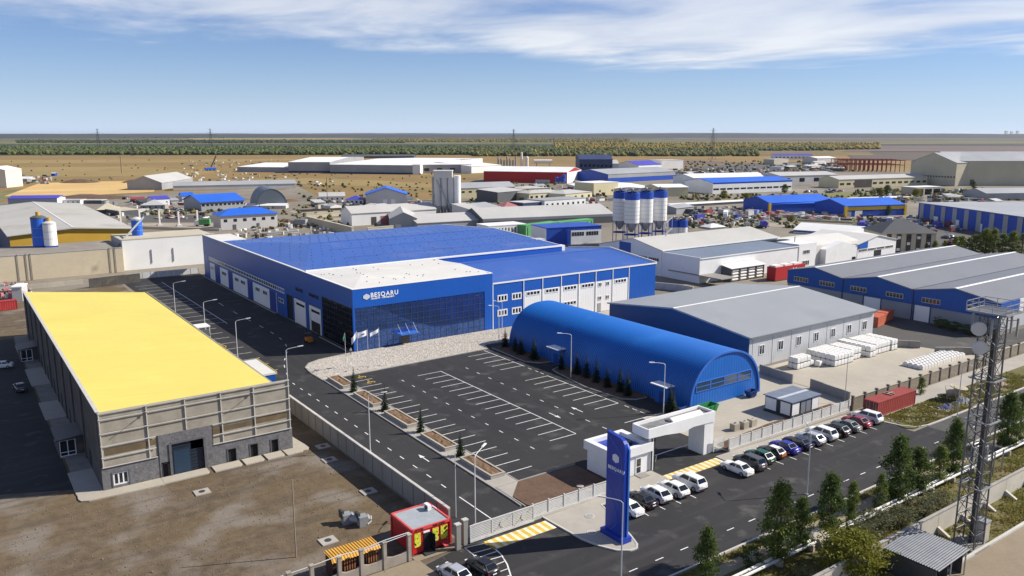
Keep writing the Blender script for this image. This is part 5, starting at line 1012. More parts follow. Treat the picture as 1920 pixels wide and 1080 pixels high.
# ---- sacks of white material stacked in the concrete yard
sackm = []
for k in range(3):
    b = MB(); rr = random.Random(k); b.loft([[(x * s + rr.uniform(-.02, .02), y * s + rr.uniform(-.02, .02), z + rr.uniform(-.015, .015)) for x, y in ((-.5, -.56), (.5, -.56), (.56, -.5), (.56, .5), (.5, .56), (-.5, .56), (-.56, .5), (-.56, -.5))] for s, z in ((.96, .13), (1.0, .35), (1.02, .75), (1.0, 1.05), (.86, 1.2))])
    b.c = 1; b.box(-.54, -.54, 0, .54, -.3, .12).box(-.54, .3, 0, .54, .54, .12); sackm.append(b.mesh('big_bag', [MATS['bag_white'], MATS['dark_metal']], smooth=False))
def sacks(u0, v0, nu, nv, nl, lab, grp, keep=None, s=1.16):
    for i in range(nu):
        for j in range(nv):
            for l in range(nl):
                if l < nl - 1 and not (j == 0 or i == 0 or i == nu - 1): continue
                if keep and not keep(i, j, l): continue
                o = link('big_bag', R.choice(sackm), None, (u0 + i * s + R.uniform(-.03, .03), v0 + j * s + R.uniform(-.03, .03), l * 1.24), R.uniform(-.05, .05)); tag(o, lab, 'sack', grp)
sacks(142.2, 97.9, 5, 2, 2, 'white big bag in the small leftmost stack by the grey hall', 'white bags in the leftmost stack', lambda i, j, l: l == 0 or i < 4)
o = link('big_bag', sackm[0], None, (147.6, 96.4, 0), .1); tag(o, 'single white big bag standing before the leftmost stack', 'sack')
sacks(150.4, 94.6, 6, 6, 2, 'white big bag in the broad two layer stack by the grey hall windows', 'white bags in the broad middle stack')
sacks(157.9, 95.4, 3, 5, 2, 'white big bag in the stack joined to the broad one on its right', 'white bags right of the broad stack')
sacks(163.2, 94.4, 2, 7, 2, 'white big bag in the narrow stack with a dark gap on its left', 'white bags in the narrow stack')
sacks(166.4, 95.0, 5, 6, 2, 'white big bag in the stack before the last grey hall window', 'white bags in the fourth stack')
sacks(172.6, 94.8, 2, 6, 2, 'white big bag at the right end of the stacks by the block wall', 'white bags in the rightmost stack')
bm_ = MB(); bm_.box(-.5, -.5, 0, .5, .5, .8).box(-.3, -.3, .8, .3, .3, .95); blk = bm_.mesh('white_block', MATS['bag_white'])
for i in range(15):
    for j in range(4):
        o = link('white_block', blk, None, (163.2 + i * 1.18 + R.uniform(-.02, .02), 82.6 + j * 1.12 + R.uniform(-.02, .02), 0)); tag(o, 'low white studded block in the long bed beside the stone wall', 'block', 'low white blocks beside the stone wall')
# ---- lattice mast
T = thing('lattice_mast', 'tall grey lattice telecom mast with dishes and railed top platform', 'mast', (95.6, 40.9, 0))
cx, cy, TH = 95.6, 40.9, 28.4
def hw_(z): return 1.15 - .15 * min(1, z / 24)
for sx in (-1, 1):
    for sy in (-1, 1): part('leg', MB().tube((cx + sx * 1.15, cy + sy * 1.15, 0), (cx + sx * hw_(TH), cy + sy * hw_(TH), TH), .10, 8), MATS['lattice'], T)
zs = [1.9 * k for k in range(15)] + [TH]
def crn(k, z): w = hw_(z); return ((-w, -w), (w, -w), (w, w), (-w, w))[k % 4]
for z0, z1 in zip(zs, zs[1:]):
    for k in range(4):
        a, c = crn(k, z0), crn(k + 1, z0); d, e = crn(k, z1), crn(k + 1, z1)
        part('brace', MB().tube((cx + a[0], cy + a[1], z0), (cx + e[0], cy + e[1], z1), .036, 5), MATS['lattice'], T); part('brace', MB().tube((cx + c[0], cy + c[1], z0), (cx + d[0], cy + d[1], z1), .036, 5), MATS['lattice'], T)
        part('strut', MB().tube((cx + d[0], cy + d[1], z1), (cx + e[0], cy + e[1], z1), .05, 5), MATS['lattice'], T)
part('cable_run', MB().box(cx + .2, cy - .3, .3, cx + .75, cy + .1, TH - 2), MATS['lattice_dark'], T); part('ladder', MB().tube((cx - .5, cy - .9, .2), (cx - .5, cy - .8, TH), .04).tube((cx - .1, cy - .9, .2), (cx - .1, cy - .8, TH), .04), MATS['lattice'], T)
rm = MB().tube((-.5, 0, 0), (-.1, 0, 0), .025, 4).mesh('rung', MATS['lattice'])
for k in range(80): piece('rung', rm, T, (cx, cy - .9 + .1 * k / 80, .5 + .34 * k))
def ring(z, w, nm, h=.1, post=0, d=.12):
    b = MB()
    for sgn in (-1, 1): b.box(cx - w, cy + sgn * w - d / 2, z, cx + w, cy + sgn * w + d / 2, z + h).box(cx + sgn * w - d / 2, cy - w + d / 2, z + .003, cx + sgn * w + d / 2, cy + w - d / 2, z + h - .003)
    part(nm, b, MATS['mast_galv'], T)
for z in (7.6, 15.6, 20.6): ring(z, 1.35, 'platform_ring', .12, d=.22)
ring(TH, 2.05, 'platform_beam', .2, d=.22); ring(TH + 1.15, 2.1, 'railing', .07, d=.07); ring(TH + .6, 2.1, 'railing', .06, d=.06)
part('platform_deck', MB().box(cx - 1.9, cy - 1.9, TH + .05, cx + 1.9, cy + 1.9, TH + .14), MATS['lattice'], T)
for sx in (-1, -.33, .33, 1):
    for sy in (-1, 1):
        part('railing_post', MB().tube((cx + 2.1 * sx, cy + 2.1 * sy, TH + .2), (cx + 2.1 * sx, cy + 2.1 * sy, TH + 1.2), .04), MATS['galv'], T); part('railing_post', MB().tube((cx + 2.1 * sy, cy + 2.1 * sx * .999, TH + .2), (cx + 2.1 * sy, cy + 2.1 * sx * .999, TH + 1.2), .04), MATS['galv'], T)
for z, y_ in ((26.6, -.2), (24.5, -.5)):
    part('dish', MB().tube((cx - 1.9, cy + .9 + y_, z), (cx - 2.15, cy + .6 + y_, z), .78, 18), MATS['letter_white'] if False else M('dish_grey', (.52, .53, .54), .5, .05, 1), T); part('dish_arm', MB().tube((cx - 1.9, cy + .9 + y_, z), (cx - 1.0, cy + 1, z), .06), MATS['galv'], T)
for q, (x_, y_) in enumerate(((2.5, -1.2), (2.5, .3), (1.2, -2.5), (-2.6, -1.0), (-.2, 2.5))): part('panel_antenna', MB().box(cx + x_ * .85 - .1, cy + y_ * .85 - .1, TH - 2.6, cx + x_ * .85 + .1, cy + y_ * .85 + .1, TH - .5), MATS['mast_galv'], T); part('antenna_arm', MB().tube((cx + x_ * .85, cy + y_ * .85, TH - .7), (cx + x_ * .42, cy + y_ * .42, TH - .9), .05), MATS['galv'], T)
part('foundation', MB().box(cx - 1.7, cy - 1.7, -.1, cx + 1.7, cy + 1.7, .25), MATS['concrete_wall'], T)
t = thing('equipment_cabinet', 'pale grey equipment cabinet at the foot of the lattice mast', 'cabinet', (98.2, 40.4, 0)); part('casing', MB().box(97.4, 39.9, .1, 98.5, 41.2, 2.6), MATS['concrete_pale'], t); part('door', MB().box(97.34, 40.1, .3, 97.39, 41.0, 2.4), MATS['fence_white'], t); part('roof', MB().box(97.3, 39.8, 2.6, 98.6, 41.3, 2.72), MATS['galv'], t)
for k, (u, v) in enumerate(((97.8, 42.9), (94.2, 39.0), (93.4, 41.6))): pass
# ---- corrugated shelter in the lower right corner
t = thing('shelter', 'open shelter with corrugated grey roof in the bottom right corner', 'shelter', (82, 41, 0))
r = MB(); n = 44; vs = []
for i in range(n + 1): y_ = 37.6 + 7.0 * i / n * .9; z = 2.75 + (.06 if i % 2 else 0); vs += [(82.0, y_, z - .1), (88.6, y_, z + .35)]
part('roof', r.add(vs, [(2 * i, 2 * i + 1, 2 * i + 3, 2 * i + 2) for i in range(n)]), M('roof_zinc', (.13, .145, .17), .5, .2, .8, metal=.1, stain=((.20, .17, .14), .9, .58, .6)), t)
part('back_wall', MB().box(82.1, 43.6, 0, 88.5, 43.75, 2.6), MATS['dark_metal'], t); part('side_wall', MB().box(82.1, 37.9, 0, 82.2, 43.6, 2.5), MATS['dark_metal'], t)
for u in (85.2, 88.4): part('post', MB().tube((u, 37.9, 0), (u, 37.9, 2.9), .08), MATS['galv'], t); part('partition', MB().box(u - .04, 38.2, 0, u + .04, 43.58, 2.55), MATS['dark_metal'], t)
# ---- cable drums and rubbish on the weedy plot
def drum(lab, u, v, z, tilt, rz, s=1.0):
    t = thing('cable_drum', lab, 'cable drum', (u, v, z), 0); OFF[t.name] = (0, 0, 0); w = M('drum_wood', (.42, .37, .28), .9, .2, 1)
    for nm, z0, z1, r_ in (('disc', -.8 * s, -.68 * s, 1.55 * s), ('disc', .68 * s, .8 * s, 1.55 * s), ('core', -.68 * s, .68 * s, .75 * s)):
        part(nm, MB().lathe(0, 0, [(r_, z0), (r_, z1)], 20), w, t)
    t.rotation_euler = (tilt, 0, rz)
drum('wooden cable drum lying flat on the weedy plot behind the lattice mast', 151.5, 69.6, 1.0, rad(8), .3)
drum('pale wooden cable drum standing tilted on the weedy plot', 147.6, 69.0, 1.45, rad(78), .5, .95)
for k, (u, v, c, lab) in enumerate(((148.5, 67.2, (.16, .17, .19), 'grey tangle of scrap sheeting before the cable drums'), (143.3, 67.3, (.05, .06, .14), 'dark blue plastic sheeting crumpled on the weedy plot'), (164.5, 68.2, (.30, .22, .17), 'brown heap of rubble behind the lattice mast'))):
    b = MB(); rr = random.Random(k + 3); n = 9
    vs = [(u + (i - n / 2) * .5, v + (j - n / 2) * .28, max(.0, (1.0 if k != 1 else .5) * math.exp(-((i - n / 2) / 3) ** 2 - ((j - n / 2) / 3) ** 2) + rr.uniform(-.12, .25))) for i in range(n + 1) for j in range(n + 1)]
    b.add(vs, [(i * (n + 1) + j, (i + 1) * (n + 1) + j, (i + 1) * (n + 1) + j + 1, i * (n + 1) + j + 1) for i in range(n) for j in range(n)]); solo('rubbish_heap', b, M('heap_%s' % 'abc'[k], c, .8, .4, 1.5), lab, 'rubbish', (u, v, 0))
b = MB()
for k in range(170):
    u, v = R.uniform(128, 172), R.uniform(65.6, 71); s = R.uniform(.08, .35); b.box(u, v, .05, u + s, v + s * R.uniform(.4, 1.5), .1 + s * .5)
struct('rubble', b, MATS['paving'], 'stuff')
# ---- kiosk roof on right of the yellow hall, excavator arm, gate frame
t = thing('small_cabin', 'small white and blue cabin peeping out behind the yellow roof', 'cabin', (49, 150, 0)); part('wall', MB().box(46.6, 148.6, 0, 49.6, 160, 2.6), MATS['blue_clad_y'], t); part('roof', MB().box(46.5, 148.5, 2.6, 49.75, 160.1, 2.95), MATS['white_roof'], t); part('roof_edge', MB().box(49.76, 148.5, 2.55, 49.9, 160.1, 3.05), M('yellow_trim', (.65, .5, .08), .5, .1, 1), t)
t = thing('loader', 'yellow loader with raised boom half hidden by the yellow roof', 'loader', (46.5, 183, 0)); ly = M('loader_yellow', (.55, .36, .03), .5, .12, 1)
part('body', MB().box(44.6, 181, .8, 46.8, 185, 2.2), ly, t); part('cab', MB().box(44.9, 184.8, 2.2, 46.5, 186.4, 3.6), MATS['window_glass'], t); part('boom', MB().tube((46.2, 184.6, 2.6), (48.9, 178.8, 1.6), .2, 6), ly, t); part('bucket', MB().ext([(184.5, 3.2), (185.6, 3.0), (185.2, 4.6)], 'x', 45.2, 47.2), MATS['dark_metal'], t)
for a in (44.3, 46.9):
    for c in (181.8, 184.6): part('wheel', MB().tube((a, c, .7), (a + .35, c, .7), .7, 14), MATS['rubber'], t)
t = thing('frame_stand', 'white metal frame stand beside the truck bays', 'frame', (49.5, 196, 0))
for a in (46.5, 49.4):
    for c in (193.5, 197): part('leg', MB().tube((a, c, 0), (a, c, 3.2), .09), MATS['white_pole'], t)
part('tray', MB().box(46.3, 193.3, 3.2, 49.6, 197.2, 3.4), MATS['white_plain'], t)
# ---- forklift and people
t = thing('forklift', 'orange forklift truck parked in the shade before the half open gate', 'forklift', (67.6, 178, 0)); of = M('forklift_orange', (.60, .20, .02), .5, .1, 1)
part('body', MB().box(66.9, 176.9, .35, 68.3, 178.4, 1.25), of, t); part('counterweight', MB().box(67.0, 176.4, .3, 68.2, 176.88, 1.15), of, t); part('overhead_guard', MB().tube((67.0, 177, 1.25), (67.0, 177.2, 2.2), .05).tube((68.2, 177, 1.25), (68.2, 177.2, 2.2), .05).tube((67.0, 178.5, 1.25), (67.0, 178.4, 2.2), .05).tube((68.2, 178.5, 1.25), (68.2, 178.4, 2.2), .05).box(66.9, 177.1, 2.2, 68.3, 178.5, 2.28), MATS['dark_metal'], t); part('mast', MB().box(67.1, 178.6, .1, 67.25, 178.8, 2.9).box(67.95, 178.6, .1, 68.1, 178.8, 2.9), MATS['dark_metal'], t)
for a in (67.2, 67.9): part('fork', MB().box(a, 178.82, .1, a + .14, 179.9, .16), MATS['galv'], t)
for a in (66.8, 68.15):
    for c in (177.0, 178.3): part('wheel', MB().tube((a, c, .33), (a + .25, c, .33), .33, 12), MATS['rubber'], t)
def person(lab, u, v, rz, top, legs):
    J = [(0, 0, .95), (0, 0, 1.2), (0, 0, 1.42), (0, .02, 1.53), (0, .03, 1.62), (0, .03, 1.74), (-.19, 0, 1.4), (-.24, .03, 1.14), (-.24, .14, .93), (.19, 0, 1.4), (.24, .0, 1.14), (.23, .08, .9), (-.1, 0, .9), (-.11, .05, .5), (-.12, .0, .07), (-.13, .16, .04), (.1, 0, .9), (.11, .0, .5), (.12, -.06, .07), (.13, .1, .04)]
    E_ = [(0, 1), (1, 2), (2, 3), (3, 4), (4, 5), (2, 6), (6, 7), (7, 8), (2, 9), (9, 10), (10, 11), (0, 12), (12, 13), (13, 14), (14, 15), (0, 16), (16, 17), (17, 18), (18, 19)]
    rd = [.15, .15, .15, .06, .1, .09, .075, .05, .04, .075, .05, .04, .1, .07, .05, .05, .1, .07, .05, .05]
    me = bpy.data.meshes.new('person'); me.from_pydata(J, E_, []); o = bpy.data.objects.new('person', me); COL.objects.link(o)
    o.modifiers.new('skin', 'SKIN'); s = o.modifiers.new('sub', 'SUBSURF'); s.levels = s.render_levels = 1
    for i, r_ in enumerate(rd): me.skin_vertices[0].data[i].radius = (r_, r_ * .8)
    me.skin_vertices[0].data[0].use_root = True
    dg = bpy.context.evaluated_depsgraph_get(); nm = bpy.data.meshes.new_from_object(o.evaluated_get(dg)); o.modifiers.clear(); o.data = nm; nm.name = 'person'
    for m_ in (top, legs, M('skin_tone', (.42, .26, .19), .6, .05, 3), M('hair_dark', (.02, .015, .012), .7, .1, 3)): nm.materials.append(m_)
    for p_ in nm.polygons:
        z = p_.center.z; p_.material_index = 3 if z > 1.68 else 2 if z > 1.5 else 1 if z < .95 and abs(p_.center.x) < .2 else 0 if z > .96 else 2
    o.location = (u, v, 0); o.rotation_euler = (0, 0, rz); tag(o, lab, 'person')
person('person in light jacket and dark trousers standing at the glass corner of the blue hall', 71.0, 161.6, 2.6, M('coat_pale', (.5, .5, .5), .8, .1, 3), M('trouser_dark', (.03, .03, .04), .8, .1, 3))
person('person in dark clothes standing beside the half open gate', 71.6, 181.2, 1.2, M('coat_dark', (.03, .035, .05), .8, .1, 3), M('trouser_dark', None))
# ---- cars
paint = lambda k, c, r=.28, me=.0: M('paint_' + k, c, r, .03, 2, metal=me, spec=.6)
paint('white', (.80, .80, .80)); paint('black', (.012, .012, .014), .22); paint('navy', (.012, .018, .045), .22); paint('silver', (.50, .52, .55), .3, .3); paint('red', (.26, .02, .035)); paint('blue', (.015, .02, .30)); paint('green', (.008, .085, .055)); paint('grey', (.075, .078, .082), .25); paint('sage', (.16, .18, .165), .3); paint('yellow', (.6, .42, .03)); paint('orange', (.6, .16, .03)); paint('beige', (.45, .4, .32))
glass('car_glass', (.008, .010, .013), .05, 1, 1.6); M('tail_red', (.42, .01, .012), .3, .05, 3); M('head_clear', (.7, .72, .74), .15, .05, 3)
def car_proto(nm, L, Wd, belt, roof, cab, hood, tail):
    """cab = (rear base, front base, rear top, front top) along the length; nose towards +y"""
    t = thing(nm, 'car', 'car'); P0 = MATS['paint_white']; h = L / 2; w = Wd / 2
    st = [(-h, .80, .42, tail - .22), (-h + .07, .91, .27, tail - .05), (-h + .35, .97, .24, tail), (cab[0] + .1, 1, .22, belt), (0, 1, .20, belt), (cab[1] - .1, 1, .21, belt - .02), (h - .75, .98, .22, hood), (h - .25, .90, .24, hood - .12), (h - .05, .78, .32, hood - .24), (h, .62, .40, hood - .32)]
    rings = []
    for y, k, zb, zt in st:
        W_ = w * k; rings.append([(-W_ * .9, y, zb), (-W_, y, zb + .14), (-W_ * 1.0, y, (zb + zt) / 2), (-W_ * .97, y, zt - .12), (-W_ * .82, y, zt), (0, y, zt + .025), (W_ * .82, y, zt), (W_ * .97, y, zt - .12), (W_, y, (zb + zt) / 2), (W_, y, zb + .14), (W_ * .9, y, zb)])
    part('body', MB().loft(rings), P0, t, smooth=True)
    wb_, wt = w * .88, w * .70; A_ = [(-wb_, cab[0], belt - .03), (wb_, cab[0], belt - .03), (wb_, cab[1], belt - .03), (-wb_, cab[1], belt - .03)]; B_ = [(-wt, cab[2], roof - .05), (wt, cab[2], roof - .05), (wt, cab[3], roof - .05), (-wt, cab[3], roof - .05)]
    C_ = [(-wt * .86, cab[2] + .12, roof), (wt * .86, cab[2] + .12, roof), (wt * .86, cab[3] - .15, roof), (-wt * .86, cab[3] - .15, roof)]
    part('roof', MB().loft([A_, B_, C_]), P0, t)
    def pane(i, j, nm2, a0=.06, a1=.94, z0=.16, z1=.93, push=.012):
        a, c, d, e = Vector(A_[i]), Vector(A_[j]), Vector(B_[j]), Vector(B_[i]); n = (c - a).cross(e - a).normalized() * push
        q = lambda s_, z: tuple(a.lerp(c, s_).lerp(e.lerp(d, s_), z) + n)
        part(nm2, MB().quad(q(a0, z0), q(a1, z0), q(a1, z1), q(a0, z1)), MATS['car_glass'], t)
    pane(0, 1, 'rear_window'); pane(2, 3, 'windscreen')
    for i, j in ((1, 2), (3, 0)): pane(i, j, 'side_window', .05, .47); pane(i, j, 'side_window', .53, .95)
    wr = .33 if belt < 1 else .38
    for x in (-w - .01, w - .2):
        for y in (-h + .85, h - .9):
            tw = part('wheel', MB().tube((x, y, wr), (x + .21, y, wr), wr, 16), MATS['rubber'], t); part('rim', MB().tube((x - .012, y, wr), (x + .222, y, wr), wr * .62, 12), MATS['rim'], tw)
    for x in (-w * .70, w * .70):
        part('tail_light', MB().box(x - .2, -h + .015, tail - .36, x + .2, -h + .12, tail - .2), MATS['tail_red'], t); part('headlight', MB().box(x - .18, h - .24, hood - .27, x + .18, h - .04, hood - .15), MATS['head_clear'], t)
        part('wing_mirror', MB().box(x * 1.43 - .1, cab[1] - .55, belt + .0, x * 1.43 + .1, cab[1] - .4, belt + .14), P0, t)
    part('bumper', MB().box(-w * .8, -h - .03, .3, w * .8, -h + .05, .52), MATS['rubber'] if belt > 1 else P0, t); part('number_plate', MB().box(-.26, -h - .045, tail - .42, .26, -h - .0, tail - .31), MATS['letter_white'], t)
    return t
sedan = car_proto('sedan_car', 4.55, 1.82, .95, 1.45, (-1.75, 1.1, -1.05, .3), .93, .98)
suv = car_proto('suv_car', 4.75, 1.92, 1.12, 1.78, (-2.25, 1.25, -1.85, .5), 1.08, 1.12)
hatch = car_proto('hatchback_car', 4.4, 1.84, 1.02, 1.58, (-2.05, 1.15, -1.35, .35), .98, 1.02)
used = set()
def put_car(p, u, v, rz, col, lab, grp=None, s=1):
    mp = {'paint_white': MATS['paint_' + col]}
    if p.name not in used:
        used.add(p.name); p.location = (u, v, 0); p.rotation_euler = (0, 0, rz); p.scale = (s,) * 3; tag(p, lab, None, grp)
        for c in p.children_recursive:
            for i, sl in enumerate(c.material_slots):
                if c.data.materials[i].name in mp: sl.link = 'OBJECT'; sl.material = mp[c.data.materials[i].name]
        return p
    return dup(p, (u, v, 0), rz, lab, grp, s, mp)
g1 = 'cars parked nose in along the street fence'
for p_, u, v, c, lab in ((suv, 125.3, 71.9, 'white', 'white estate car at the far end of the row beside the rust red container'), (sedan, 122.0, 71.8, 'red', 'dark red car second from the rust red container'), (sedan, 118.9, 71.7, 'sage', 'grey-green saloon third from the rust red container'), (hatch, 115.6, 71.5, 'black', 'black car in the row left of the grey-green saloon'), (suv, 112.2, 71.8, 'white', 'white off-roader in the row between silver estate and black car'), (hatch, 108.9, 71.6, 'silver', 'silver estate car with pale roof between navy saloon and white off-roader'), (sedan, 105.8, 71.7, 'navy', 'dark navy saloon between blue saloon and silver estate'), (sedan, 102.6, 71.8, 'blue', 'vivid blue saloon in the parked row'), (hatch, 96.3, 71.6, 'green', 'dark green saloon in the row left of the orange and white car'), (suv, 93.3, 71.0, 'grey', 'dark grey off-roader second from the left in the right hand row'), (sedan, 90.2, 70.8, 'white', 'white saloon standing alone nearest the yellow crossing'),
                         (suv, 80.9, 71.4, 'white', 'white off-roader nearest the yellow crossing in the left hand row'), (hatch, 77.5, 71.2, 'white', 'white coupe-like car left of the white off-roader'), (hatch, 74.4, 71.4, 'white', 'white hatchback between black saloon and white coupe-like car'), (sedan, 71.6, 71.4, 'black', 'black saloon beside the pylon sign'), (sedan, 68.6, 70.9, 'white', 'white saloon partly hidden behind the pylon sign')):
    put_car(p_, u, v, R.uniform(-.04, .04), c, lab, g1, 1.07)
t = put_car(hatch, 99.4, 71.8, .02, 'grey', 'grey car with orange and white rear between green and blue saloons', g1); part('rear_panel', MB().box(-.55, -2.3, .55, .55, -2.24, 1.0), MATS['paint_orange'], t); part('roof_stripe', MB().box(-.5, -1.3, 1.585, .5, .1, 1.6), MATS['paint_white'], t)
put_car(hatch, 41.9, 70.0, rad(8), 'silver', 'silver car at the bottom edge beside the hatched lines'); put_car(hatch, 45.2, 69.4, rad(6), 'black', 'black car parked on the hatched lines at the bottom edge')
put_car(sedan, *G(2, 690), rad(75), 'white', 'white car in the shade at the far left edge'); put_car(sedan, *G(38, 731), rad(5), 'grey', 'dark car in the shade left of the yellow roofed hall')
# ================================================================== the industrial quarter behind
M('bg_white', (.78, .78, .76), .7, .08, .05); M('bg_pale', (.55, .54, .52), .7, .1, .05); M('bg_grey', (.33, .34, .35), .7, .12, .05); M('bg_dark', (.10, .105, .115), .7, .15, .05)
M('bg_cream', (.62, .56, .36), .8, .1, .05); M('bg_beige', (.52, .47, .35), .8, .1, .05); M('bg_blue', (.012, .07, .42), .5, .08, .05); M('bg_blue_roof', (.02, .13, .62), .5, .08, .05); M('bg_violet', (.07, .07, .45), .5, .1, .05)
M('bg_navy', (.03, .05, .13), .6, .12, .05); M('bg_red', (.44, .016, .02), .6, .08, .05); M('bg_roof_pale', (.52, .51, .48), .6, .1, .05, col2=(.44, .43, .41)); M('bg_roof_grey', (.36, .37, .38), .6, .1, .05); M('bg_roof_dark', (.07, .075, .085), .7, .15, .05)
M('bg_rose', (.42, .16, .16), .8, .12, .05); M('bg_yellow', (.66, .44, .035), .6, .1, .05); M('bg_steel', (.30, .05, .05), .6, .15, .1); M('bg_green', (.10, .36, .13), .6, .2, .1); M('bg_brown', (.075, .062, .055), .8, .2, .1); M('bg_ochre', (.55, .33, .04), .8, .12, .05)
M('tank_cream', (.70, .66, .54), .7, .06, .05)
def shed(name, lab, pl, pr, top, depth, roof='flat', rise=0, wall='bg_pale', rm='bg_roof_pale', win=None, doors=(), cat='building', band=None, over=.4, side=None, group=None):
    """building from the pixels of its front foot corners; top = pixel row of the front eave over the left corner"""
    a, c = Vector(G(*pl)), Vector(G(*pr)); d = c - a; L = d.length; ang = math.atan2(d.y, d.x); h = HT(pl[0], pl[1], pl[0], top)
    t = thing(name, lab, cat, (a.x, a.y, 0), ang, group); OFF[t.name] = (0, 0, 0); D = depth; o = over; b = MB(); r = MB()
    if roof == 'gable':
        b.ext([(0, 0), (D, 0), (D, h), (D / 2, h + rise), (0, h)], 'x', 0, L); r.ext([(-o, h - .05), (D / 2, h + rise), (D + o, h - .05), (D + o, h + .2), (D / 2, h + rise + .3), (-o, h + .2)], 'x', -o, L + o)
    elif roof == 'gablef':
        b.ext([(0, 0), (L, 0), (L, h), (L / 2, h + rise), (0, h)], 'y', 0, D); r.ext([(-o, h - .05), (L / 2, h + rise), (L + o, h - .05), (L + o, h + .2), (L / 2, h + rise + .3), (-o, h + .2)], 'y', -o, D + o)
    elif roof == 'hip':
        k = min(L, D) / 2; b.box(0, 0, 0, L, D, h); z = h + .01
        if L >= D: v = [(-o, -o, z), (L + o, -o, z), (L + o, D + o, z), (-o, D + o, z), (k, D / 2, h + rise), (L - k, D / 2, h + rise)]; r.add(v, [(0, 1, 5, 4), (2, 3, 4, 5), (1, 2, 5), (3, 0, 4), (3, 2, 1, 0)])
        else: v = [(-o, -o, z), (L + o, -o, z), (L + o, D + o, z), (-o, D + o, z), (L / 2, k, h + rise), (L / 2, D - k, h + rise)]; r.add(v, [(0, 1, 4), (1, 2, 5, 4), (2, 3, 5), (3, 0, 4, 5), (3, 2, 1, 0)])
    elif roof == 'mono':
        b.ext([(0, 0), (D, 0), (D, h + rise), (0, h)], 'x', 0, L); r.ext([(-o, h + .01), (D + o, h + rise + .01), (D + o, h + rise + .25), (-o, h + .25)], 'x', -o, L + o)
    elif roof == 'arch':
        P = [(L / 2 - L / 2 * math.cos(math.pi * i / 16), h * math.sin(math.pi * i / 16)) for i in range(17)]; b.ext([(L / 2 + (x - L / 2) * .985, z * .985) for x, z in P], 'y', .2, D - .2)
        r.add([(x, 0, z) for x, z in P] + [(x, D, z) for x, z in P], [(i, i + 1, 18 + i, 17 + i) for i in range(16)])
    else:
        b.box(0, 0, 0, L, D, h); r.box(-.15, -.15, h, L + .15, D + .15, h + .35)
    part('wall', b, MATS[wall], t); part('roof', r, MATS[rm], t)
    if band: part('wall_band', MB().box(-.05, -.06, h * band[0], L + .05, -.005, h * band[1]), MATS[band[2]], t)
    if side: part('side_panel', MB().box(L + .005, -.02, 0, L + .08, D, h), MATS[side], t)
    if win:
        n, z0, z1, fr = win[:4]; wm = None; st = L / n
        wm = MB().box(-st * fr / 2, -.08, z0 * h, st * fr / 2, .02, z1 * h).mesh('window', MATS['window_glass'])
        for i in range(n): link('window', wm, t, (st * (i + .5), 0, 0))
    for x0, x1, zt, m in doors: part('door', MB().box(x0 * L, -.1, 0, x1 * L, .02, zt * h), MATS[m], t)
    t['L'] = L; t['h'] = h
    return t
# ---- left edge and left rear
shed('tank_building', 'tall cream building cut by the left edge before the dry field', (-40, 352), (13, 352), 319, 25, 'gablef', 3, 'tank_cream', 'bg_white')
shed('shed', 'small white shed among junk in the dry field at far left', (37, 340), (56, 340), 335.5, 10, 'gable', 2, 'bg_pale', 'bg_white')
shed('hut', 'tiny blue topped hut in the dry field at far left', (96, 330), (103, 330), 325.5, 5, 'gable', 1.2, 'bg_blue', 'bg_pale')
shed('long_shed', 'long grey shed with violet blue roof behind the tent roofed hangar', (16, 386), (108, 385), 373, 14, 'gable', 1.6, 'bg_grey', 'bg_violet', side='bg_white')
shed('site_cabin', 'pale site cabin right of the violet roofed shed', (114, 383), (151, 383), 375.5, 8, 'flat', 0, 'bg_white', 'bg_pale', (4, .4, .7, .3))
shed('site_cabin', 'dark site cabin with pale roof beside the pale one', (152, 382), (191, 382), 376, 8, 'flat', 0, 'bg_dark', 'bg_pale')
shed('shed', 'dark red lean-to among the dirt heaps', (248, 380), (273, 379), 374, 8, 'mono', 1, 'bg_steel', 'bg_steel')
shed('pavilion', 'square pavilion with pale tent roof behind the white works wall', (184, 402), (226, 400), 393.5, 14, 'hip', 3.6, 'bg_dark', 'bg_beige', over=1.2)
shed('open_shelter', 'long flat roofed open shelter between pavilion and grey house', (222, 405), (263, 402), 396, 22, 'flat', 0, 'bg_dark', 'bg_beige')
shed('house', 'grey house with pale hip roof next to the open shelter', (264, 395), (310, 394), 385, 14, 'hip', 3, 'bg_grey', 'bg_roof_pale', (4, .45, .75, .25))
shed('house', 'narrow white house with violet roof behind the grey one', (287, 390), (319, 388), 374, 9, 'gable', 1.6, 'bg_white', 'bg_violet', (3, .4, .7, .25))
shed('hut', 'small pale hut with bright blue roof between parked vehicles', (342, 378), (364, 377), 368, 9, 'gable', 2.2, 'bg_pale', 'bg_blue_roof', (2, .4, .7, .3))
shed('warehouse', 'grey warehouse under large bright blue gabled roof with entrance gable', (378, 396), (458, 391), 380, 30, 'gable', 4.0, 'bg_grey', 'bg_blue_roof', (10, .55, .8, .6), over=1)
shed('office_house', 'two storey grey house with bright blue hip roof above the rubble yard', (415, 432), (521, 425), 405, 14, 'hip', 3.0, 'bg_pale', 'bg_blue_roof', (6, .55, .75, .35), ((.2, .26, .35, 'bg_dark'), (.62, .67, .35, 'bg_dark')), over=.9)
shed('shed', 'pale shed with broad grey gable roof beside the long low shed', (304, 356), (362, 346), 343, 30, 'gable', 6, 'bg_grey', 'bg_roof_pale')
shed('long_shed', 'very long low shed with grey roof in the dry field', (325, 357), (555, 352), 349, 18, 'gable', 3, 'bg_pale', 'bg_roof_grey', band=(0, .55, 'bg_pale'))
shed('arched_shed', 'grey arched storage shed with dark doorway in mid distance', (480, 391), (540, 389), 355, 42, 'arch', 0, 'bg_slate', 'bg_slate', None, ((.42, .62, .28, 'void_dark'),))
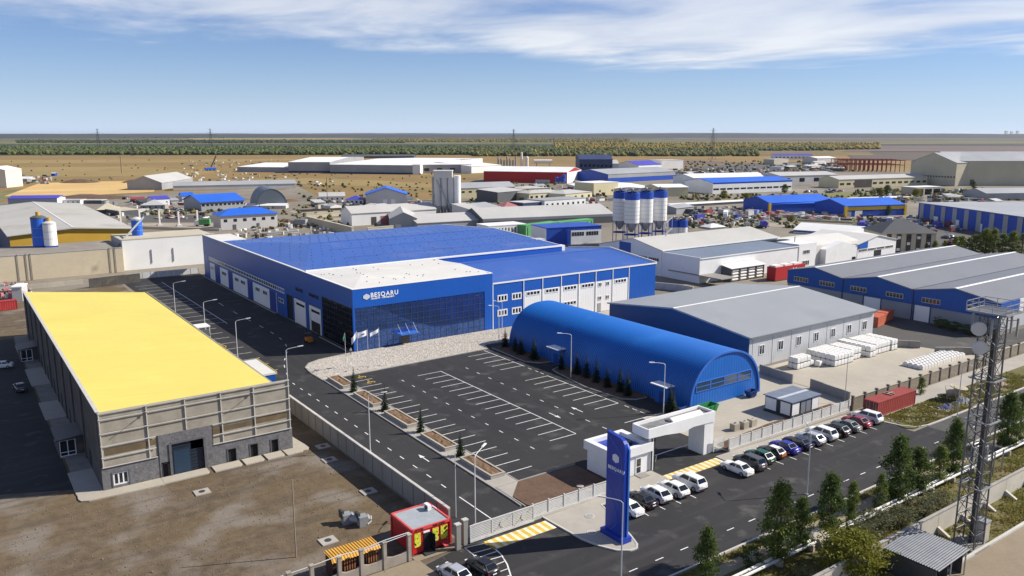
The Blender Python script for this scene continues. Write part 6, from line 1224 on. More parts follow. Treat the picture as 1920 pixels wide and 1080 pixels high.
for k, (x0, x1) in enumerate(((460, 484), (488, 511), (513, 536))): shed('canopy_tent', ('left', 'middle', 'right')[k] + ' one of three white canopies before the grey arched shed', (x0, 391), (x1, 391), 386, 7, 'gable', 1.2, 'bg_pale', 'bg_white', group='white canopies')
shed('house', 'white bungalow with pale roof beside a tall dark pole', (599, 378), (647, 377), 369, 12, 'gable', 2.5, 'bg_white', 'bg_roof_pale', (5, .35, .7, .3))
shed('house', 'small white house with violet blue hip roof beside a blue roofed workshop', (648, 385), (681, 385), 374, 12, 'hip', 2.4, 'bg_white', 'bg_violet', (4, .4, .75, .4))
shed('workshop', 'white gabled workshop with bright blue roof in mid distance', (686, 387), (763, 386), 366, 26, 'gablef', 4.6, 'bg_pale', 'bg_blue_roof', None, ((.42, .52, .6, 'bg_white'), (.62, .72, .6, 'bg_white')), over=.8)
shed('shed', 'white shed with long pale roof beside concrete pens', (660, 424), (818, 414), 401, 16, 'gable', 3.2, 'bg_white', 'bg_roof_pale', None, ((.22, .28, .65, 'bg_brown'), (.33, .42, .7, 'bg_rose')))
shed('shed', 'grey gabled shed just behind the blue hall roof ridge', (732, 431), (782, 430), 411, 40, 'gablef', 3.2, 'bg_grey', 'bg_roof_pale', None, ((.2, .4, .5, 'bg_pale'),))
shed('shed', 'low pale shed joining the grey gable to the silo tower', (783, 432), (900, 425), 419, 26, 'gable', 3, 'bg_grey', 'bg_roof_pale')
for k, (p0, p1, tp) in enumerate((((572, 420), (660, 443), 406), ((575, 410), (650, 404), 403), ((690, 437), (738, 433), 428))): shed('pen_wall', ('left concrete wall of the storage pen', 'rear concrete wall of the storage pen', 'front concrete wall of the storage pen')[k], p0, p1, tp, 1.0, 'flat', 0, 'bg_beige', 'bg_beige', cat='wall')
# ---- far white works
shed('far_factory', 'low white wing at the left end of the far white factory', (445, 322), (541, 323), 313, 150, 'gable', 3, 'bg_grey', 'bg_white')
shed('far_factory', 'taller middle block of the far white factory with grey front', (541, 324), (619, 324), 304, 240, 'gable', 3, 'bg_grey', 'bg_white', band=(0, .18, 'bg_navy'))
shed('far_factory', 'long right block of the far white factory under a bright white roof', (619, 325), (774, 327), 308.5, 300, 'gable', 3, 'bg_grey', 'bg_white', band=(0, .18, 'bg_navy'), side='bg_white')
shed('far_factory', 'white gate block between the long blocks of the far factory', (774, 327), (788, 327), 309, 100, 'flat', 0, 'bg_white', 'bg_white')
shed('far_factory', 'rightmost far white factory block with dark openings', (788, 325), (884, 324), 309, 200, 'gable', 3, 'bg_grey', 'bg_white', (4, .25, .6, .4))
shed('far_shed', 'white annex right of the far factory behind the red hall', (884, 325), (940, 322), 312, 120, 'gable', 4, 'bg_white', 'bg_white')
shed('far_shed', 'long low dark green roofed shed behind the far factory', (640, 296.5), (776, 296.5), 293, 40, 'gable', 3, 'bg_dark', 'bg_dark')
shed('yellow_workshop', 'yellow workshop with grey roof and a row of slit windows', (862, 372), (966, 368), 353.5, 22, 'gable', 3.4, 'bg_cream', 'bg_roof_grey', (8, .55, .72, .42))
shed('red_hall', 'large red hall with pale roof', (907, 341), (1063, 344), 321, 60, 'gable', 4, 'bg_red', 'bg_white', None, ((.63, .80, .3, 'bg_pale'),), side='bg_white')
shed('shed', 'small dark grey shed before the yellow workshop', (933, 380), (983, 375), 361, 20, 'mono', 1.5, 'bg_dark', 'bg_roof_pale')
shed('house', 'yellow house with pale flat roof, nearest the red hall', (976, 361), (1030, 359), 354, 24, 'hip', 1.5, 'bg_cream', 'bg_roof_pale', (6, .3, .7, .3))
shed('house', 'yellow house with row of dark arched windows under pale roof', (992, 379), (1058, 375), 363, 18, 'hip', 1.8, 'bg_cream', 'bg_roof_pale', (7, .15, .7, .45))
shed('hall', 'white hall with small square windows behind the silo cluster', (1063, 353), (1112, 366), 345, 60, 'gable', 2.0, 'bg_white', 'bg_white', (6, .4, .65, .25))
shed('office_block', 'cream office block at the end of the white hall', (1113, 368), (1159, 365), 344, 22, 'flat', 0, 'bg_cream', 'bg_white', (2, .3, .45, .12))
shed('house', 'low cream building with pale roof left of the silo cluster', (1060, 379), (1110, 374), 364, 24, 'hip', 2, 'bg_cream', 'bg_roof_pale', (4, .2, .7, .3))
shed('hall', 'cream white hall behind and right of the silo cluster', (1236, 369), (1290, 368), 352, 30, 'gable', 1.6, 'bg_cream', 'bg_white')
shed('open_hall', 'very long open sided hall with pale roof behind the green wagons', (906, 428), (1150, 417), 411, 34, 'gable', 4.2, 'bg_dark', 'bg_roof_pale', band=(.72, 1.0, 'bg_pale'))
shed('shed', 'white block house beside the concrete silo tower', (880, 419), (903, 417), 393, 16, 'mono', 2, 'bg_pale', 'bg_roof_pale')
shed('shed', 'sky grey roofed shed between block house and rose roof', (903, 412), (950, 406), 397, 34, 'gable', 3, 'bg_pale', 'bg_roof_grey')
shed('house', 'low house with rose red hip roof', (944, 398), (980, 396), 391, 16, 'hip', 3.4, 'bg_rose', 'bg_rose')
shed('house', 'dark blue single storey building between rose roof and white house', (981, 396), (1020, 393), 381, 14, 'flat', 0, 'bg_navy', 'bg_pale')
shed('house', 'white two storey house with flat roof among low yards', (1021, 394), (1098, 388), 377, 18, 'flat', 0, 'bg_white', 'bg_grey', (8, .45, .7, .35))
shed('blue_office', 'white and bright blue office building before the silo cluster', (1024, 461), (1127, 455), 429, 16, 'flat', 0, 'bg_blue', 'bg_blue', None)
o = bpy.data.objects['blue_office']; Lb, hb = o['L'], o['h']
part('white_panel', MB().box(Lb * .44, -.12, 0, Lb, -.005, hb * .82), MATS['bg_white'], o); part('end_wall', MB().box(-.1, 0, 0, -.005, 16, hb), MATS['bg_white'], o)
wm = MB().box(0, -.2, hb * .5, .95, -.13, hb * .72).mesh('window', MATS['window_glass'])
for k in range(10): link('window', wm, o, (Lb * .46 + 1.25 * k + (1 if k > 4 else 0), 0, 0))
shed('white_container', 'white box store at the corner behind the blue hall roof', (916, 446), (986, 441), 425, 12, 'flat', 0, 'bg_white', 'bg_white', (12, .3, .8, .3))
for k, (p0, p1, tp) in enumerate((((986, 444), (1045, 436), 424), ((1048, 435), (1112, 428), 418))): shed('rail_wagon', ('nearer of two green ribbed wagons by the open sided hall', 'farther green ribbed wagon by the open sided hall')[k], p0, p1, tp, 5, 'flat', 0, 'bg_green', 'bg_green', (9, .1, .85, .18), cat='wagon', group='green wagons')
shed('dark_works', 'dark blue works hall with curved grey roof on the far right of the red hall', (1086, 327), (1148, 327), 299, 60, 'gable', 5, 'bg_navy', 'bg_navy', (8, .5, .7, .6))
shed('far_barn', 'pale barn with rounded roof before the dark works hall', (1105, 324), (1160, 324), 307, 45, 'gable', 4, 'bg_pale', 'bg_roof_pale')
shed('blue_works', 'long dark blue works hall with grey roof', (1140, 343), (1266, 336), 327, 50, 'gable', 4, 'bg_blue', 'bg_roof_grey', band=(.55, 1, 'bg_grey'))
shed('far_barn', 'white barn with vivid violet roof', (1197, 320), (1240, 318), 310, 40, 'gable', 5, 'bg_white', 'bg_violet')
shed('far_shed', 'plain white shed right of the violet roofed barn', (1240, 317), (1281, 316), 301, 30, 'flat', 0, 'bg_white', 'bg_pale')
# ---- right rear
shed('far_shed', 'far white and blue two storey building before the ploughed field', (1452, 298), (1524, 298), 291, 25, 'gable', 2.5, 'bg_white', 'bg_violet', (10, .3, .6, .5))
shed('far_shed', 'small beige block before the far white and blue building', (1451, 309), (1478, 308), 299, 20, 'flat', 0, 'bg_beige', 'bg_pale')
shed('far_shed', 'pale far shed left of the red steel frame', (1532, 307), (1567, 306), 297, 30, 'gable', 2.5, 'bg_pale', 'bg_white')
shed('workshop', 'white workshop with bright blue roof edge and ribbon windows', (1336, 364), (1484, 358), 343, 36, 'gable', 2.6, 'bg_white', 'bg_blue_roof', (12, .35, .5, .8), band=(.88, 1.0, 'bg_blue_roof'))
shed('workshop', 'white hall with pale roof behind the blue roofed workshop', (1300, 350), (1440, 346), 334, 34, 'gable', 3, 'bg_white', 'bg_white')
shed('workshop', 'long beige hall with dark openings behind the car rows', (1462, 348), (1570, 345), 330, 34, 'gable', 2.5, 'bg_pale', 'bg_roof_pale', (4, .35, .75, .35))
shed('office_row', 'long cream office row with brown middle section', (1572, 353), (1738, 347), 337, 24, 'gable', 2.6, 'bg_cream', 'bg_roof_pale', (14, .35, .6, .6), ((.17, .36, .9, 'bg_brown'),))
shed('aircraft_hangar', 'huge beige hangar with grey roof at the right edge', (1705, 344), (1790, 349), 303, 120, 'gablef', 9, 'bg_beige', 'bg_roof_grey', (16, .35, .42, .5))
shed('aircraft_hangar', 'long beige side wing of the huge hangar running out of the frame', (1792, 348), (2050, 348), 302, 70, 'gable', 8, 'bg_beige', 'bg_roof_grey', None, ((.1, .13, .25, 'bg_dark'),))
shed('annex', 'low beige annex before the hangar side wing', (1894, 347), (2000, 347), 330, 10, 'flat', 0, 'bg_beige', 'bg_pale')
x = shed('blue_yellow_hall', 'long blue hall with yellow band and light blue roof, left one', (1442, 399), (1560, 394), 381, 26, 'gable', 3.4, 'bg_blue', 'bg_blue_roof', (24, .52, .6, .7), ((.86, .94, .55, 'bg_white'),), band=(.62, .92, 'bg_yellow'))
part('yellow_pillar', MB().box(-.6, -.7, 0, .9, .5, x['h']), MATS['bg_yellow'], x)
x = shed('blue_yellow_hall', 'shorter blue hall with yellow band and yellow corner posts, right one', (1584, 407), (1696, 403), 387, 28, 'gable', 3.2, 'bg_blue', 'bg_blue_roof', (18, .5, .6, .7), ((.16, .28, .55, 'bg_white'), (.02, .1, .5, 'bg_grey')), band=(.62, .92, 'bg_yellow'))
for q in (-.6, x['L'] - .9): part('yellow_pillar', MB().box(q, -.7, 0, q + 1.6, .5, x['h']), MATS['bg_yellow'], x)
shed('blue_yellow_hall', 'blue left end of the longer blue and yellow hall', (1410, 394), (1442, 399), 379, 60, 'gablef', 2, 'bg_blue', 'bg_blue_roof', None, ((.3, .55, .55, 'bg_white'),), band=(.68, .86, 'bg_yellow'))
x = shed('striped_hall', 'dark blue hall with pale vertical stripes and broad grey roof at right', (1720, 414), (1925, 450), 380, 60, 'gablef', 0.1, 'bg_blue', 'bg_roof_grey')
for k in range(9): part('stripe_panel', MB().box(x['L'] * (.02 + .112 * k), -.2, 0, x['L'] * (.06 + .112 * k), -.02, x['h'] * .97), MATS['bg_grey'], x)
for k in range(3): part('gate_door', MB().box(x['L'] * (.17 + .21 * k), -.14, 0, x['L'] * (.215 + .21 * k), -.02, x['h'] * .4), MATS['bg_white'], x)
shed('shed', 'rounded pale grey shed behind the striped hall', (1848, 376), (1990, 374), 363, 24, 'gable', 3, 'bg_grey', 'bg_roof_grey')
shed('canopy', 'flat pale fuel canopy on posts beyond the blue and yellow halls', (1716, 366), (1764, 364), 352, 14, 'flat', 0, 'bg_beige', 'bg_white', (3, 0, .8, .8))
shed('hall', 'white hall with blue eaves band behind the brown roofed house', (1488, 437), (1627, 447), 431, 24, 'gable', 2.4, 'bg_white', 'bg_white', band=(.45, .9, 'bg_blue'))
x = shed('brown_house', 'three storey beige house with dark brown hip roof and brown window bays', (1652, 474), (1752, 474), 437, 18, 'hip', 5.0, 'bg_beige', 'bg_roof_dark', None, over=1.0)
for k in range(5):
    part('window_bay', MB().box(x['L'] * (.08 + .185 * k), -.12, 0, x['L'] * (.17 + .185 * k), -.01, x['h'] * .95), MATS['bg_brown'], x)
    for j in range(3): part('window', MB().box(x['L'] * (.095 + .185 * k), -.2, x['h'] * (.1 + .3 * j), x['L'] * (.155 + .185 * k), -.13, x['h'] * (.24 + .3 * j)), MATS['bg_white'] if (k + j) % 2 else MATS['window_glass'], x)
part('side_wall', MB().box(x['L'] + .01, -.02, 0, x['L'] + .1, 18, x['h']), MATS['bg_cream'], x)
t = thing('steel_frame', 'dark red steel skeleton of an unfinished hall before the ploughed field', 'construction', (*G(1575, 322), 0)); OFF[t.name] = (0, 0, 0)
a = Vector(G(1575, 322)); c = Vector(G(1695, 323)); L = (c - a).length; t.rotation_euler = (0, 0, math.atan2((c - a).y, (c - a).x)); hh = HT(1575, 322, 1575, 300)
cm = MB().box(-.35, -.35, 0, .35, .35, hh).mesh('column', MATS['bg_steel'])
for i in range(15):
    for j in range(4): link('column', cm, t, (L * i / 14, j * 22, 0))
for j in range(4):
    for z in (hh, hh * .62): part('beam', MB().box(0, j * 22 - .3, z - .6, L, j * 22 + .3, z), MATS['bg_steel'], t)
for i in range(15): part('rafter', MB().box(L * i / 14 - .25, .31, hh - .5, L * i / 14 + .25, 65.6, hh - .02), MATS['bg_steel'], t)
# ---- tent roofed hangar, beige and white works on the left
t = thing('tent_hangar', 'wide hangar with pale low tent-like roof and ochre end wall on the left', 'hangar', (20, 352, 0))
zt = 12.0; fv, bv = 347.0, 492.0; xl, xm, xr = 20.2, 41.0, 61.5
part('end_wall', MB().ext([(xl, 0), (xr, 0), (xr, zt - .6), (xm, zt + .7), (xl, zt - .6)], 'y', fv, fv + .4), MATS['bg_ochre'], t)
part('side_wall', MB().box(xl, fv + .4, 0, xl + .3, bv, zt - .6), MATS['bg_navy'], t); part('side_wall', MB().box(xr - .3, fv + .4, 0, xr, bv, zt - .6), MATS['bg_ochre'], t)
part('roof', MB().ext([(xl - .8, zt - .8), (xm, zt + .8), (xr + 1.2, zt - .8), (xr + 1.2, zt - .5), (xm, zt + 1.3), (xl - .8, zt - .5)], 'y', fv - 1, bv), M('tent_roof', (.50, .49, .45), .7, .1, .03, col2=(.42, .40, .35), stain=((.32, .29, .23), .05, .56, .5)), t)
part('ridge', MB().box(xm - .25, fv - 1, zt + 1.2, xm + .25, bv, zt + 1.4), MATS['bg_white'], t)
t = thing('beige_works', 'long beige walled flat building with dusty roof in front of the tent hangar', 'building', (30, 311, 0))
part('wall', MB().box(-60, 310.5, 0, 51.6, 311, 8.6).box(51.2, 311, 0, 51.6, 338, 8.6), M('beige_plaster', (.60, .52, .37), .85, .12, .15, col2=(.52, .44, .31), sc2=.05, stain=((.27, .24, .19), .13, .63, .7)), t)
part('roof', MB().box(-60, 311, 8.0, 51.2, 338, 8.5), M('dusty_roof', (.32, .285, .235), .95, .2, .2, col2=(.22, .20, .17), sc2=.08), t); part('roof_edge', MB().box(-60, 310.4, 8.6, 51.7, 311, 8.75), MATS['bg_grey'], t)
for u in (19.5, 22, 23.3, 47.3, 49): part('wall_ladder', MB().tube((u, 310.3, 0), (u, 310.3, 9), .1, 5), MATS['bg_dark'], t)
t = thing('white_wall_building', 'plain white walled flat building left of the blue hall', 'building', (52, 313, 0))
part('wall', MB().box(52.0, 313, 0, 84, 313.5, 10.9), M('white_plaster', (.78, .78, .75), .8, .06, .1, stain=((.5, .48, .42), .1, .66, .5)), t); part('side_wall', MB().box(52, 313.5, 0, 52.4, 335, 10.8), MATS['bg_grey'], t); part('roof', MB().box(52.4, 313.5, 10.3, 84, 335, 10.8), MATS['bg_beige'], t); part('roof_edge', MB().box(51.9, 312.9, 10.9, 84.1, 313.6, 11.25), MATS['bg_beige'], t)
for u in (61.5, 69): part('downpipe', MB().tube((u, 312.8, 2), (u, 312.8, 7), .15, 6), MATS['bg_grey'], t)
def silo(name, lab, u, v, r, z0, z1, band, body, legs=True, cone=True, seams=5, group=None, bandm='bg_blue', cap=True):
    t = thing(name, lab, 'silo', (u, v, 0), 0, group); zc = z0 - r * 1.25 if cone else z0
    part('shell', MB().lathe(u, v, [(r, z0), (r, z1 - band)], 24), MATS[body], t, smooth=False); part('top_band', MB().lathe(u, v, [(r + .02, z1 - band + .01), (r + .02, z1), (r * .6, z1 + .5), (.3, z1 + .7)], 24), MATS[bandm], t)
    if cone: part('cone', MB().lathe(u, v, [(r * .2, zc), (r, z0 - .01)], 24), MATS['bg_grey'], t)
    for k in range(seams): z = z0 + (z1 - band - z0) * (k + 1) / (seams + 1); part('seam', MB().lathe(u, v, [(r + .03, z - .05), (r + .03, z + .05)], 24), MATS['bg_grey'], t)
    if legs:
        for k in range(6): a_ = math.pi / 3 * k + .3; part('leg', MB().tube((u + r * .95 * math.cos(a_), v + r * .95 * math.sin(a_), 0), (u + r * .95 * math.cos(a_), v + r * .95 * math.sin(a_), z0 + .5), .16, 6), MATS['bg_blue'], t)
        part('frame_ring', MB().lathe(u, v, [(r * 1.0, z0 * .5), (r * 1.0, z0 * .5 + .25), (r * .9, z0 * .5 + .25), (r * .9, z0 * .5)], 12), MATS['bg_blue'], t)
    if cap:
        for k in range(8): a_ = math.pi / 4 * k; part('railing', MB().tube((u + r * .96 * math.cos(a_), v + r * .96 * math.sin(a_), z1 + .1), (u + r * .96 * math.cos(a_), v + r * .96 * math.sin(a_), z1 + 1.4), .07, 4), MATS['bg_grey'], t)
        part('rail_ring', MB().lathe(u, v, [(r * .99, z1 + 1.3), (r * .99, z1 + 1.42), (r * .93, z1 + 1.42), (r * .93, z1 + 1.3)], 16), MATS['bg_grey'], t); part('filter_unit', MB().lathe(u, v, [(.6, z1 + .6), (.6, z1 + 1.8), (.3, z1 + 2)], 10), MATS['bg_pale'], t)
    return t
gs = 'tall blue topped silos'
for x_, yb, tp, bt, lab in ((1183, 463, 362, 417.5, 'second blue topped silo, standing proud of the other three'), (1161, 458, 360, 413, 'leftmost tall blue topped silo of the cluster'), (1209, 459, 360, 416.5, 'third tall blue topped silo of the cluster'), (1235, 455, 358, 413, 'rightmost tall blue topped silo, with stair tower')):
    u, v = G(x_, yb); rr = 14.0 * math.hypot(u, v) / FPX * (1.0 if x_ == 1183 else .93); z1 = HT(x_, yb, x_, tp); z0 = HT(x_, yb, x_, bt)
    silo('cement_silo', lab, u, v, rr, z0, z1, (z1 - z0) * .22, 'bg_white', group=gs)
u, v = G(1247, 458); t = thing('stair_tower', 'grey steel stair tower beside the rightmost tall silo', 'stairs', (u, v, 0))
for k in range(4): part('flight', MB().tube((u, v, 2 + 2.5 * k), (u + (4 if k % 2 else -1), v, 4.5 + 2.5 * k), .3, 4), MATS['bg_pale'], t)
for q in (-1, 4): part('post', MB().tube((u + q, v, 0), (u + q, v, 12), .15), MATS['bg_pale'], t)
for x_, lab in ((1262, 'left one of two short blue topped silos'), (1279, 'right one of two short blue topped silos')):
    u, v = G(x_, 447); silo('cement_silo', lab, u, v, 9 * math.hypot(u, v) / FPX, .5, HT(x_, 447, x_, 413), 3.2, 'bg_white', legs=False, cone=False, seams=0, group='short blue topped silos')
for x_, tp, lab in ((1044, 333, 'left small blue silo before the red hall'), (1051, 333, 'middle small blue silo before the red hall'), (1057, 328, 'taller right small blue silo before the red hall')):
    u, v = G(x_, 356); silo('cement_silo', lab, u, v, 3.2 * math.hypot(u, v) / FPX, 7, HT(x_, 356, x_, tp), 3, 'bg_blue_roof', legs=False, cone=True, seams=0, cap=False, group='small blue silos')
for x_, lab, m, tp in ((77, 'blue silo with orange cap standing on the dusty roof', 'bg_blue_roof', 420), (96, 'white silo with orange cap standing on the dusty roof', 'bg_white', 430)):
    u, v = G(x_, 462, 8.6); z1 = 8.6 + 10.5 if x_ == 77 else 8.6 + 8.5; q = silo('roof_silo', lab, u, v, 2.5 if x_ == 77 else 2.2, 9.0, z1, .6, m, legs=False, cone=False, seams=2, cap=False, bandm='bg_dark' if x_ == 77 else 'bg_pale'); part('cap', MB().lathe(u, v, [(.7, z1 + .4), (.7, z1 + 1.9)], 12), MATS['bg_ochre'], q); part('base_frame', MB().box(u - 2, v - 2, 8.5, u + 2, v + 2, 8.99), MATS['bg_blue'], q)
u, v = G(258, 440, 11); q = silo('roof_silo', 'small light blue silo with sloping conveyor at the white building corner', u, v, 1.9, 10.8, 17, .5, 'bg_blue_roof', legs=False, cone=False, seams=2, cap=False, bandm='bg_pale')
solo('conveyor', MB().tube((51, 316, 8.7), (62.5, 327, 17.5), .35, 6), MATS['bg_grey'], 'sloping pipe conveyor rising from the beige roof to the light blue silo', 'conveyor', (51, 316, 8))
# concrete silo tower
u, v = G(838, 412); t = thing('silo_tower', 'tall pale concrete silo tower with headhouse and ribbed cylinders', 'silo tower', (u, v, 0)); th_ = HT(838, 412, 838, 318); ur = Vector((math.sin(YAW), -math.cos(YAW))); uf = Vector((math.cos(YAW), math.sin(YAW))); s = math.hypot(u, v) / FPX
for i in range(4):
    for j in range(2):
        p_ = Vector((u, v)) + ur * (-16 + 12 * i) * s + uf * (j * 11 * s); zt_ = th_ * (.84 if i < 3 else .88)
        part('silo_cell', MB().lathe(p_.x, p_.y, [(6 * s, th_ * .28), (6 * s, zt_)], 16), MATS['bg_pale'] if i < 3 else MATS['bg_white'], t, smooth=False); part('cell_cone', MB().lathe(p_.x, p_.y, [(1.4 * s, th_ * .14), (6 * s, th_ * .279)], 16), MATS['bg_grey'], t)
        for k in range(4): a_ = math.pi / 2 * k + .6; part('column', MB().tube((p_.x + 5.4 * s * math.cos(a_), p_.y + 5.4 * s * math.sin(a_), 0), (p_.x + 5.4 * s * math.cos(a_), p_.y + 5.4 * s * math.sin(a_), th_ * .3), .3, 5), MATS['bg_grey'], t)
def obox(c, w, d, z0, z1): return MB().prism([tuple(c + ur * a * w + uf * b * d) for a, b in ((-.5, -.5), (.5, -.5), (.5, .5), (-.5, .5))], z0, z1)
part('headhouse', obox(Vector((u, v)) + ur * -6 * s + uf * 5 * s, 34 * s, 22 * s, th_ * .84, th_ * .97), MATS['bg_pale'], t); part('headhouse_roof', obox(Vector((u, v)) + ur * -6 * s + uf * 5 * s, 36 * s, 24 * s, th_ * .97, th_ * .985), MATS['bg_white'], t)
part('stair_shaft', obox(Vector((u, v)) + ur * -25 * s + uf * 2 * s, 4 * s, 4 * s, 0, th_ * .86), MATS['bg_grey'], t); q = Vector((u, v)) + ur * 4 * s - uf * 7 * s
part('elevator_pipe', MB().tube((*(q - ur * 22 * s), th_ * .8), (*(q + ur * 10 * s), 3), .35, 6), MATS['bg_grey'], t)
# gas plant stacks
for x_, tp, lab, w in ((978, 285, 'tall white process column behind the red hall', 1.9), (988, 293, 'shorter white process column behind the red hall', 3)):
    u, v = G(x_, 318); s = math.hypot(u, v) / FPX; h_ = HT(x_, 318, x_, tp); t = thing('process_column', lab, 'column', (u, v, 0)); part('shell', MB().lathe(u, v, [(w * s, 0), (w * s, h_ - 1.5), (w * s * .6, h_ - .3), (.2, h_)], 14), MATS['bg_white'], t); part('ladder', MB().tube((u - w * s - .3, v, 0), (u - w * s - .3, v, h_ - 1), .15, 4), MATS['bg_grey'], t)
u, v = G(1001, 316); u2, v2 = G(1035, 316); h_ = HT(1001, 316, 1001, 299); t = thing('storage_tank', 'white horizontal storage tank on legs behind the red hall', 'tank', (u, v, 0)); part('shell', MB().tube((u, v, h_ - 2.6), (u2, v2, h_ - 2.6), 2.6, 14), MATS['bg_white'], t)
for k in (.15, .85): part('leg', MB().tube((u + (u2 - u) * k, v + (v2 - v) * k, 0), (u + (u2 - u) * k, v + (v2 - v) * k, h_ - 4), .6, 6), MATS['bg_grey'], t)
for k in range(7):
    x_ = 934 + 5.5 * k; u, v = G(x_, 314); solo('process_stack', MB().tube((u, v, 0), (u, v, HT(x_, 314, x_, 294 + (k % 3) * 3)), 1.3, 8), MATS['bg_grey'], 'thin grey stack in the hazy plant behind the red hall', 'stack', (u, v, 0), 'grey stacks of the far plant')
# tall white gantry posts
for k, (x_, y_) in enumerate(((227, 421), (263, 421), (300, 423), (336, 424), (371, 422))):
    u, v = G(x_, y_); h_ = HT(x_, y_, x_, y_ - 28); t = thing('gantry_post', ('leftmost', 'second', 'middle', 'fourth', 'rightmost')[k] + ' of five white concrete posts behind the white walled building', 'post', (u, v, 0), 0, 'white posts in a row'); part('shaft', MB().box(u - .38, v - .38, .8, u + .38, v + .38, h_), MATS['bg_white'], t); part('footing', MB().box(u - 1.3, v - 1.3, 0, u + 1.3, v + 1.3, .8), MATS['bg_pale'], t)
# ---- transmission pylons
def pylon(lab, x_, yb, tp):
    u, v = G(x_, yb); h = HT(x_, yb, x_, tp); t = thing('transmission_pylon', lab, 'pylon', (u, v, 0), 0, 'transmission pylons on the plain'); w = h * .075; m = MATS['lattice_dark']; tk = max(.25, math.hypot(u, v) / FPX * .22)
    for a in (-1, 1):
        for c in (-1, 1): part('leg', MB().tube((u + a * w, v + c * w, 0), (u + a * .6, v + c * .6, h), tk, 4), m, t)
    for k in range(7):
        z0, z1 = h * k / 7, h * (k + 1) / 7; a = w * (1 - k / 7) + .5; c = w * (1 - (k + 1) / 7) + .5
        part('brace', MB().tube((*(Vector((u, v)) - ur * a), z0), (*(Vector((u, v)) + ur * c), z1), tk * .6, 4), m, t); part('brace', MB().tube((*(Vector((u, v)) + ur * a), z0), (*(Vector((u, v)) - ur * c), z1), tk * .6, 4), m, t)
    for z, l in ((.93, .12), (.8, .17), (.68, .13)): part('cross_arm', MB().tube((*(Vector((u, v)) - ur * h * l), h * z), (*(Vector((u, v)) + ur * h * l), h * z), tk * .8, 4), m, t)
pylon('transmission pylon farthest left on the horizon', 185, 276, 241); pylon('transmission pylon above the far dry field, second from left', 396, 276, 241); pylon('short lattice pylon before the left woods', 248, 293, 269); pylon('transmission pylon behind the red hall', 963, 283, 242); pylon('tall transmission pylon right of the autumn woods', 1335, 300, 240)
for x_, yb, tp, lab in ((614, 380, 333, 'dark timber power pole beside the white bungalow'), (228, 325, 293, 'thin power pole alone in the dry field'), (104, 292, 275, 'thin pole before the left woods'), (77, 293, 279, 'short pole before the left woods')):
    u, v = G(x_, yb); solo('power_pole', MB().tube((u, v, 0), (u, v, HT(x_, yb, x_, tp)), max(.2, math.hypot(u, v) / FPX * .45), 5), MATS['bark'], lab, 'pole', (u, v, 0))
# ---- mobile crane at the far field
u, v = G(396, 320); u2, v2 = G(407, 320); t = thing('mobile_crane', 'dark crane boom rising from a blue truck in the dry field', 'crane', (u, v, 0)); s = math.hypot(u, v) / FPX
part('boom', MB().tube((u, v, 5), (u2, v2, HT(407, 320, 407, 292)), .9, 4), MATS['bg_dark'], t); part('carrier', MB().box(u - 8, v - 3, 1, u + 6, v + 3, 4), MATS['bg_blue_roof'], t)
for a in (-6, -2, 3): part('wheel', MB().tube((u + a, v - 3.2, 1), (u + a, v - 2.4, 1), 1, 10), MATS['rubber'], t)
# ---- trucks, small far vehicles, heaps
def truck(lab, x_, y_, rz, box, cabm, L=11):
    u, v = G(x_, y_); t = thing('truck', lab, 'truck', (u, v, 0), rz); OFF[t.name] = (0, 0, 0)
    part('cargo_box', MB().box(-1.25, -L / 2, 1.1, 1.25, L / 2 - 2.6, 3.8), MATS[box], t); part('cab', MB().loft([[(-1.2, L / 2 - 2.4, .6), (1.2, L / 2 - 2.4, .6), (1.2, L / 2, .6), (-1.2, L / 2, .6)], [(-1.2, L / 2 - 2.4, 2), (1.2, L / 2 - 2.4, 2), (1.2, L / 2, 2), (-1.2, L / 2, 2)], [(-1.15, L / 2 - 2.3, 3.2), (1.15, L / 2 - 2.3, 3.2), (1.15, L / 2 - .4, 3.2), (-1.15, L / 2 - .4, 3.2)]]), MATS[cabm], t); part('windscreen', MB().quad((-1.05, L / 2 - .02, 2.05), (1.05, L / 2 - .02, 2.05), (1.0, L / 2 - .36, 3.0), (-1.0, L / 2 - .36, 3.0)), MATS['car_glass'], t); part('chassis', MB().box(-.6, -L / 2 + .1, .7, .6, L / 2 - .3, 1.09), MATS['dark_metal'], t)
    for y in (-L / 2 + 1.2, -L / 2 + 2.5, L / 2 - 1.3):
        for x in (-1.25, .9): part('wheel', MB().tube((x, y, .5), (x + .35, y, .5), .5, 12), MATS['rubber'], t)
    return t
for a in (('long white articulated lorry in the lorry park', 1360, 408, rad(128), 'bg_white', 'bg_white', 16), ('white van truck with blue cargo box behind the white works', 1430, 427, rad(-40), 'bg_violet', 'bg_white', 8), ('lorry with dark violet curtain side behind the white blue hall', 1616, 428, rad(-60), 'bg_violet', 'bg_steel', 13), ('lorry with violet curtain side near the brown roofed house', 1672, 434, rad(-65), 'bg_violet', 'bg_white', 12), ('white tank lorry beside the blue and yellow halls', 1690, 422, rad(-55), 'bg_dark', 'bg_white', 12), ('long black tank trailer beside the striped hall', 1655, 421, rad(-55), 'bg_dark', 'bg_dark', 13), ('white tipper by the rubble yard near the office house', 380, 424, rad(60), 'bg_green', 'bg_white', 8), ('grey tarpaulin truck by the pens', 561, 424, rad(40), 'bg_grey', 'bg_grey', 9)): truck(*a)
far_proto = [hatch, sedan, suv]; kk = 0
